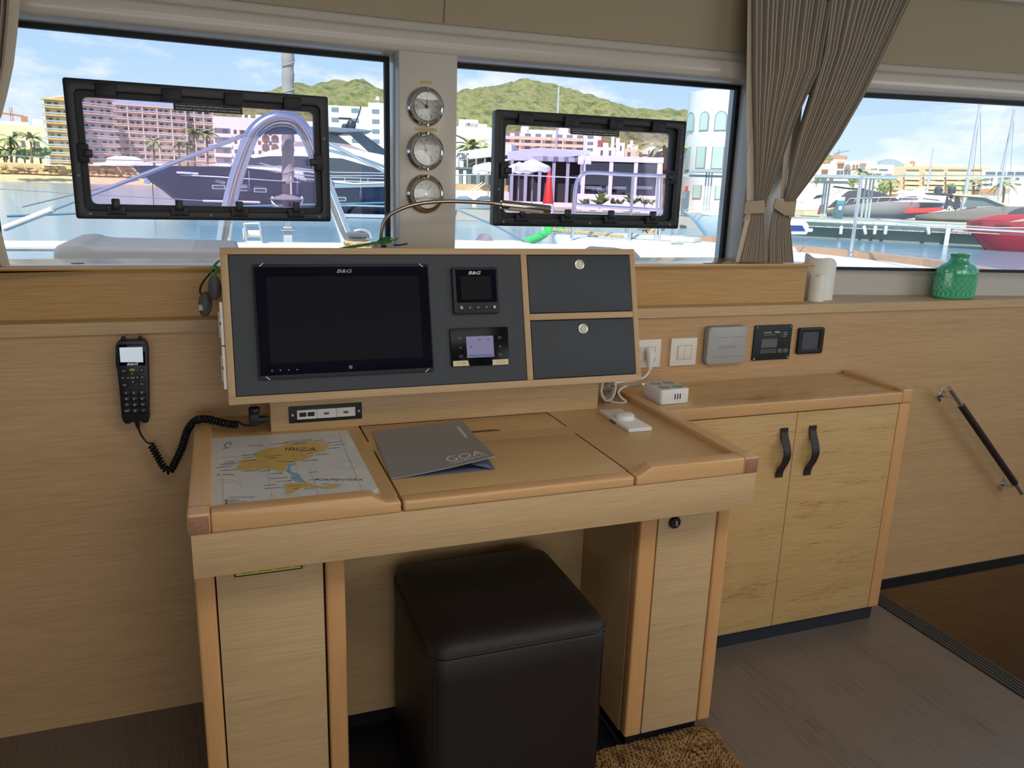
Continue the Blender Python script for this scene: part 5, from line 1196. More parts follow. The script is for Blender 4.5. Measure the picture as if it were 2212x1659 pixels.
def ridge(name, label, D, pts, base, m, seed=1, depth=260):
    F = FF(pts[len(pts)//2][0], D); P = []
    q = [(F.on(x, y).x, F.on(x, y).z) for x, y in pts]; n = 150; xs = [q[0][0]+(q[-1][0]-q[0][0])*i/n for i in range(n+1)]
    def hz(x):
        for i in range(len(q)-1):
            if q[i][0] <= x <= q[i+1][0]:
                t = (x-q[i][0])/(q[i+1][0]-q[i][0]); t = t*t*(3-2*t)*.5+t*.5; return q[i][1]*(1-t)+q[i+1][1]*t
        return q[-1][1]
    V_, F_ = [], []; rows = 26
    for r_ in range(rows+1):
        t = r_/rows
        for i, x in enumerate(xs):
            top = hz(x); k = math.sin(t*math.pi/2)**.8
            nz = noise.fractal(Vector((x/60, t*3+seed, seed)), .9, 2.1, 5)
            h = base+(top-base)*k+nz*(top-base)*.16*(1-t)*t*4+(noise.noise(Vector((x/5.0, t*60, seed)))*1.6+noise.noise(Vector((x/11.0, t*30, seed+5)))*2.2)
            V_.append((x, -depth*(1-t), h))
    for r_ in range(rows):
        for i in range(n): a = r_*(n+1)+i; F_.append((a, a+1, a+n+2, a+n+1))
    return tag(obj(name, V_, F_, m, None, 60, F), label, 'hill')
ridge('hill', 'pine covered round hill above the white hotels', 900, [(395, 262), (470, 246), (560, 232), (620, 207), (660, 192), (700, 181), (735, 177), (775, 184), (830, 203), (900, 224), (960, 216), (1000, 200), (1060, 186), (1105, 181), (1150, 187), (1200, 200), (1260, 217), (1340, 238), (1400, 243), (1475, 250), (1560, 262), (1660, 290)], 0, HILL)
ridge('hill', 'distant bluish hill behind the starboard buildings', 1800, [(1700, 400), (1760, 380), (1830, 372), (1880, 355), (1925, 350), (1960, 356), (2040, 372), (2120, 368), (2200, 372), (2300, 390)], 0, noisemat('far_hill_haze', ['#98a9a6', '#a6b3ac'], .02, .95), 4, 400)  # distance haze is mixed into this hill's colours

# ---------------------------------------------------------------- plants
def frond_mesh(L=3.0, n=7, droop=.9, w=.42):
    V_, F_ = [], []
    for i in range(n+1):
        t = i/n; x = L*t; z = L*(.42*t-droop*.75*t*t); ww = w*math.sin(math.pi*min(1, .12+.86*t))*1.0
        V_ += [(x, -ww, z-.22*ww-.1*t), (x, 0, z), (x, ww, z-.22*ww-.1*t)]
    for i in range(n):
        a = 3*i; F_ += [(a, a+1, a+4, a+3), (a+1, a+2, a+5, a+4)]
    me = bpy.data.meshes.new('frond'); me.from_pydata(V_, [], F_); me.materials.append(LEAF); return me
FROND = frond_mesh()
def palm(label, px, pyc, pyb, D, s=1.0, n=17, group='palms on the far promenade', trunkless=False):
    F = FF(px, D); c = F.on(px, pyc); b = F.on(px, pyb); b.x = c.x*.6; b.z = 3.3 if px < 600 else -.4
    t = thing('palm_tree', label, 'palm', (b.x, 0, b.z), F, group); H = c.z-b.z
    tube('trunk', [(b.x, 0, b.z), (b.x*.5+c.x*.5+.1, 0, b.z+H*.5), (c.x, 0, c.z)], [.30*s, .20*s, .24*s], TRK, t, 7)
    random.seed(int(px))
    for k in range(n):
        o = bpy.data.objects.new('frond', FROND); COL.objects.link(o); o.parent = t; o.location = (c.x-b.x, 0, H)
        o.rotation_euler = (random.uniform(-.2, .2), random.uniform(-.75, .45), k*2.39996); ss = s*random.uniform(.85, 1.1); o.scale = (ss, ss, ss)
    return t
def tree(label, px, py, wpx, hpx, D, group='trees and bushes ashore', m=None, nm='bushy_tree'):
    F = FF(px, D); c = F.on(px, py); r_ = (F.on(px+wpx/2, py).x-F.on(px-wpx/2, py).x)/2; h = F.on(px, py-hpx/2).z-F.on(px, py+hpx/2).z
    gz = 3.3 if px < 600 else -.6; t = thing(nm, label, 'tree', (c.x, 0, gz), F, group); random.seed(int(px*3+py)); gs_ = []
    for k in range(70):
        d = Vector((random.gauss(0, .5), random.gauss(0, .5), random.gauss(0, .45)))
        if d.length > 1: d.normalize()
        p = Vector((c.x+d.x*r_, d.y*r_, c.z+d.z*h/2)); s = r_*random.uniform(.14, .26)
        v, f = latheg([(.1*s, -.7*s), (s, -.1*s), (.7*s, .5*s), (.05*s, .8*s)], p, 'Z', 5); gs_.append(([q+Vector((random.uniform(-.3, .3), random.uniform(-.3, .3), random.uniform(-.3, .3)))*s for q in v], f))
    tube('trunk', [(c.x, 0, gz), (c.x, 0, c.z)], .12*r_, TRK, t, 6); obj('foliage', *merge(*gs_), m or LEAF2, t)
    return t
for i, (x, yc, yb, s) in enumerate(((22, 300, 352, 1.15), (66, 298, 352, 1.1), (12, 325, 355, .9), (331, 306, 352, 1.1), (386, 312, 350, .95), (418, 286, 348, 1.15), (446, 290, 346, 1.15), (404, 316, 350, .9), (34, 322, 354, .85))):
    palm(('tall palm at the port end of the promenade', 'palm second from the port end, before the pale hotel', 'low palm at the extreme port edge of the view', 'palm standing before the long hotel wing', 'slim palm left of the tall pair', 'left of the tall pair of palms', 'right of the tall pair of palms', 'short palm below the tall pair', 'low palm between the two port palms')[i], x, yc, yb, 232, s)
tree('green bushy tree below the pale hotel', 86, 330, 48, 26, 234); tree('green bush at the foot of the port palms', 52, 333, 40, 22, 234); tree('dark shrub at the port edge of the shore', 8, 334, 30, 22, 234)

# ---------------------------------------------------------------- buildings
def bld(name, label, F, px0, px1, yt, yb, depth, m, z0=None, cat='building', group=None, ground=None):
    if ground is None: ground = 3.25 if px0 < 700 else -.45
    a = F.on(px0, yt); b = F.on(px1, yt); zz = F.on((px0+px1)/2, yb).z if z0 is None else z0
    t = thing(name, label, cat, ((a.x+b.x)/2, depth/2, ground), F, group)
    zt = (a.z+b.z)/2
    box('wall', a.x, b.x, 0, depth, ground, zt, m, t); return t, a.x, b.x, zz, zt
def share(nm, me, par, loc):
    o = bpy.data.objects.new(nm, me); COL.objects.link(o); o.parent = par; o.location = Vector(loc)-OFF[par.name]; return o
def bmesh_box(nm, w, d, h, m):
    me = bpy.data.meshes.new(nm); v, f = boxg(-w/2, w/2, -d/2, d/2, 0, h); me.from_pydata(v, [], f); me.materials.append(m); return me
def hotel(label, F, px0, px1, yt, yb, depth, m, band, floors, cols, div=None, group='seafront hotels', wh=.55):
    t, x0, x1, z0, z1 = bld('hotel', label, F, px0, px1, yt, yb, depth, m, group=group); fh = (z1-z0)/floors; cw = (x1-x0)/cols
    mw = bmesh_box('window', cw*.42, .3, fh*wh, WINM); mw2 = bmesh_box('window', cw*.30, .3, fh*wh, WIN2)
    for f_ in range(floors):
        z = z0+fh*f_
        box('balcony_slab', x0-.5, x1+.5, -1.6, .1, z+fh*.0, z+fh*.16, band, t); box('balcony_rail', x0-.3, x1+.3, -1.55, -1.45, z+fh*.24, z+fh*.44, RAILG, t)
        for c in range(cols): share('window', mw if (c+f_) % 3 else mw2, t, (x0+cw*(c+.5)+(.12*cw if (c*7+f_*3) % 2 else -.1*cw), -.05, z+fh*.2))
    for c in range(0, cols+1, div or 99): box('divider', x0+cw*c-.15, x0+cw*c+.15, -1.5, .1, z0, z1, WHI, t)
    box('roof_slab', x0-.6, x1+.6, -1.7, depth, z1, z1+fh*.16, band, t)
    return t, x0, x1, z0, z1, fh
F = FF(92, 250, -4); hotel('pale yellow hotel block with stacked balconies at the port side', F, 94, 150, 217, 352, 14, CRM, mat('ochre_band', '#e9c67e', .8), 8, 3)
F = FF(150, 255, 20); hotel('angled hotel wing with pink bands behind the port hatch', F, 150, 242, 213, 349, 14, WHI, PNK, 8, 5)
F = FF(242, 290, 3); t_, *_ = hotel('long hotel wing with pink balcony bands and white dividers', F, 241, 398, 232, 348, 14, WHI, PNK, 8, 10, 2)
F = FF(398, 295, 0); hotel('stepped end of the long hotel wing, next to the white flats', F, 398, 458, 238, 348, 12, WHI, PNK, 7, 3, 1)
F = FF(200, 270); a = F.on(198, 215); b = F.on(236, 226); t = thing('roof_structure', 'white stepped plant room on the hotel roof', 'plant room', ((a.x+b.x)/2, 10, b.z), F); box('room', a.x, b.x, 8, 14, b.z-6, b.z+.5, WHI, t); box('upper_room', a.x+.5, a.x+4, 9, 13, b.z+.5, a.z, WHI, t)
F = FF(40, 270); t, x0, x1, z0, z1 = bld('old_house', 'low cream houses left of the hotel with a square tower', F, -40, 92, 270, 352, 12, CRM); a = F.on(70, 257); b = F.on(92, 257); box('tower', a.x, b.x, .5, 8, z1-.2, a.z, WHI, t); box('upper_floor', x0, a.x-1, 1, 10, z1-.2, F.on(30, 266).z+.5, WHI, t)
for k in range(5): box('window', x0+(x1-x0)*(.4+.12*k)-.5, x0+(x1-x0)*(.4+.12*k)+.5, -.06, .1, z0+(z1-z0)*(.45+.22*(k % 2)), z0+(z1-z0)*(.45+.22*(k % 2))+1.6, WINM, t)
# white flats with arches
F = FF(570, 252, 2); t, x0, x1, z0, z1 = bld('white_flats', 'white flats with two brown arches behind the steel arch', F, 460, 692, 257, 362, 14, WHI); fh = (z1-z0)/5; W_f = x1-x0
for f_ in range(1, 5):
    z = z0+fh*f_-.2
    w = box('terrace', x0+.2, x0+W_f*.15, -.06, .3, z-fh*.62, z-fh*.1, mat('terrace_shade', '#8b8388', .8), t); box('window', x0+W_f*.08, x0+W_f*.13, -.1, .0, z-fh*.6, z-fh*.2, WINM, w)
    for u in (.18, .235, .30, .40, .46):
        w = box('shutter', x0+W_f*u, x0+W_f*(u+.028), -.06, .1, z-fh*.6, z-fh*.2, SHUT, t)
    for u in (.255, .33, .50, .80, .88): box('window', x0+W_f*u, x0+W_f*(u+.03), -.06, .1, z-fh*.6, z-fh*.2, WINM, t)
    box('parapet', x0-.2, x0+W_f*.16, -.5, .1, z-fh*.98, z-fh*.68, WHI, t)
def arch(par, cx, cz, w, h, y, m, m2=None, nm='arch'):
    pts = [(cx-w/2, y, cz-h/2), (cx+w/2, y, cz-h/2)]+[(cx+w/2*math.cos(a*math.pi/8), y, cz+h/2-w/2+w/2*math.sin(a*math.pi/8)) for a in range(9)]
    if m2:
        pt2 = [(cx-w*.62, y+.05, cz-h/2), (cx+w*.62, y+.05, cz-h/2)]+[(cx+w*.62*math.cos(a*math.pi/8), y+.05, cz+h/2-w/2+w*.62*math.sin(a*math.pi/8)) for a in range(9)]
        prism(nm+'_surround', pt2, (0, -.15, 0), m2, par)
    return prism(nm, pts, (0, -.2, 0), m, par)
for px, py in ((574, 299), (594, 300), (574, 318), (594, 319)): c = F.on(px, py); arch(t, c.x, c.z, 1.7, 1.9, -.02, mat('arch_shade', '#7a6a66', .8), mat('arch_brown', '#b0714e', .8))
for px in (526, 539): c = F.on(px, 256); box('chimney', c.x-.35, c.x+.35, 2, 3, c.z-.5, c.z+1.2, WHI, t)
a = F.on(553, 246); box('roof_house', a.x, a.x+6, 3, 9, z1-.1, a.z, WHI, t); box('blue_tarp', a.x+3, a.x+5, 2.9, 5, a.z, a.z+.5, mat('blue_tarp', '#3155a8', .6), t)
# tall white hotel right of the port window
F = FF(765, 258, -3); t, x0, x1, z0, z1 = bld('hotel', 'tall white hotel with small windows beside the clock column', F, 690, 850, 230, 380, 14, WHI, group='seafront hotels'); a = F.on(795, 220); box('penthouse', a.x, x1, 2, 12, z1-.1, a.z, WHI, t)
mw = bmesh_box('window', 2.2, .3, 1.2, WIN2); fh = (z1-z0)/7
for f_ in range(7):
    for px in (725, 768, 812): c = F.on(px, 300); share('window', mw, t, (c.x, -.05, z0+fh*f_+fh*.4))
box('radome_post', F.on(815, 225).x-.2, F.on(815, 225).x+.2, 4, 4.4, F.on(815, 222).z, F.on(815, 214).z, GRP, t); lathe('radome', [(.01, 0), (.6, .1), (.65, .6), (.4, 1.1), (.01, 1.2)], (F.on(815, 214).x, 4.2, F.on(815, 214).z), WHI, t, 'Z', 10)
# behind the restaurant
F = FF(1020, 150); t, x0, x1, z0, z1 = bld('white_block', 'blank white stepped apartment block above the club sign', F, 955, 1072, 275, 380, 12, WHI)
for a, b, y in ((983, 1060, 272), (991, 1033, 257), (1005, 1052, 266)): p = F.on(a, y); q = F.on(b, y); box('upper_block', p.x, q.x, .4, 9, z1-.5, p.z, WHI, t)
p = F.on(1012, 268); box('vent', p.x-.2, p.x+.2, .2, .5, p.z, p.z+.2, WINM, t)
F = FF(1190, 165, 4); t, x0, x1, z0, z1 = bld('pink_banded_flats', 'low flats with pink bands seen over the restaurant roof', F, 1076, 1292, 290, 380, 12, WHI); fh = F.on(1190, 290).z-F.on(1190, 303).z
for k in range(3):
    z = z1-fh*(k+1)*1.05
    box('balcony_band', x0-.3, x1-3, -.8, .1, z, z+.6, PNK, t)
    for j in range(9): box('window', x0+1.2+j*2.1, x0+2.4+j*2.1, -.05, .1, z+.65, z+.65+fh*.5, WIN2, t)
    for j in range(5): box('divider', x0+j*4.3, x0+j*4.3+.25, -.7, .1, z, z+fh*1.05, WHI, t)
for a, b, y in ((1127, 1143, 271), (1140, 1210, 278), (1210, 1230, 273), (1230, 1262, 286)): p = F.on(a, y); q = F.on(b, y); box('roof_house', p.x, q.x, 2, 8, z1-.3, p.z, WHI, t)
rnd = random.Random(9)
for k, (a, b, y, yb, m, lab) in enumerate(((1290, 1330, 318, 345, WHI, 'small white house left of the hillside row'), (1322, 1350, 308, 345, WHI, 'white house with a chimney tower on the hillside'), (1345, 1400, 322, 345, PNK, 'pinkish long house behind the restaurant'), (1355, 1375, 312, 330, WHI, 'white box house above the pinkish long house'), (1395, 1425, 318, 345, WHI, 'white house behind the palm trunk'), (1282, 1310, 303, 318, mat('red_house', '#b86a62', .8), 'red house on the slope'), (1420, 1475, 322, 350, PNK, 'pink terrace house right of the palm'))):
    F = FF((a+b)/2, 185+4*k); t, x0, x1, z0, z1 = bld('hillside_house', lab, F, a, b, y, yb+20, 7, m, group='houses on the hillside')
    box('roof_room', x0+(x1-x0)*.3, x0+(x1-x0)*.6, 1, 4, z1, z1+1.0, WHI, t); 
    for j in range(2): box('window', x0+(x1-x0)*(.2+.45*j), x0+(x1-x0)*(.32+.45*j), -.05, .1, z1-1.8, z1-.7, WINM, t)
c = None
F = FF(1322, 186); a = F.on(1321, 292); b = F.on(1328, 292); t = thing('chimney_tower', 'slim pale tower among the hillside houses', 'tower', (a.x, 0, F.on(1324, 320).z), F); box('shaft', a.x, b.x, 0, 1.2, -.5, a.z, WHI, t); box('cap', a.x-.2, b.x+.2, -.2, 1.4, a.z, a.z+.4, PNK, t)

# ---------------------------------------------------------------- quay and club
QZ = -.35
F = FF(1250, 60, 0); a = F.on(960, 440).x; b = F.on(1640, 440).x
tg_ = FF(1200, 131); tag(box('town_ground', -45, 420, 0, 800, WZ-.2, -.42, SAND, None, 0, tg_), 'town ground behind the club and marina', 'ground', kind='stuff')
q = thing('club_quay', 'concrete quay with a green edge strip before the restaurant', 'quay', ((a+b)/2, 5, WZ), F)
box('concrete', a, b, 0, 70, WZ-.3, QZ, mat('quay_concrete', '#b9b2a6', .9), q); box('paving', a, b, .5, 70, QZ, QZ+.02, mat('quay_paving', '#d2b6a0', .9), q); box('green_edge', a, b, -.05, .5, QZ-.02, QZ+.03, mat('green_paint', '#5aa583', .7), q)
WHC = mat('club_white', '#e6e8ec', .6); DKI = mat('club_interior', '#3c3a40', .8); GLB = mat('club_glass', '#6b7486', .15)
F = FF(1340, 68, 2); P = lambda x, y, d=0: F.on(x, y, d)
t = thing('club_pavilion', 'white framed glass restaurant pavilion on the quay', 'pavilion', tuple(P(1340, 448)), F)
z0 = QZ; zt = P(1340, 338).z; x0 = P(1256, 400).x; x1 = P(1424, 400).x; zb = P(1340, 350).z
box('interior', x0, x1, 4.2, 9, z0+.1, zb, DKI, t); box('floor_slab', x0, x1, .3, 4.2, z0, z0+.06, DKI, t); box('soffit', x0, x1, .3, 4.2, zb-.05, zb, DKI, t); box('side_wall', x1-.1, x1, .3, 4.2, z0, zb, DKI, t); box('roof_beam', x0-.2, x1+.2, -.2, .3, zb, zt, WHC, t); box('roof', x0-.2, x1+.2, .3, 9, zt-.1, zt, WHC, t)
for px in (1259, 1318, 1371, 1421): u = P(px, 400).x; box('post', u-.16, u+.16, -.15, .2, z0, zb, WHC, t)
for px in (1288, 1344, 1396): u = P(px, 400).x; box('glass_panel', u-1.1, u+1.1, .35, .4, z0+.6, zb-.1, glassmat('club_glass_clear', '#dfe4ea', .10), t)
wz = P(1340, 421).z; box('low_wall', x0-.3, x1+.3, -.8, -.55, z0, wz, WHC, t)
for px, k in ((1278, 0), (1332, 1), (1389, 2)):
    c = P(px, 402, -.3); tt = thing('dining_table', ('white clothed dining table left in the pavilion', 'white clothed dining table in the middle bay of the pavilion', 'white clothed dining table right in the pavilion')[k], 'table', (c.x, 1.5, z0), F, 'restaurant tables')
    box('cloth', c.x-.85, c.x+.85, .0+.7, 1.2+.9, c.z-.25, c.z, mat('table_cloth', '#f2f2f6', .8), tt); box('pedestal', c.x-.3, c.x+.3, 1.1, 1.7, z0, c.z-.25, mat('table_base', '#5a4438', .8), tt)
    for e in (-1, 1): box('chair_back', c.x+e*1.15-.25, c.x+e*1.15+.25, .9, 1.0, z0+.4, c.z+.05, mat('blue_chair', '#4a557a', .7), tt)
for px in (1271, 1255): c = P(px, 346, -.3); tt = thing('floodlight', 'white floodlight under the pavilion roof near %s' % ('the first post' if px == 1255 else 'the second bay'), 'light', tuple(c), F, 'floodlights on the pavilion'); box('head', c.x-.25, c.x+.25, -.7, -.4, c.z-.35, c.z+.3, WHC, tt, .03); box('bracket', c.x-.05, c.x+.05, -.4, .0, c.z, c.z+.3, GRP, tt)
# left wing of the pavilion, receding, with the big pale roof and the club fascia
F2 = FF(1150, 74, 0); P3 = lambda x, y: F2.on(x, y)
t = thing('club_wing', 'receding pavilion wing with grey posts under a broad pale roof', 'pavilion', (P3(1180, 440).x, 0, QZ), F2)
prism('roof', [(P3(x, y).x, 0, P3(x, y).z) for x, y in ((1096, 346), (1096, 328), (1165, 319), (1275, 325), (1275, 334), (1150, 347))], (0, 12, 0), mat('pale_roof', '#cdd2e2', .7), t)
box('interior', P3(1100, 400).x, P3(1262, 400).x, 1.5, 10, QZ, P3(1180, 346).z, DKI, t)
for k in range(6): u = P3(1105+30*k, 400).x; box('post', u-.15, u+.15, -.1, .2, QZ, P3(1180, 346).z, mat('grey_post', '#aab0c0', .6), t)
for k in range(5): u = P3(1165+22*k, 400).x; box('roof_panel', u-.7, u+.7, -.25, -.1, P3(1180, 346).z-.1, P3(1180, 338).z, mat('grey_panel', '#b4bacb', .6), t)
box('low_wall', P3(1090, 425).x, P3(1262, 425).x, -1.2, -1, QZ, P3(1180, 436).z, WHC, t)
F3 = FF(1040, 84, -8); P4 = lambda x, y: F3.on(x, y)
t = thing('club_fascia_building', 'pale club building with a lettered fascia and open upper terrace', 'building', (P4(1040, 400).x, 0, QZ), F3)
a = P4(991, 345); b = P4(1105, 345)
prism('fascia', [(P4(991, 346).x, 0, P4(991, 346).z), (P4(1105, 334).x, 0, P4(1105, 334).z), (P4(1105, 311).x, 0, P4(1105, 311).z), (P4(991, 328).x, 0, P4(991, 328).z)], (0, 8, 0), mat('fascia_white', '#dfe6e4', .7), t)
c = P4(1002, 337); text('club_sign', 'CBbC', (c.x, c.z), .62, mat('sign_dark', '#4a4f55', .6), t, 1.05, y=-.02, d=.03, bold=.03)
box('terrace_back', a.x, b.x, 3, 8, P4(1040, 363).z, P4(1040, 344).z, mat('terrace_brown', '#a5886c', .8), t)
for k in range(7): u = a.x+(b.x-a.x)*k/6; box('post', u-.07, u+.07, -.1, .1, P4(1040, 366).z, P4(1040, 342).z, mat('steel_post', '#9fb0ae', .6), t)
for k in range(6):
    u = a.x+(b.x-a.x)*k/6; w = (b.x-a.x)/6; prism('rail_brace', [(u, .0, P4(1040, 358).z), (u+.06, .0, P4(1040, 358).z), (u+w, 0, P4(1040, 349).z), (u+w-.06, 0, P4(1040, 349).z)], (0, .05, 0), mat('steel_post', '#9fb0ae', .6), t)
box('terrace_slab', a.x-1.2, b.x, -.3, 8, P4(1040, 366).z, P4(1040, 362).z, mat('slab_grey', '#6d7878', .7), t)
for k in range(6): u = a.x+(b.x-a.x)*(k+.2)/6; box('column', u-.2, u+.2, .2, .6, QZ, P4(1040, 366).z, mat('club_column', '#7d8a8c', .7), t)
box('back_wall', a.x, b.x, 5, 5.3, QZ, P4(1040, 366).z, mat('club_back', '#c6bfae', .8), t)
def parasol(label, px, ytop, yrim, wpx, D):
    F = FF(px, D); c = F.on(px, ytop); r_ = F.on(px+wpx/2, yrim).x-F.on(px, yrim).x; zr = F.on(px, yrim).z
    t = thing('parasol', label, 'parasol', (c.x, 0, QZ), F, 'white parasols at the club'); V_ = [(c.x, 0, c.z)]; F_ = []
    for j in range(16): a = j*math.pi/8; V_.append((c.x+r_*math.cos(a), r_*math.sin(a), zr+(.12 if j % 2 else 0)))
    for j in range(16): a = j*math.pi/8; V_.append((c.x+r_*math.cos(a), r_*math.sin(a), zr-.3+(.05 if j % 2 else -.05)))
    for j in range(16): F_ += [(0, 1+j, 1+(j+1) % 16), (1+j, 17+j, 17+(j+1) % 16, 1+(j+1) % 16)]
    obj('canopy', V_, F_, mat('parasol_white', '#f0eff0', .8), t, 30); tube('pole', [(c.x, 0, QZ), (c.x, 0, c.z)], .05, GRP, t, 6)
parasol('largest white parasol left of the red marker', 1152, 343, 362, 78, 62); parasol('white parasol behind the largest one, overlapping its left side', 1122, 349, 366, 62, 65); parasol('white parasol on the far left, half behind the hatch frame', 1056, 350, 362, 70, 66); parasol('small white parasol left of all the others', 1042, 358, 368, 44, 70)
# red and white inflatable marker
F = FF(1183, 55); c = F.on(1183, 462); tp_ = F.on(1184, 370); mid = F.on(1183, 440).z; w1 = F.on(1196, 462).x-c.x
t = thing('inflatable_marker', 'tall red and white inflatable cone marker at the quay', 'marker', (c.x, 0, c.z), F)
lathe('white_base', [(w1*1.0, c.z-.6), (w1*1.0, c.z), (w1*.92, mid)], (c.x, 0, 0), WHI, t, 'Z', 16); lathe('red_cone', [(w1*.92, mid), (w1*.32, tp_.z-.1), (w1*.1, tp_.z)], (c.x, 0, 0), mat('marker_red', '#d8392f', .5), t, 'Z', 16)
# planters with plants
for k, (px, w_, lab) in enumerate(((1265, 20, 'white planter box left of the palm pot'), (1295, 16, 'white pot with the banana plant on the quay'), (1332, 28, 'long white planter box in the middle'), (1366, 12, 'small white pot near the stanchion'), (1397, 28, 'long white planter box at the right'))):
    F = FF(px, 63); a = F.on(px-w_/2, 459); b = F.on(px+w_/2, 441)
    t = thing('planter', lab, 'planter', ((a.x+b.x)/2, 0, QZ), F, 'planters on the quay'); box('box', a.x, b.x, -.3, .3, QZ, b.z, mat('planter_white', '#e3dfe4', .8), t, .02)
    gs_ = []; random.seed(k+30)
    for j in range(26):
        an = random.uniform(0, 6.28); L = random.uniform(.5, .9)*(2.0 if k in (1, 3) else 1); x = random.uniform(a.x+.05, b.x-.05); e = random.uniform(.5, 1.2); n_ = 4; w2 = .12*(1.7 if k in (1, 3) else 1)
        V_ = []; F_ = []
        for i in range(n_+1):
            s = i/n_; r_ = L*s*math.cos(e); z = b.z+L*(s*math.sin(e)-.35*s*s); ww = w2*math.sin(math.pi*(.1+.85*s)); V_ += [(x+r_*math.cos(an)-ww*math.sin(an), r_*math.sin(an)+ww*math.cos(an), z), (x+r_*math.cos(an)+ww*math.sin(an), r_*math.sin(an)-ww*math.cos(an), z)]
        for i in range(n_): F_.append((2*i, 2*i+1, 2*i+3, 2*i+2))
        gs_.append((V_, F_))
    tag(obj('leaves', *merge(*gs_), noisemat('planter_leaf', ['#7f9a60', '#b3c48a'], 6, .7), t), kind='stuff')
palm('palm rising over the club fascia roof', 1018, 318, 345, 92, .9, 18, 'palms by the club'); palm('little palm tip beside the club palm', 1046, 321, 345, 98, .5, 12, 'palms by the club'); palm('palm with a thick trunk right of the pavilion', 1437, 318, 430, 76, .95, 16, 'palms by the club'); palm('palm crown lower left of the thick trunk', 1415, 345, 420, 78, .7, 14, 'palms by the club')
# arched white tower
F = FF(1560, 72); cxp = F.on(1592, 300).x; rr = cxp-F.on(1475, 300).x; zt = F.on(1560, 190).z
tw = thing('white_tower', 'round white tower with arched windows at the end of the quay', 'tower', (cxp, rr, QZ), F)
tag(lathe('wall', [(rr, QZ), (rr, zt), (rr-.25, zt+.05), (.01, zt+.05)], (cxp, rr, 0), mat('tower_white', '#eef0ee', .8), tw, 'Z', 72))
def tw_win(pxa, pxb, ya, yb, ar, rec=.0):
    xa = F.on(pxa, ya).x; xb = F.on(pxb, ya).x
    def ang(x, px, y):                      # direction on the drum under the pixel
        d = F.rot.inverted() @ ray(px, y); o = F.Mi @ CAM; ox, oy = o.x-cxp, o.y-rr
        A_ = d.x**2+d.y**2; B_ = 2*(ox*d.x+oy*d.y); C_ = ox**2+oy**2-rr*rr; q_ = B_*B_-4*A_*C_
        if q_ < 0: return None
        s = (-B_-math.sqrt(q_))/(2*A_); return math.atan2(oy+d.y*s, ox+d.x*s), o.z+d.z*s
    m_ = (ya+yb)/2; A1 = ang(0, pxa, m_); A2 = ang(0, pxb, m_); T1 = ang(0, (pxa+pxb)/2, ya); T2 = ang(0, (pxa+pxb)/2, yb)
    if not (A1 and A2): return
    am = (A1[0]+A2[0])/2; w_ = abs(A1[0]-A2[0])*rr; z1, z0_ = T1[1], T2[1]
    def loop(s, r_):
        pts = [(-w_/2*s, z0_-(s-1)*.1), (w_/2*s, z0_-(s-1)*.1)]
        if ar: pts += [(w_/2*s*math.cos(a*math.pi/8), z1-w_/2+w_/2*s*math.sin(a*math.pi/8)) for a in range(9)]
        else: pts += [(w_/2*s, z1+(s-1)*.1), (-w_/2*s, z1+(s-1)*.1)]
        e = Vector((math.cos(am), math.sin(am), 0)); tg = Vector((-math.sin(am), math.cos(am), 0))
        return [Vector((cxp, rr, 0))+e*r_+tg*p[0]+Vector((0, 0, p[1])) for p in pts], e
    l1, e = loop(1.12, rr-.12); prism('window_frame', l1, e*.2, mat('tower_frame', '#93a5a1', .6), tw); l2, e = loop(.92, rr); prism('window_pane', l2, e*.1, mat('tower_glass', '#c2dcd4', .1), tw)
for r_ in (((1476, 1481, 247, 283, 1)), ((1487, 1500, 244, 283, 1)), (1514, 1531, 242, 281, 1), (1546, 1570, 241, 281, 1), (1483, 1491, 318, 367, 0), (1506, 1524, 317, 363, 0), (1539, 1563, 317, 364, 0), (1499, 1515, 400, 428, 0), (1546, 1570, 402, 430, 0)): tw_win(*r_)
for px in (1536, 1503):
    pass
F = FF(1530, 62); a = F.on(1490, 367); b = F.on(1600, 367); t = thing('quay_canopy', 'flat grey canopy on three posts before the white tower', 'canopy', (F.on(1530, 450).x, 0, QZ), F, 'fuel quay canopies')
box('roof', a.x, b.x, -1, 1, F.on(1530, 370).z-.1, F.on(1530, 366).z, mat('canopy_grey', '#aab8b8', .6), t); box('beam', F.on(1476, 382).x, b.x, -.1, .1, F.on(1530, 383).z, F.on(1530, 378).z, mat('canopy_grey', '#aab8b8', .6), t)
for px in (1524, 1530, 1536): c = F.on(px, 400); box('post', c.x-.05, c.x+.05, -.1, .1, QZ, F.on(px, 370).z, mat('canopy_grey', '#aab8b8', .6), t)
F = FF(1478, 58); c = F.on(1480, 440); t = thing('quay_terminal', 'grey service pedestal with a red sign by the tower', 'pedestal', (c.x, 0, QZ), F); box('body', c.x-.25, c.x+.25, -.2, .2, QZ, F.on(1480, 412).z, mat('pedestal_grey', '#6f7b80', .6), t); box('sign', c.x-.12, c.x+.12, -.22, -.2, F.on(1480, 412).z, F.on(1480, 402).z, mat('sign_red', '#c0483e', .6), t)
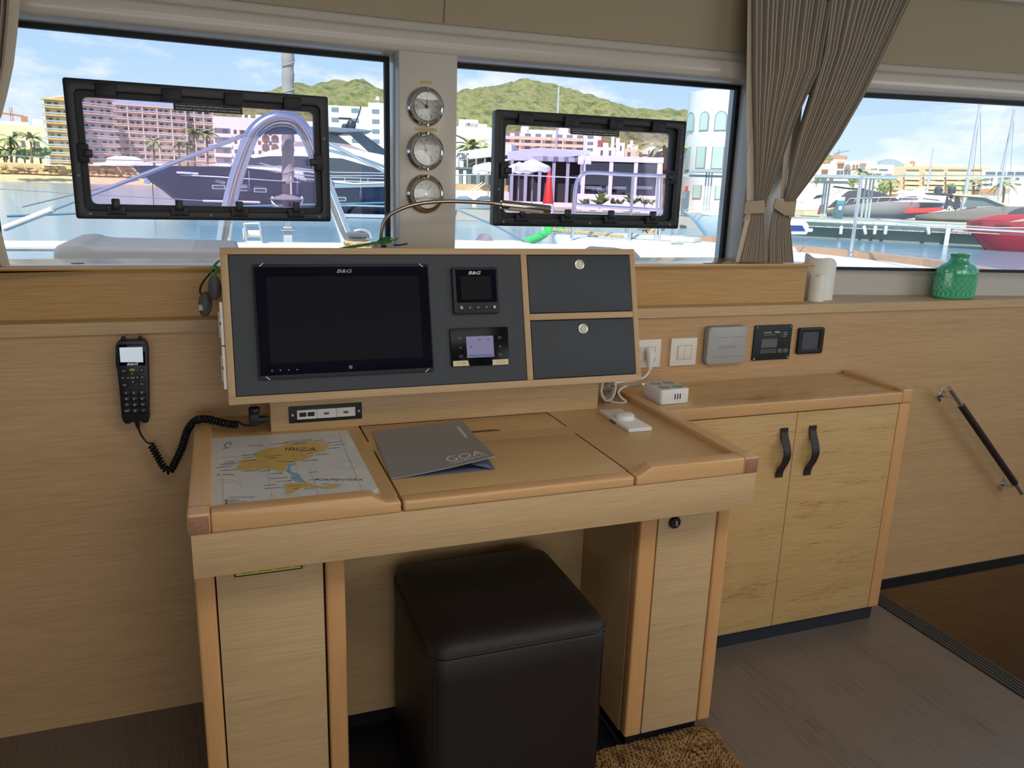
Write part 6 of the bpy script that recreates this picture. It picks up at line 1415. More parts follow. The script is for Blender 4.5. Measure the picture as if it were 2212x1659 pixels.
# slim mast behind the club
def mast(label, px, yt, yb, D, r_, stays=(), spr=None, group='masts in the marina'):
    F = FF(px, D); b = F.on(px, yb); zt = F.on(px, yt).z; b.z = WZ-.1 if D < 110 else -.6; t = thing('sail_mast', label, 'mast', (b.x, 0, b.z), F, group)
    tube('spar', [(b.x, 0, b.z), (b.x, 0, zt)], [r_, r_*.7], mat('mast_alloy', '#cdd3d6', .4, .3), t, 8)
    H = zt-b.z
    for dx in stays: tube('stay', [(b.x+dx*H, 0, b.z), (b.x, 0, zt)], r_*.14, mat('wire_grey', '#8c9296', .5), t, 4)
    for s in spr or (): box('spreader', b.x-r_*5, b.x+r_*5, -.03, .03, b.z+H*s-.04, b.z+H*s+.04, mat('mast_alloy', '#cdd3d6', .4, .3), t)
mast('slim white mast in front of the green hill', 1201, 187, 330, 120, .17, (.03, -.10))
mast('tall mast nearest the grey open boat', 2085, 225, 420, 95, .19, (.06, -.02, .16), (.35, .68)); mast('tall mast at the starboard edge', 2158, 236, 425, 105, .18, (.10, -.05), (.4, .72)); mast('short distant mast over the tan flats', 2003, 318, 408, 130, .17, (.05,), (.5,))

# ---------------------------------------------------------------- starboard buildings and fuel quay
F = FF(1850, 190, 0); t, x0, x1, z0, z1 = bld('white_flats', 'white flats with terracotta caps and arched windows behind the fuel quay', F, 1735, 1932, 355, 430, 12, WHI); fh = (z1-z0)/4
p = F.on(1795, 347); q_ = F.on(1895, 347); box('upper_floor', p.x, q_.x, .3, 9, z1, p.z, WHI, t)
p = F.on(1800, 341); q_ = F.on(1826, 341); box('roof_tower', p.x, q_.x, 0, 5, z1, p.z, WHI, t); box('roof_cap', p.x-.3, q_.x+.3, -.3, 5.3, p.z, p.z+.5, TERR, t)
for a, b, y, yb, m in ((1810, 1822, 355, 364, SHUT), (1842, 1846, 356, 366, SHUT), (1849, 1853, 356, 366, SHUT), (1775, 1782, 366, 376, SHUT), (1783, 1788, 366, 376, SHUT), (1808, 1814, 368, 377, WINM), (1816, 1821, 368, 377, WINM), (1824, 1830, 368, 377, WINM), (1832, 1837, 368, 377, WINM), (1855, 1861, 370, 380, WINM), (1863, 1868, 370, 380, WINM), (1774, 1786, 384, 390, WINM), (1792, 1800, 382, 390, SHUT), (1880, 1895, 364, 367, WINM), (1899, 1918, 365, 369, WINM), (1872, 1884, 374, 379, WINM), (1886, 1903, 375, 379, WINM), (1912, 1926, 376, 381, WINM)):
    p = F.on(a, y); q_ = F.on(b, yb); box('window', p.x, q_.x, -.12, .1, q_.z, p.z, m, t)
for px in (1831, 1863): c = F.on(px, 361); arch(t, c.x, c.z, 1.2, 1.2, -.1, WIN2)
for a, b, y in ((1778, 1788, 348), (1808, 1825, 352), (1857, 1872, 354), (1826, 1838, 364)): p = F.on(a, y); q_ = F.on(b, y); box('tile_cap', p.x, q_.x, -.3, .3, p.z-.2, p.z+.2, TERR, t)
F = FF(2030, 200, 0); t, x0, x1, z0, z1 = bld('tan_flats', 'tan flats with long dark balconies behind the marina', F, 1925, 2141, 361, 425, 14, TAN)
for a, b, y in ((1953, 1972, 353), (1975, 2030, 356), (2105, 2128, 355), (2028, 2090, 358)): p = F.on(a, y); q_ = F.on(b, y); box('roof_room', p.x, q_.x, 1, 7, z1-.3, p.z, mat('pale_tan', '#e6cfa8', .8), t)
c = F.on(1970, 351); lathe('roof_tank', [(.01, 0), (.5, .1), (.5, .7), (.01, .9)], (c.x, 3, c.z-.4), TERR, t, 'Z', 10)
for a, b in ((1958, 1985), (2000, 2038), (2048, 2088), (2093, 2120)):
    for k in range(5):
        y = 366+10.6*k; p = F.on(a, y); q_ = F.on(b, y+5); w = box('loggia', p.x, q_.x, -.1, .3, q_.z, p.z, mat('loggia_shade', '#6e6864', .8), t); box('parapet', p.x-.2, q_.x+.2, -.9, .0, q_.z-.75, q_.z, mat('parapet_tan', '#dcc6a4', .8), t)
for k in range(4): box('side_balcony', x0+.1, F.on(1946, 380).x, -.8, .0, F.on(1935, 392+9*k).z, F.on(1935, 388+9*k).z, mat('parapet_tan', '#dcc6a4', .8), t)
F = FF(2180, 185, 0); t, x0, x1, z0, z1 = bld('grey_white_flats', 'grey white flats at the starboard edge of the view', F, 2124, 2260, 366, 430, 12, mat('cool_white', '#dfe0e0', .8))
p = F.on(2172, 358); box('upper_floor', p.x, x1, .5, 9, z1-.2, p.z, mat('cool_white', '#dfe0e0', .8), t)
for k, (a, b, y, yb) in enumerate(((2130, 2150, 371, 377), (2155, 2172, 371, 378), (2177, 2190, 371, 378), (2194, 2206, 371, 378), (2208, 2220, 371, 378), (2126, 2138, 385, 389), (2141, 2145, 384, 391), (2158, 2163, 384, 391), (2167, 2184, 383, 388), (2194, 2202, 384, 388), (2126, 2136, 395, 400), (2139, 2143, 395, 401), (2157, 2161, 395, 401), (2170, 2184, 394, 399), (2192, 2197, 396, 399), (2198, 2206, 397, 400), (2127, 2134, 405, 408))):
    p = F.on(a, y); q_ = F.on(b, yb); box('window', p.x, q_.x, -.12, .1, q_.z, p.z, WINM, t)
for k, (a, b, y) in enumerate(((2121, 2140, 402), (2121, 2140, 391), (2166, 2186, 390), (2168, 2186, 401))): p = F.on(a, y); q_ = F.on(b, y); box('balcony', p.x, q_.x, -.9, .1, p.z-.5, p.z, WHI, t)
F = FF(2145, 150); p = F.on(2118, 412); q_ = F.on(2165, 424); t = thing('quay_hut', 'low hut with an orange roof in the marina', 'hut', ((p.x+q_.x)/2, 2, q_.z), F); box('wall', p.x, q_.x, 0, 4, -.6, p.z-.3, WHI, t); prism('roof', [(p.x-.3, -.4, p.z-.3), (q_.x+.3, -.4, p.z-.3), (q_.x-.5, -.4, p.z+.35), (p.x+.5, -.4, p.z+.35)], (0, 4.8, 0), TERR, t)
F = FF(2000, 120); a = F.on(1690, 425).x; b = F.on(2400, 425).x; tag(box('marina_ground', a, b, 0, 120, WZ-.2, -.6, SAND, None, 0, F), 'sandy ground behind the marina', 'ground', kind='stuff')
for x, y, w_, h_, D, lab in ((1910, 402, 40, 34, 150, 'pale green tree left of the tan flats'), (1845, 390, 26, 28, 150, 'tree below the arched windows'), (1765, 388, 16, 22, 150, 'shrub beside the curtain edge'), (2055, 405, 22, 18, 150, 'tree in front of the tan flats'), (2085, 405, 18, 14, 152, 'shrub right of the tall mast')): tree(lab, x, y, w_, h_, D)
for x, yc, yb, lab in ((2104, 396, 415, 'palm at the foot of the tan flats'), (2170, 398, 425, 'palm before the grey white flats'), (1862, 372, 392, 'palm standing among the flats'), (1925, 390, 412, 'yellowish palm before the tan flats')): palm(lab, x, yc, yb, 140, .75, 14, 'palms in the marina')
def crane(label, px, yt, yb, D, jib, col):
    F = FF(px, D); b = F.on(px, yb); b.z = 0; tz = F.on(px, yt).z; t = thing('tower_crane', label, 'crane', (b.x, 0, b.z), F, 'tower cranes')
    m = mat('crane_'+col[1:], col, .6); w_ = D*.0011
    for e in (-1, 1): box('mast_leg', b.x+e*w_-w_*.3, b.x+e*w_+w_*.3, -.2, .2, b.z, tz, m, t)
    n = 7
    for k in range(n): z = b.z+(tz-b.z)*k/n; h = (tz-b.z)/n; prism('brace', [(b.x-w_, 0, z), (b.x-w_*.5, 0, z), (b.x+w_, 0, z+h), (b.x+w_*.5, 0, z+h)], (0, .3, 0), m, t)
    J = [F.on(*q) for q in jib]; prism('jib', [(J[0].x, 0, J[0].z-.3), (J[1].x, 0, J[1].z-.3), (J[1].x, 0, J[1].z+.25), (J[0].x, 0, J[0].z+.25)], (0, 1, 0), m, t); e = J[1] if len(jib) < 3 else J[2]
    box('counterweight', e.x-1, e.x+1, -.5, 1.2, e.z-2.6, e.z, m, t)
crane('red tower crane over the houses at the port side', 27, 231, 268, 330, ((-10, 242), (52, 251)), '#c08a72'); crane('blue grey tower crane over the starboard flats', 1810, 322, 342, 420, ((1835, 325), (1806, 331)), '#7d96ac')

# fuel quay
F = FF(1880, 53, 0); P = lambda x, y, d=0: F.on(x, y, d); a = P(1690, 490).x; b = P(2330, 490).x; zq = P(1880, 478).z
t = thing('fuel_quay', 'pale concrete fuel quay with a pipe and fenders along its face', 'quay', ((a+b)/2, 0, WZ), F)
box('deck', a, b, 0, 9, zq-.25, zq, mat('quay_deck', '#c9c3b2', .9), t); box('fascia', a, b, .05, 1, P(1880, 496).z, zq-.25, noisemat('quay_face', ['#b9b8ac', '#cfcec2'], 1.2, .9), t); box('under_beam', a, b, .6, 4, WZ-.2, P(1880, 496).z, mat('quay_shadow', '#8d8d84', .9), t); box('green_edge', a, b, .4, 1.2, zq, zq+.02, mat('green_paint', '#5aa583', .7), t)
tube('pipe', [(a, -.12, P(1880, 483).z), (b, -.12, P(1880, 483).z)], .07, mat('pipe_white', '#dcdcd2', .6), t, 8)
for k in range(24): u = a+(b-a)*k/24; box('pipe_bracket', u-.04, u+.04, -.2, .05, P(1880, 485).z, P(1880, 481).z, GRP, t); box('joint', u+.4, u+.43, .02, .06, P(1880, 495).z, zq-.3, mat('joint_grey', '#9c9b90', .9), t)
for k, (px, tl) in enumerate(((1817, 0), (1868, .35), (1890, 0), (1913, 0), (2005, .25))):
    c = P(px, 497); tt = thing('dock_fender', 'white cylindrical fender on the fuel quay, number %s from the left' % ('one', 'two', 'three', 'four', 'five')[k], 'fender', (c.x, -.2, c.z-.3), F, 'fenders on the fuel quay')
    h = .26; tube('body', [(c.x-tl*h, -.2, c.z+h), (c.x-tl*h*.8, -.2, c.z+h*.85), (c.x+tl*h*.8, -.2, c.z-h*.85), (c.x+tl*h, -.2, c.z-h)], [.05, .1, .1, .05], mat('fender_white', '#e9e6da', .6), tt, 10); tube('rope', [(c.x-tl*h, -.2, c.z+h), (c.x-tl*h, -.1, P(1880, 483).z)], .015, GRP, tt, 5)
c = P(2050, 485); box('ladder', c.x-.12, c.x+.12, -.15, 0, WZ, zq, mat('pipe_white', '#dcdcd2', .6), t)
F = FF(1812, 56); c = F.on(1812, 468); t = thing('fuel_pump', 'blue and white fuel pump on the quay', 'fuel pump', (c.x, 0, zq), F); w_ = F.on(1824, 440).x-c.x
box('cabinet', c.x-w_, c.x+w_, -.3, .3, zq, F.on(1812, 440).z, mat('pump_blue', '#44707f', .5), t, .02); box('display', c.x-w_, c.x+w_, -.28, .28, F.on(1812, 440).z, F.on(1812, 433).z, mat('pump_teal', '#3f9aa6', .4), t); box('header', c.x-w_, c.x+w_, -.28, .28, F.on(1812, 433).z, F.on(1812, 425).z, mat('pump_white', '#d5d8d8', .5), t); box('notice', c.x-w_*.3, c.x+w_*.5, -.32, -.3, F.on(1812, 453).z, F.on(1812, 445).z, WHP, t)
tube('hose', spline([(c.x-w_, -.1, F.on(1812, 445).z), (c.x-w_*1.5, -.1, F.on(1812, 455).z), (c.x-w_*1.4, -.1, zq+.1), (c.x-w_, -.1, zq+.2)], 5), .06, mat('hose_green', '#4a7a66', .6), t, 6)
def canopy(label, F, x0, x1, yt, yb, posts, ybase):
    a = F.on(x0, yt); b = F.on(x1, yt); t = thing('quay_canopy', label, 'canopy', ((a.x+b.x)/2, 0, zq), F, 'fuel quay canopies'); m = mat('canopy_grey', '#aab8b8', .6)
    box('roof', a.x, b.x, -1.2, 1.2, F.on((x0+x1)/2, yb).z, (a.z+b.z)/2, m, t)
    for px in posts: c = F.on(px, 430); box('post', c.x-.06, c.x+.06, -.06, .06, zq, F.on(px, yb).z, m, t)
canopy('long flat grey canopy on slim posts over the fuel quay', FF(1850, 57), 1762, 1936, 379.5, 386, (1866, 1875, 1882), 470); canopy('lower flat grey canopy nearest the curtain', FF(1790, 58), 1748, 1832, 391, 396, (1777, 1782, 1788), 468)

# ---------------------------------------------------------------- boats
def hull(par, nm, st, beam, m, mi_deck, flare=.8, yoff=None):
    """st: stations (u, z_sheer, z_bottom, half-beam factor) along local x"""
    y0 = beam/2 if yoff is None else yoff; V_, F_, mi = [], [], []; n = len(st)
    for u, zs, zb, k in st:
        hb = max(.02, beam/2*k); V_ += [(u, y0-hb, zs), (u, y0-hb*flare, (zs*.4+zb*.6)), (u, y0-hb*.35, zb), (u, y0+hb*.35, zb), (u, y0+hb*flare, (zs*.4+zb*.6)), (u, y0+hb, zs)]
    for i in range(n-1):
        for j in range(5): F_.append((i*6+j, (i+1)*6+j, (i+1)*6+j+1, i*6+j+1)); mi.append(0)
        F_.append((i*6+5, (i+1)*6+5, (i+1)*6, i*6)); mi.append(1)
    F_.append((0, 1, 2, 3, 4, 5)); mi.append(0); F_.append(tuple((n-1)*6+j for j in (5, 4, 3, 2, 1, 0))); mi.append(0)
    return fixn(obj(nm, V_, F_, [m, mi_deck], par, 40, None, mi))
def side(F, pts, d=0): return [(F.on(x, y, d).x, F.on(x, y, d).z) for x, y in pts]
def sp(par, nm, F, pts, y0, y1, m, bev=0):
    q = side(F, pts); return prism(nm, [(a, y0, b) for a, b in q], (0, y1-y0, 0), m, par, bev)
def rail(par, F, pts, y, r_, m, nm='rail'):
    return tube(nm, [(F.on(x, yy).x, y, F.on(x, yy).z) for x, yy in pts], r_, m, par, 6)
NAVY = mat('navy_hull', '#1d2746', .3, spec=.5); YWH = mat('yacht_white', '#eef0f2', .25, coat=.3); YGL = mat('yacht_glass', '#39424f', .06, spec=.7); YGR = mat('yacht_grey', '#7f8994', .3)
F = FF(600, 58, 0); X = lambda x: F.on(x, 420).x; Zp = lambda x, y: F.on(x, y).z
yt = thing('navy_motor_yacht', 'large navy blue motor yacht with white superstructure moored beyond the bow', 'yacht', (X(700), 3, WZ), F)
st = [(X(276), Zp(276, 357), Zp(280, 361), .02), (X(300), Zp(300, 357), Zp(310, 385), .22), (X(340), Zp(340, 357.5), Zp(340, 412), .45), (X(380), Zp(380, 358), Zp(378, 446), .65), (X(430), Zp(430, 359), WZ-.2, .82), (X(500), Zp(500, 361), WZ-.2, .95), (X(560), Zp(560, 366), WZ-.2, 1), (X(610), Zp(610, 374), WZ-.2, 1), (X(650), Zp(650, 390), WZ-.2, 1), (X(720), Zp(720, 398), WZ-.2, 1), (X(980), Zp(980, 408), WZ-.2, .95)]
hu = hull(yt, 'hull', st, 6.2, NAVY, YWH, .86)
for k in range(1): tube('rub_line', [(X(x), .06 if x > 460 else .06+(460-x)*.012, Zp(x, y)) for x, y in ((390, 378), (470, 382), (560, 388), (650, 394))], .04, mat('silver_line', '#b9bfca', .3, .6), hu, 6)
box('boot_stripe', X(420), X(980), -.03, .2, WZ+.05, WZ+.28, mat('boot_white', '#b9c4cc', .4), hu)
sp(yt, 'foredeck_house', F, ((430, 356), (500, 352), (545, 357), (620, 372), (560, 364), (500, 360)), 1, 5.2, YWH, .03)
sp(yt, 'superstructure', F, ((500, 360), (545, 338), (580, 325), (630, 316), (700, 316), (780, 324), (860, 340), (900, 360), (900, 402), (720, 398), (650, 388), (600, 370)), .5, 5.7, YWH, .12)
sp(yt, 'side_glass', F, ((520, 356), (548, 341), (580, 337), (650, 337), (740, 342), (830, 368), (860, 380), (720, 372), (600, 358)), .40, .6, YGL)
sp(yt, 'side_glass', F, ((655, 372), (760, 372), (860, 386), (860, 398), (720, 396), (660, 388)), .40, .6, YGL)
sp(yt, 'windscreen', F, ((496, 358), (540, 339), (548, 341), (520, 357)), .42, 5.6, YGL)
sp(yt, 'white_arch', F, ((700, 318), (740, 316), (800, 330), (900, 372), (900, 382), (780, 338)), .30, .45, YWH)
sp(yt, 'hardtop', F, ((652, 272), (700, 271), (790, 278), (810, 281), (800, 284), (740, 285), (660, 279)), .8, 5.4, YGR, .05)
sp(yt, 'hardtop_support', F, ((752, 284), (784, 286), (845, 330), (845, 342), (806, 334)), .7, .95, mat('dark_fin', '#3d4a57', .25), .0)
sp(yt, 'hardtop_support', F, ((700, 284), (742, 285), (800, 328), (790, 328), (720, 300)), 4.8, 5.1, YWH)
sp(yt, 'flybridge_coaming', F, ((630, 316), (640, 305), (700, 304), (760, 312), (800, 328), (720, 318)), .9, 5.2, mat('coaming_pink', '#a8979f', .5))
for x, y, r_ in ((767, 263, .36), (752, 268, .24)):
    c = F.on(x, y); lathe('radome', [(.01, -r_), (r_*.8, -r_*.8), (r_, 0), (r_*.7, r_*.7), (.01, r_)], (c.x, 3, c.z), mat('radome_dark', '#3a4550', .4), yt, 'Z', 12)
c = F.on(756, 250); box('radar_bar', c.x-.55, c.x+.35, 2.9, 3.1, c.z-.06, c.z+.08, mat('radome_dark', '#3a4550', .4), yt); rail(yt, F, ((775, 262), (785, 238), (789, 222)), 3.1, .06, mat('radome_dark', '#3a4550', .4), 'antenna'); rail(yt, F, ((745, 275), (765, 275)), 3, .1, YGR, 'antenna_base')
for pts in (((270, 356), (330, 350), (400, 349), (490, 352), (520, 360)), ((560, 352), (600, 362), (640, 376), (700, 383), (835, 386)), ((640, 384), (700, 390), (835, 393)), ((600, 358), (720, 372), (835, 374)), ((600, 361), (720, 380), (835, 379))): rail(yt, F, pts, .1, .035, mat('rail_bright', '#dfe2e6', .25, .6))
for x in (290, 320, 350, 380, 410, 440, 470): rail(yt, F, ((x, 357), (x, 350)), .5, .025, STLW, 'stanchion')
for x in (660, 690, 745, 795): rail(yt, F, ((x, 384), (x, 394)), .1, .03, STLW, 'stanchion')
sp(yt, 'bulwark', F, ((722, 391), (760, 396), (835, 392), (900, 392), (900, 402), (722, 406)), .0, .1, mat('bulwark_grey', '#8fa0aa', .35)); sp(yt, 'bulwark_top', F, ((720, 390), (765, 395), (900, 391), (900, 394), (765, 398), (720, 394)), -.05, .15, YWH)
for x, y in ((388, 373), (405, 374), (418, 375)): p = F.on(x, y); box('portlight', p.x-.25, p.x+.25, .55, 1.0, p.z-.05, p.z+.08, mat('port_white', '#d7dde6', .4), hu)
for x, y in ((472, 404), (524, 408), (562, 411), (735, 430)):
    p = F.on(x, y); f_ = plate('portlight', p.x-.42, p.x+.42, p.z-.14, p.z+.14, .42, .25, mat('rail_bright', '#dfe2e6', .25, .6), hu, .05); plate('port_glass', p.x-.36, p.x+.36, p.z-.09, p.z+.09, .18, .03, YGL, f_, .04)
for k, (x, y) in enumerate(((539, 405), (643, 412), (780, 420))):
    p = F.on(x, y); tt = thing('yacht_fender', 'dark blue fender on the navy yacht, %s' % ('left of the steel arch', 'near the furling drum', 'right of the port hatch')[k], 'fender', (p.x, 0, p.z), F, 'fenders on the navy yacht'); tube('body', [(p.x, .0, p.z+.33), (p.x, 0, p.z+.25), (p.x, 0, p.z-.25), (p.x, 0, p.z-.32)], [.05, .15, .15, .05], mat('fender_blue', '#23305e', .5), tt, 10); tube('rope', [(p.x, 0, p.z+.3), (p.x, .05, p.z+1.1)], .015, WHP, tt, 4)
tube('anchor_chain', [(X(318), 2.8, Zp(318, 375)), (X(318), 2.5, WZ)], .03, mat('chain_dark', '#3c434c', .5), yt, 5); sp(yt, 'anchor', F, ((296, 396), (300, 380), (308, 384), (312, 394), (304, 398)), 2.7, 3.3, mat('anchor_blue', '#9db0c8', .4, .4))
# tender shapes far left boats / white yacht behind the navy bow
F = FF(310, 236); t = thing('beach_bar', 'white beach bar roofs behind the navy bow', 'bar', (F.on(310, 360).x, 12, 3.3), F)
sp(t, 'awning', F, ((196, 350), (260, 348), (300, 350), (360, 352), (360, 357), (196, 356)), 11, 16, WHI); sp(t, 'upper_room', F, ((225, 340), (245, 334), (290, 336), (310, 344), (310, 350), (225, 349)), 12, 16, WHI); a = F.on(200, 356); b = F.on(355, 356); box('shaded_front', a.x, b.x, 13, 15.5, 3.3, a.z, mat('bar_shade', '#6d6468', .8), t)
for k in range(9): u = a.x+(b.x-a.x)*k/8; box('post', u-.1, u+.1, 11.2, 11.4, 3.3, a.z+.2, WHI, t)
F = FF(120, 233); 
for k, (x, w_) in enumerate(((105, 26), (130, 22), (206, 34), (240, 36), (275, 30))):
    p = F.on(x-w_/2, 354); q_ = F.on(x+w_/2, 358); tt = thing('beach_awning', 'white beach bar awning %s along the rocks' % ('furthest to port', 'beside the hatch frame', 'first inside the hatch', 'second inside the hatch', 'third inside the hatch')[k], 'awning', ((p.x+q_.x)/2, 12, 3.3), F, 'beach bar awnings')
    prism('canvas', [(p.x, 10, q_.z), (q_.x, 10, q_.z), (q_.x-.6, 10, p.z), (p.x+.6, 10, p.z)], (0, 4, 0), mat('awning_white', '#f3efe6', .8), tt)
    for u in (p.x+.3, q_.x-.3): box('post', u-.06, u+.06, 10.2, 10.35, 3.3, q_.z, GRP, tt)

# starboard boats
F = FF(1890, 62, 0); GBH = mat('grey_hull', '#b9bcc0', .25, coat=.3); X = lambda x: F.on(x, 450).x; Zp = lambda x, y: F.on(x, y).z
t = thing('grey_cabin_cruiser', 'silver grey cabin cruiser under a charcoal cover on the fuel quay', 'boat', (X(1890), 2, zq-.4), F)
hull(t, 'hull', [(X(1783), Zp(1783, 455), Zp(1783, 474), .85), (X(1820), Zp(1820, 444), Zp(1820, 478), .95), (X(1880), Zp(1880, 437), Zp(1880, 480), 1), (X(1940), Zp(1940, 436), Zp(1940, 478), .95), (X(1990), Zp(1990, 437), Zp(1990, 470), .7), (X(2030), Zp(2030, 438), Zp(2030, 452), .3), (X(2050), Zp(2050, 438), Zp(2050, 441), .02)], 3.6, GBH, YWH)
sp(t, 'cover', F, ((1785, 450), (1800, 436), (1815, 425), (1832, 412), (1870, 409), (1900, 414), (1930, 425), (1945, 434), (1880, 437), (1820, 446)), .3, 3.3, mat('charcoal_cover', '#46484f', .8), .1)
sp(t, 'bimini', F, ((1797, 404), (1802, 401), (1830, 405), (1870, 407), (1872, 410), (1835, 409)), .3, 3.3, mat('black_canvas', '#2f3036', .8))
rail(t, F, ((1826, 440), (1835, 429), (1920, 426), (1985, 428), (2030, 433)), .25, .035, STLW)
for x in (1850, 1875, 1900, 1925, 1950, 1975): rail(t, F, ((x-6, 437), (x, 427)), .25, .025, STLW, 'stanchion')
for q_ in (((1806, 405), (1830, 430)), ((1838, 408), (1850, 420)), ((1840, 420), (1862, 408))): rail(t, F, q_, .35, .025, STLW, 'bimini_strut')
sp(t, 'red_stern_cover', F, ((1764, 463), (1770, 443), (1776, 442), (1772, 464)), .5, 3, mat('dark_red', '#9c2f3e', .6))
F = FF(2060, 60, 0); X = lambda x: F.on(x, 460).x; Zp = lambda x, y: F.on(x, y).z
t = thing('grey_open_boat', 'sleek grey open boat with a dark hardtop beside the red boat', 'boat', (X(2080), 2, zq-.4), F)
hull(t, 'hull', [(X(1978), Zp(1978, 464), Zp(1978, 478), .85), (X(2010), Zp(2010, 461), Zp(2010, 480), .95), (X(2060), Zp(2060, 456), Zp(2060, 480), 1), (X(2110), Zp(2110, 449), Zp(2110, 480), .95), (X(2160), Zp(2160, 446), Zp(2160, 474), .75), (X(2200), Zp(2200, 446), Zp(2200, 460), .4), (X(2240), Zp(2240, 446), Zp(2240, 449), .03)], 3.4, mat('warm_grey_hull', '#a9a6a4', .25, coat=.3), mat('deck_grey', '#8b8d92', .5))
sp(t, 'hardtop', F, ((1996, 417), (2040, 416), (2060, 419), (2110, 421), (2130, 424), (2150, 432), (2128, 427), (2060, 424), (2000, 420)), .4, 3.0, mat('hardtop_dark', '#3b3f48', .4), .03); sp(t, 'hardtop_edge', F, ((2055, 418), (2115, 421), (2150, 432), (2185, 445), (2175, 445), (2128, 427), (2060, 422)), .3, .4, mat('cream_edge', '#cfc9ae', .4))
sp(t, 'windscreen', F, ((2092, 426), (2125, 426), (2178, 445), (2110, 447), (2080, 447)), .5, 2.9, mat('screen_glass', '#6d7f86', .1), .0)
for q_ in (((2037, 452), (2041, 438), (2044, 424), (2048, 424), (2050, 438), (2046, 452)), ((2058, 450), (2061, 436), (2064, 424), (2072, 425), (2076, 438), (2074, 450))): sp(t, 'hardtop_leg', F, q_, .5, 2.9, mat('hardtop_dark', '#3b3f48', .4))
for x in (2026, 2056): c = F.on(x, 410); lathe('radome', [(.01, -.25), (.24, -.2), (.26, .05), (.2, .2), (.01, .26)], (c.x, 1.7, c.z), mat('radome_dark', '#3a4550', .4), t, 'Z', 12)
sp(t, 'red_sunpad', F, ((1950, 459), (1965, 451), (2010, 449), (2036, 448), (2036, 454), (2010, 459), (1960, 461)), -.2, 2.6, mat('red_cover', '#d8382a', .6), .03)
for k, px in enumerate((2050, 2064)):
    c = F.on(px, 451); p = thing('person', 'seated person in a white top on the grey open boat, %s' % ('left' if k == 0 else 'right'), 'person', (c.x, 1, c.z-.3), F, 'people on the grey open boat')
    J = [(0, 0, .0), (0, .02, .18), (0, .02, .42), (0, .0, .52), (0, -.02, .66), (.16, .02, .40), (.2, -.06, .16), (.12, -.2, .1), (-.16, .02, .40), (-.2, -.06, .16), (-.12, -.2, .1), (.09, -.05, -.02), (.11, -.40, .02), (.11, -.42, -.38), (-.09, -.05, -.02), (-.11, -.40, .02), (-.11, -.42, -.38)]
    E_ = [(0, 1), (1, 2), (2, 3), (3, 4), (2, 5), (5, 6), (6, 7), (2, 8), (8, 9), (9, 10), (0, 11), (11, 12), (12, 13), (0, 14), (14, 15), (15, 16)]; rad = [.13, .14, .14, .055, .10, .06, .045, .035, .06, .045, .035, .085, .065, .045, .085, .065, .045]
    me = bpy.data.meshes.new('body'); me.from_pydata([(a*1.0+c.x-OFF[p.name].x, b+.0, z+.3) for a, b, z in J], E_, []); me.materials.append(mat('pale_clothes', '#dcd2cc', .8)); o = bpy.data.objects.new('body', me); COL.objects.link(o); o.parent = p
    md_ = o.modifiers.new('skin', 'SKIN'); 
    for v, r_ in zip(me.skin_vertices[0].data, rad): v.radius = (r_, r_*.85)
    me.skin_vertices[0].data[0].use_root = True; o.modifiers.new('smooth', 'SUBSURF').levels = 1
    lathe('hair', [(.01, -.02), (.10, .0), (.115, .06), (.08, .12), (.01, .135)], (c.x, 1.0, c.z+.68), mat('brown_hair', '#4a3424', .8), p, 'Z', 10)
F = FF(2180, 49, 0); X = lambda x: F.on(x, 490).x; Zp = lambda x, y: F.on(x, y).z; RED = mat('red_hull', '#b52a3a', .2, coat=.4)
t = thing('red_speedboat', 'bright red speedboat at the starboard edge', 'boat', (X(2180), 2, WZ), F)
hull(t, 'hull', [(X(2086), Zp(2086, 481), Zp(2086, 494), .75), (X(2092), Zp(2092, 476), Zp(2092, 499), .85), (X(2140), Zp(2140, 477), WZ-.1, .95), (X(2180), Zp(2180, 480), WZ-.1, 1), (X(2230), Zp(2230, 476), WZ-.1, 1), (X(2330), Zp(2330, 474), WZ-.1, .9)], 2.6, RED, RED)
sp(t, 'rear_wing', F, ((2100, 475), (2135, 468), (2155, 464), (2212, 462), (2230, 470), (2180, 479), (2140, 477)), .3, 2.3, RED, .03); sp(t, 'swim_platform', F, ((2052, 500), (2056, 498), (2120, 502), (2185, 506), (2180, 508), (2110, 504)), .2, 2.4, mat('platform_pink', '#e0b0a4', .5)); sp(t, 'seat_cushion', F, ((2148, 470), (2178, 468), (2182, 475), (2150, 477)), .4, 2.2, mat('cream_seat', '#e0cfae', .6), .03); sp(t, 'dark_cover', F, ((2176, 462), (2195, 452), (2230, 445), (2230, 470), (2180, 468)), .35, 2.3, mat('charcoal_cover', '#46484f', .8), .04)
for (a, b, y) in ((2096, 2122, 481), (2150, 2182, 485)): 
    for k in range(2): sp(t, 'vent', F, ((a, y+3*k), (b, y+1+3*k), (b, y+2.4+3*k), (a, y+1.4+3*k)), .0, .3, mat('vent_dark', '#6a1620', .5))
rail(t, F, ((2086, 488), (2150, 492), (2240, 492)), -.03, .03, mat('pale_line', '#e6b6b0', .4), 'rub_line')
F = FF(1728, 40, 0); t = thing('small_white_boat', 'stern of a small white boat with a dark blue side, under the curtain', 'boat', (F.on(1728, 500).x, 1, WZ), F)
sp(t, 'hull', F, ((1660, 476), (1738, 477), (1746, 486), (1748, 497), (1742, 507), (1660, 507)), 0, 1.8, YWH, .04); sp(t, 'blue_panel', F, ((1660, 486), (1733, 487), (1740, 499), (1660, 499)), -.03, .1, mat('blue_panel', '#3b4a86', .4)); sp(t, 'swim_step', F, ((1740, 496), (1757, 496), (1755, 501), (1740, 502)), .1, 1.7, YWH, .02)
F = FF(1770, 75, 0); t = thing('white_flybridge_yacht', 'white flybridge yacht behind the curtain edge', 'yacht', (F.on(1750, 440).x, 2, -.7), F)
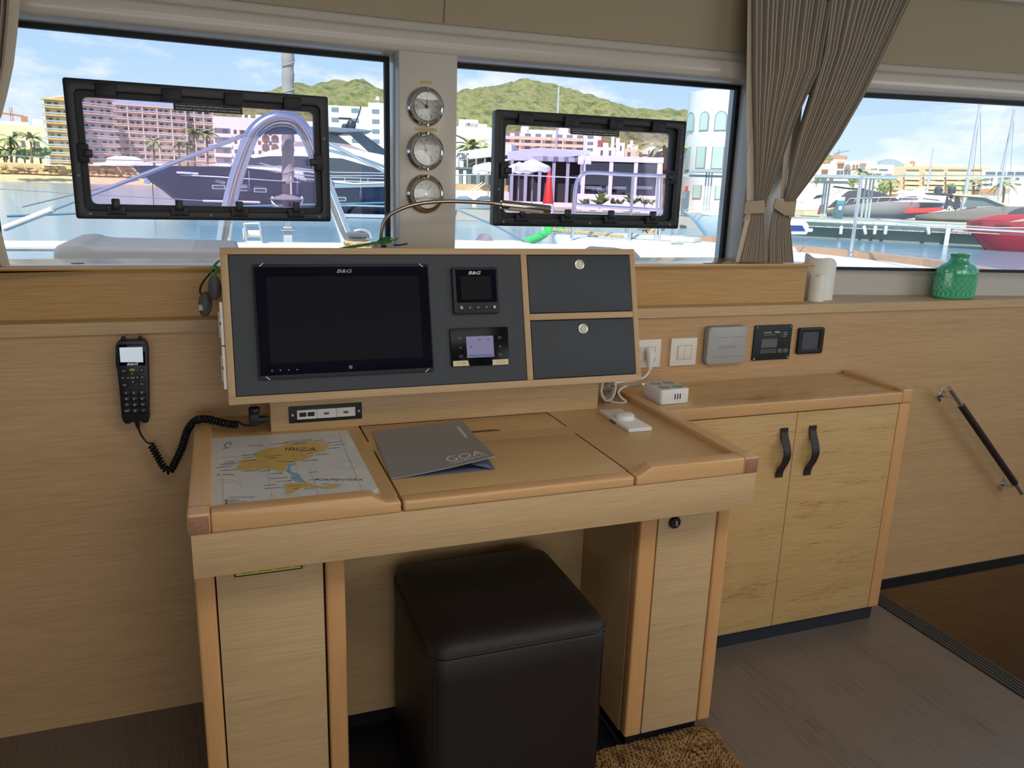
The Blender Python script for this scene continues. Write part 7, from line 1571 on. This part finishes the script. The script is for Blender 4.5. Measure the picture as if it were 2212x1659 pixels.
sp(t, 'hull', F, ((1640, 434), (1700, 436), (1765, 440), (1790, 440), (1785, 455), (1640, 455)), 0, 4, YWH, .1); sp(t, 'superstructure', F, ((1660, 436), (1740, 408), (1775, 402), (1830, 404), (1820, 412), (1790, 424), (1765, 438)), .4, 3.6, mat('yacht_cream', '#e6e0d2', .3), .1); sp(t, 'side_window', F, ((1756, 430), (1764, 422), (1782, 420), (1776, 426)), .35, .45, YGL)
F = FF(1985, 80, 0); t = thing('white_motor_yacht', 'white motor yacht with dark side windows behind the grey boats', 'yacht', (F.on(1985, 440).x, 2, -.7), F)
sp(t, 'hull', F, ((1900, 440), (1935, 438), (2060, 432), (2070, 436), (2060, 484), (1910, 484)), 0, 4, mat('silver_hull', '#c9d0d4', .3), .1); sp(t, 'superstructure', F, ((1928, 436), (1940, 420), (1990, 416), (2040, 420), (2060, 432), (2000, 437)), .4, 3.5, YWH, .1); sp(t, 'side_window', F, ((1940, 431), (1946, 425), (1980, 424), (1984, 430)), .3, .5, YGL); sp(t, 'hardtop', F, ((1936, 413), (1950, 410), (1975, 411), (2000, 416), (1990, 418), (1940, 418)), .6, 3.3, YWH, .05); sp(t, 'radar_arch', F, ((1970, 411), (1985, 408), (1992, 402), (1998, 402), (1998, 411), (2005, 411), (2005, 416), (1970, 416)), 1, 3, YWH)
F = FF(1530, 46, 0); t = thing('white_sport_boat', 'pale white sport boat with a sharp bow beside the middle window edge', 'boat', (F.on(1540, 490).x, 1, WZ), F); X = lambda x: F.on(x, 480).x; Zp = lambda x, y: F.on(x, y).z
hull(t, 'hull', [(X(1480), Zp(1480, 460), Zp(1480, 464), .03), (X(1492), Zp(1492, 463), Zp(1492, 474), .3), (X(1510), Zp(1510, 465), Zp(1510, 494), .6), (X(1530), Zp(1530, 467), WZ-.1, .85), (X(1620), Zp(1620, 469), WZ-.1, 1), (X(1700), Zp(1700, 469), WZ-.1, 1)], 2.4, mat('pale_hull', '#dfe6e8', .25), YWH)
sp(t, 'coachroof', F, ((1510, 462), (1545, 454), (1600, 452), (1700, 455), (1700, 468), (1540, 468)), .4, 2, YWH, .05)
for q_ in (((1478, 455), (1500, 446), (1560, 450), (1620, 452)), ((1478, 458), (1560, 458), (1620, 459))): rail(t, F, q_, .2, .018, STLW)
for x in (1492, 1520, 1545): rail(t, F, ((x, 463), (x+5, 448)), .2, .015, STLW, 'stanchion')

# ================================================================== OWN FOREDECK
DZ = .80; TR = mat('polished_tube', '#d6d8da', .18, .9)
BY = 3.2
bm_ = thing('crossbeam', 'white bow crossbeam spanning the foredeck', 'beam', (0, BY, .6)); zt_ = (Ay(30, 517, BY).z+Ay(800, 531, BY).z)/2
v, f = boxg(-5, 4.2, BY-.10, BY+.10, zt_-.045, zt_, .015, 3); obj('beam', v, f, GELX, bm_, 40); box('shade_strip', -5, 4.2, BY-.108, BY-.095, zt_-.032, zt_-.022, mat('beam_shade', '#c9d2d4', .5), bm_)  # greyer strip paints the shaded face of the beam
an = thing('bow_arch', 'polished steel arch standing on the crossbeam', 'arch', (Ay(610, 520, BY).x, BY, zt_))
ap = [(482, 528), (490, 470), (503, 410), (520, 352), (540, 300), (556, 277), (580, 260), (606, 254), (632, 258), (652, 274), (668, 302), (690, 360), (712, 420), (735, 480), (752, 525)]
tube('tube', spline([Ay(x, y, BY) for x, y in ap], 6), .042, TR, an, 14); tube('inner_tube', spline([Ay(x, y, BY+.02) for x, y in ((556, 292), (580, 274), (606, 268), (632, 272), (650, 288))], 6), .018, TR, an, 8)
prism('gusset', [Ay(x, y, BY+.03) for x, y in ((562, 288), (580, 274), (606, 269), (632, 273), (650, 286), (640, 290), (570, 290))], (0, .02, 0), mat('gusset_grey', '#9a9dae', .4), an)
FY = 3.38
fs = thing('furled_sail', 'grey wrapped furled sail on its stay with a furling drum', 'sail', (Ay(621, 430, FY).x, FY, Ay(621, 520, FY).z))
pts = spline([Ay(622, y, FY) for y in (-160, -60, 60, 160, 260, 330, 392)], 10); random.seed(2)
V_, F_ = tubeg(pts, [.037+.003*math.sin(i*1.7)+random.uniform(-.0015, .0015) for i in range(len(pts))], 16); obj('wrapped_cloth', V_, F_, mat('sail_cover_grey', '#a3a19e', .9, bump=.6, bscale=30), fs, 60)
for k in range(7): c = Ay(622, 20+58*k, FY); tube('lashing', [c+Vector((.042*math.cos(a*.5), .042*math.sin(a*.5), .02*math.sin(a*.5+1))) for a in range(13)], .003, mat('lashing_grey', '#b7b5b0', .9), fs, 5)
tube('stay_rod', [Ay(622, 385, FY), Ay(622, 520, FY)], .012, TR, fs, 8); tube('tack_line', [Ay(628, 375, FY-.03), Ay(629, 420, FY-.03)], .005, WHP, fs, 5)
lathe('drum_collar', [(.026, 0), (.030, .0), (.030, .07), (.022, .075)], Ay(621, 423, FY), mat('drum_dark', '#4f4d58', .5), fs, 'Z', 14); lathe('drum', [(.01, -.05), (.09, -.05), (.09, -.045), (.03, -.04), (.03, -.005), (.105, 0), (.105, .006), (.03, .03), (.02, .04)], Ay(620, 431, FY), mat('drum_grey', '#8e8c96', .4), fs, 'Z', 24)
for e in (-1, 1): tube('drum_guard', spline([Ay(620+e*32, 425, FY), Ay(620+e*31, 438, FY-.02), Ay(620+e*18, 446, FY-.03)], 4), .007, STLW, fs, 6)
box('tack_bracket', Ay(612, 500, FY).x, Ay(630, 500, FY).x, FY-.02, FY+.02, zt_-.02, Ay(620, 490, FY).z, mat('bracket_grey', '#c9ccce', .4), fs); tube('clevis', [Ay(607, 497, FY-.03), Ay(636, 497, FY-.03)], .012, TR, fs, 8)
wr_ = thing('port_bow_stay', 'thick steel stay running down to the port bow', 'stay', tuple(Ay(20, 490, 4.2))); tube('rod', [Ay(548, 284, BY), Ay(262, 396, 3.75), Ay(10, 493, 4.2)], .013, TR, wr_, 8); tube('sleeve', [Ay(115, 452, 4.0), Ay(10, 493, 4.2)], .022, WHP, wr_, 8)
wr_ = thing('starboard_bow_stay', 'steel stay running from the arch to starboard', 'stay', tuple(Ay(830, 370, 3.9))); tube('rod', [Ay(660, 284, BY), Ay(750, 330, 3.6), Ay(845, 378, 4.1)], .012, TR, wr_, 8)
for k, (q_, m, r_, lab) in enumerate((([(15, 467, 6), (165, 461, 6.2), (520, 446, 6.5), (840, 438, 7)], mat('blue_line', '#5d8fa8', .7), .012, 'pale blue line stretched low over the water'), ([(0, 335, 9), (150, 343, 9), (500, 352, 9)], mat('wire_grey', '#8c9296', .5), .006, 'thin upper wire across the port window'), ([(0, 408, 8), (150, 417, 8), (480, 436, 8)], mat('wire_grey', '#8c9296', .5), .006, 'thin lower wire across the port window'), ([(48, 447, 6), (160, 420, 6.5), (300, 388, 7)], mat('wire_grey', '#8c9296', .5), .007, 'slanting wire left of the port hatch'), ([(440, 434, 7), (560, 437, 6)], WHP, .012, 'white mooring line leading to the arch foot'), ([(735, 443, 7), (835, 446, 9)], WHP, .012, 'white mooring line right of the arch'))):
    t = thing('rigging_line', lab, 'rope', tuple(Ay(*q_[0]))); tube('line', [Ay(*p) for p in q_], r_, m, t, 6)
ln = thing('line_reel', 'small white line reel in a wire frame on the crossbeam', 'reel', (Ay(545, 520, BY).x, BY, zt_)); a = Ay(533, 515, BY-.05); b = Ay(562, 515, BY-.05); c0 = Ay(545, 505, BY)
lathe('spool', [(.035, -.055), (.035, -.05), (.022, -.045), (.022, .045), (.035, .05), (.035, .055)], c0, WHP, ln, 'X', 14)
for e, x in ((-1, 527), (1, 560)): tube('frame', spline([Ay(x, 484, BY-.02), Ay(x+3, 500, BY-.05), Ay(x+6, 523, BY-.05)], 4), .006, STLW, ln, 6)
tube('handle', [Ay(526, 483, BY-.02), Ay(561, 482, BY-.02)], .006, STLW, ln, 6); tube('frame_foot', [Ay(533, 523, BY-.05), Ay(566, 523, BY-.05)], .008, STLW, ln, 6)
YB2 = 2.4; c = Ay(772, 522, YB2); bo = thing('rope_winch', 'deck winch wound with thick beige rope', 'winch', (c.x, YB2, c.z-.05)); ROPE = noisemat('beige_rope', ['#b79a6c', '#dcc69a'], 60, .9)
lathe('barrel', [(.05, -.19), (.05, .02), (.062, .03), (.062, .045), (.05, .05), (.01, .055)], c+Vector((0, 0, .0)), mat('winch_grey', '#8d8f92', .3, .6), bo, 'Z', 20)
for k in range(3):
    z = c.z-.055+.024*k; R2 = .068-.003*k
    for s in (0, 2.1, 4.2): tube('rope_turn', [(c.x+(R2+.006*math.cos(a*.9+s))*math.cos(a*.1), YB2+(R2+.006*math.cos(a*.9+s))*math.sin(a*.1), z+.006*math.sin(a*.9+s)) for a in range(63)], .0075, ROPE, bo, 5)
tube('crank_arm', spline([Ay(765, 500, YB2-.02), Ay(780, 497, YB2-.02), Ay(795, 502, YB2-.02), Ay(801, 515, YB2-.02)], 4), .010, STLW, bo, 8)
CUS = mat('grey_cushion', '#767473', .85, bump=.3, bscale=300)
CYY = 1.55; cu_ = thing('sunbed_cushion', 'grey sunbed cushion with a raised headrest outside the port window', 'cushion', tuple(Ay(300, 560, CYY)))
prism('cushion', [Ay(x, y, CYY) for x, y in ((114, 615), (114, 545), (118, 532), (135, 526), (160, 524), (178, 524), (190, 530), (215, 533), (350, 536), (520, 540), (520, 616))], (0, .55, 0), CUS, cu_, .02, None, 3)
net = thing('trampoline', 'beige slatted trampoline grating at the port bow', 'trampoline', (-.8, 2.3, DZ-.02)); NETM = mat('grating_beige', '#968870', .8)
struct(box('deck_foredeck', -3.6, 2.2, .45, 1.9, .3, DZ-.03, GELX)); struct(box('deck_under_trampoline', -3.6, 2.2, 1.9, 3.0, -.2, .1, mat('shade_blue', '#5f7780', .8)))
for k in range(30): x = -2.6+.11*k; prism('slat', [(x, 1.92, DZ), (x+.05, 1.92, DZ), (x+.45, 3.08, DZ), (x+.40, 3.08, DZ)], (0, 0, .02), NETM, net)
for k in range(4): y = 2.0+.3*k; box('cross_bar', -2.6, 1.0, y, y+.03, DZ-.035, DZ-.012, NETM, net)
# starboard hull deck seen through the middle and starboard windows
def D2(x, y, z=DZ): p = Az(x, y, z); return (p.x, p.y, z)
pts = [D2(1196, 505), D2(1345, 510), D2(1545, 522), D2(1712, 541), D2(2005, 574), D2(2230, 612), (7.2, .9, DZ), (2.6, .55, DZ), D2(1235, 580)]
dkb = struct(prism('deck_starboard_hull', [(p[0], p[1], DZ-.45) for p in pts], (0, 0, .45), GELX, None, .05, None, 3))
rl = thing('toe_rail', 'teak capping rail along the edge of the starboard deck', 'rail', D2(1800, 552)); TEAK = wood('teak_cap', '#c9a98c', '#b8957a', '#9a7a60', 'X', .6, .5, .8)
P_ = [Vector(D2(x, y)) for x, y in ((1508, 520), (1545, 523), (1712, 542), (1860, 557), (2005, 575), (2230, 614))]
V_ = []
for i, p in enumerate(P_): d = (P_[min(i+1, 5)]-P_[max(i-1, 0)]).normalized(); n_ = Vector((-d.y, d.x, 0)); V_ += [p-n_*.05, p+n_*.05, p+n_*.05+Vector((0, 0, .055)), p-n_*.05+Vector((0, 0, .055))]
F_ = [(i*4+j, i*4+(j+1) % 4, i*4+4+(j+1) % 4, i*4+4+j) for i in range(5) for j in range(4)]+[(3, 2, 1, 0), (20, 21, 22, 23)]; fixn(obj('capping', V_, F_, TEAK, rl))
def upright(label, px, py, pt, r_=.013, grp='deck stanchions'):
    b = Vector(D2(px, py)); top = Ay(pt[0], pt[1], b.y).z; t = thing('stanchion', label, 'stanchion', tuple(b), None, grp); tube('post', [b, (b.x, b.y, top)], r_, TR, t, 10); lathe('base', [(.03, 0), (.03, .012), (r_*1.2, .03), (r_, .05)], b, TR, t, 'Z', 12); lathe('cap', [(r_, 0), (r_*1.1, .012), (.001, .02)], (b.x, b.y, top-.01), TR, t, 'Z', 10); return (b.x, b.y, top)
s1_ = upright('polished stanchion outside the starboard window', 1837, 556, (1860, 378), .015); 
s2_ = upright('short stanchion below the middle hatch', 1351, 511, (1352, 490)); s3_ = upright('stanchion at the edge of the middle window', 1452, 515, (1452, 478))
for k, (q_, lab) in enumerate((([(1600, 377, s1_[1]), (1860, 380, s1_[1]), (2230, 381, 1.2)], 'upper lifeline wire across the starboard window'), ([(1850, 470, s1_[1]), (2000, 489, 2.4), (2230, 501, 1.2)], 'lower lifeline wire across the starboard window'), ([(960, 378, 5.4), (1100, 377, 5.3), (1252, 384, 5.2)], 'lifeline wire left of the pulpit'), ([(975, 447, 4.5), (1070, 487, 5), (1150, 530, 5.4)], 'slanting stay left of the green tube'))):
    t = thing('lifeline', lab, 'wire', tuple(Ay(*q_[0])), None, 'lifeline wires'); tube('wire', [Ay(*p) for p in q_], .007 if k < 3 else .012, STLW, t, 6)
PY_ = 5.2; pu = thing('pulpit', 'polished bow pulpit rails on the starboard hull', 'pulpit', D2(1300, 508))
tube('top_rail', spline([Ay(x, y, PY_) for x, y in ((1236, 515), (1240, 440), (1244, 402), (1250, 385), (1262, 375), (1284, 373), (1350, 377), (1452, 381))], 5), .019, TR, pu, 10); tube('lower_rail', [Ay(x, y, PY_) for x, y in ((1239, 441), (1300, 446), (1452, 455))], .015, TR, pu, 8)
tube('post', [Ay(1359, 522, PY_), Ay(1368, 378, PY_)], .016, TR, pu, 8); 
for x in (1416, 1424): tube('post', [Ay(x, 526, PY_), Ay(x+6, 380, PY_)], .014, TR, pu, 8)
GT = mat('green_inflatable', '#4fd06a', .4); gt_ = thing('green_inflatable', 'bright green inflatable tubes at the bow', 'inflatable', tuple(Ay(1130, 530, 5.5))); tube('tube', spline([Ay(1118, 531, 5.4), Ay(1135, 524, 5.5), Ay(1160, 514, 5.7), Ay(1180, 503, 5.9)], 5), [.03]+[.043]*14+[.03], GT, gt_, 12); tube('tube', [Ay(1182, 506, 6), Ay(1184, 496, 6), Ay(1188, 480, 6)], .045, GT, gt_, 12); tube('tube', [Ay(1210, 502, 6.2), Ay(1212, 482, 6.2)], .045, GT, gt_, 12)
bw = thing('folded_cover', 'grey folded cover on the bow left of the green tubes', 'cover', tuple(Ay(1040, 540, 4.4))); prism('fold', [Ay(x, y, 4.4) for x, y in ((1026, 545), (1050, 508), (1060, 506), (1066, 520), (1068, 545))], (0, .2, 0), mat('grey_cover', '#8f8890', .8), bw, .02)
wc = thing('white_bow_cover', 'white rounded bow cover at the foot of the middle window', 'cover', tuple(Ay(1080, 555, 3.8))); prism('cover', [Ay(x, y, 3.8) for x, y in ((940, 570), (940, 534), (990, 531), (1080, 533), (1175, 532), (1186, 537), (1188, 570))], (0, .7, 0), mat('cover_white', '#f0ece8', .7), wc, .03)
rp = thing('mooring_rope', 'thick beige mooring rope along the starboard deck', 'rope', D2(1250, 505)); pts = spline([Ay(1190, 497, 6.3), Ay(1230, 499, 6.0), Ay(1290, 505, 5.6), Ay(1345, 511, 5.2)], 14)
for s in (0, 2.1, 4.2): tube('strand', [p+Vector((0, math.cos(i*.8+s), math.sin(i*.8+s)))*.010 for i, p in enumerate(pts)], .011, ROPE, rp, 5)
cl_ = thing('deck_cleat', 'steel cleat wound with beige rope', 'cleat', D2(1405, 514)); c = Vector(D2(1405, 514)); tube('horn', [c+Vector((-.16, 0, .10)), c+Vector((.16, 0, .10))], .022, TR, cl_, 8); box('foot', c.x-.05, c.x+.05, c.y-.03, c.y+.03, DZ, DZ+.10, TR, cl_)
for k in range(5): tube('rope_turn', [c+Vector((.05*math.cos(a*.45)+.02*k-.04, .05*math.sin(a*.45), .07+.05*math.sin(a*.45+k))) for a in range(14)], .016, ROPE, cl_, 6, True)
pk = thing('boarding_plank', 'slim white boarding plank lying on the starboard deck', 'plank', D2(1420, 518)); A = Vector(D2(1326, 512)); B = Vector(D2(1508, 524)); d = (B-A).normalized(); n_ = Vector((-d.y, d.x, 0))*.12
prism('plank', [A-n_, B-n_, B+n_, A+n_], (0, 0, .05), mat('plank_grey', '#c9cfca', .5), pk, .015)
for k, s in enumerate((.55, .75)): q_ = A.lerp(B, s); prism('strap', [q_-n_*1.05, q_-n_*1.05+d*.05, q_+n_*1.05+d*.05, q_+n_*1.05], (0, 0, .056), WHP, pk)
for k, (px, py) in enumerate(((1281, 511), (1463, 528))): p = D2(px, py); t = thing('deck_filler', 'small flush steel deck filler %s' % ('near the plank end' if k == 0 else 'near the window edge'), 'fitting', p, None, 'flush deck fittings'); lathe('cap', [(.001, 0), (.06, 0), (.06, .012), (.05, .014), (.001, .014)], (p[0], p[1], DZ), mat('filler_grey', '#9aa09c', .4), t, 'Z', 16)
hg = thing('grey_bow_bag', 'grey bag on the deck just right of the console', 'bag', tuple(Ay(1380, 556, 2.0))); prism('bag', [Ay(x, y, 2.0) for x, y in ((1300, 598), (1300, 550), (1320, 540), (1375, 543), (1388, 551), (1390, 600))], (0, .3, 0), CUS, hg, .03)

# ---------------------------------------------------------------- under the club terrace: low wall, sand, covered dinghies
F = FF(1030, 66); a = F.on(955, 420); b = F.on(1100, 420)
t = thing('terrace_wall', 'low white wall with a sandy bank under the club terrace', 'wall', ((a.x+b.x)/2, 0, QZ), F)
box('wall', a.x, b.x, 0, .3, QZ, F.on(1030, 412).z, mat('terrace_wall_white', '#d5d8d4', .8), t); box('sand_bank', a.x, b.x, .3, 3, QZ, F.on(1030, 398).z, ROCK, t)
for k, (x, w_, m) in enumerate(((1000, 44, '#8b97a0'), (1046, 40, '#6d7680'))):
    F = FF(x, 58); p = F.on(x-w_/2, 420); q_ = F.on(x+w_/2, 442); tt = thing('covered_dinghy', 'covered dinghy tied at the quay under the club sign, %s one' % ('left' if k == 0 else 'right'), 'dinghy', ((p.x+q_.x)/2, 0, WZ), F, 'dinghies below the club')
    sp(tt, 'hull', F, ((x-w_/2, 432), (x+w_/2, 431), (x+w_/2-4, 450), (x-w_/2+5, 450)), -1.2, .0, mat('dinghy_hull', '#9aa3a8', .4), .05); sp(tt, 'cover', F, ((x-w_/2, 432), (x-w_*.2, 424), (x+w_*.2, 423), (x+w_/2, 431)), -1.1, -.1, mat('dinghy_cover_%d' % k, m, .8), .05)
for k, (x0_, x1_) in enumerate(((1018, 1042), (1024, 1048))):
    F = FF(1030, 64); t = thing('gangway_rail', 'slanting white gangway rail under the club, %s of two' % ('upper' if k == 0 else 'lower'), 'rail', tuple(F.on(x0_, 430)), F, 'gangway rails'); rail(t, F, ((x0_, 440), (x0_, 411+k)), -.2*k, .05, WHI, 'foot'); rail(t, F, ((x0_, 411+k), (x1_, 394+2*k)), -.2*k, .05, WHI)
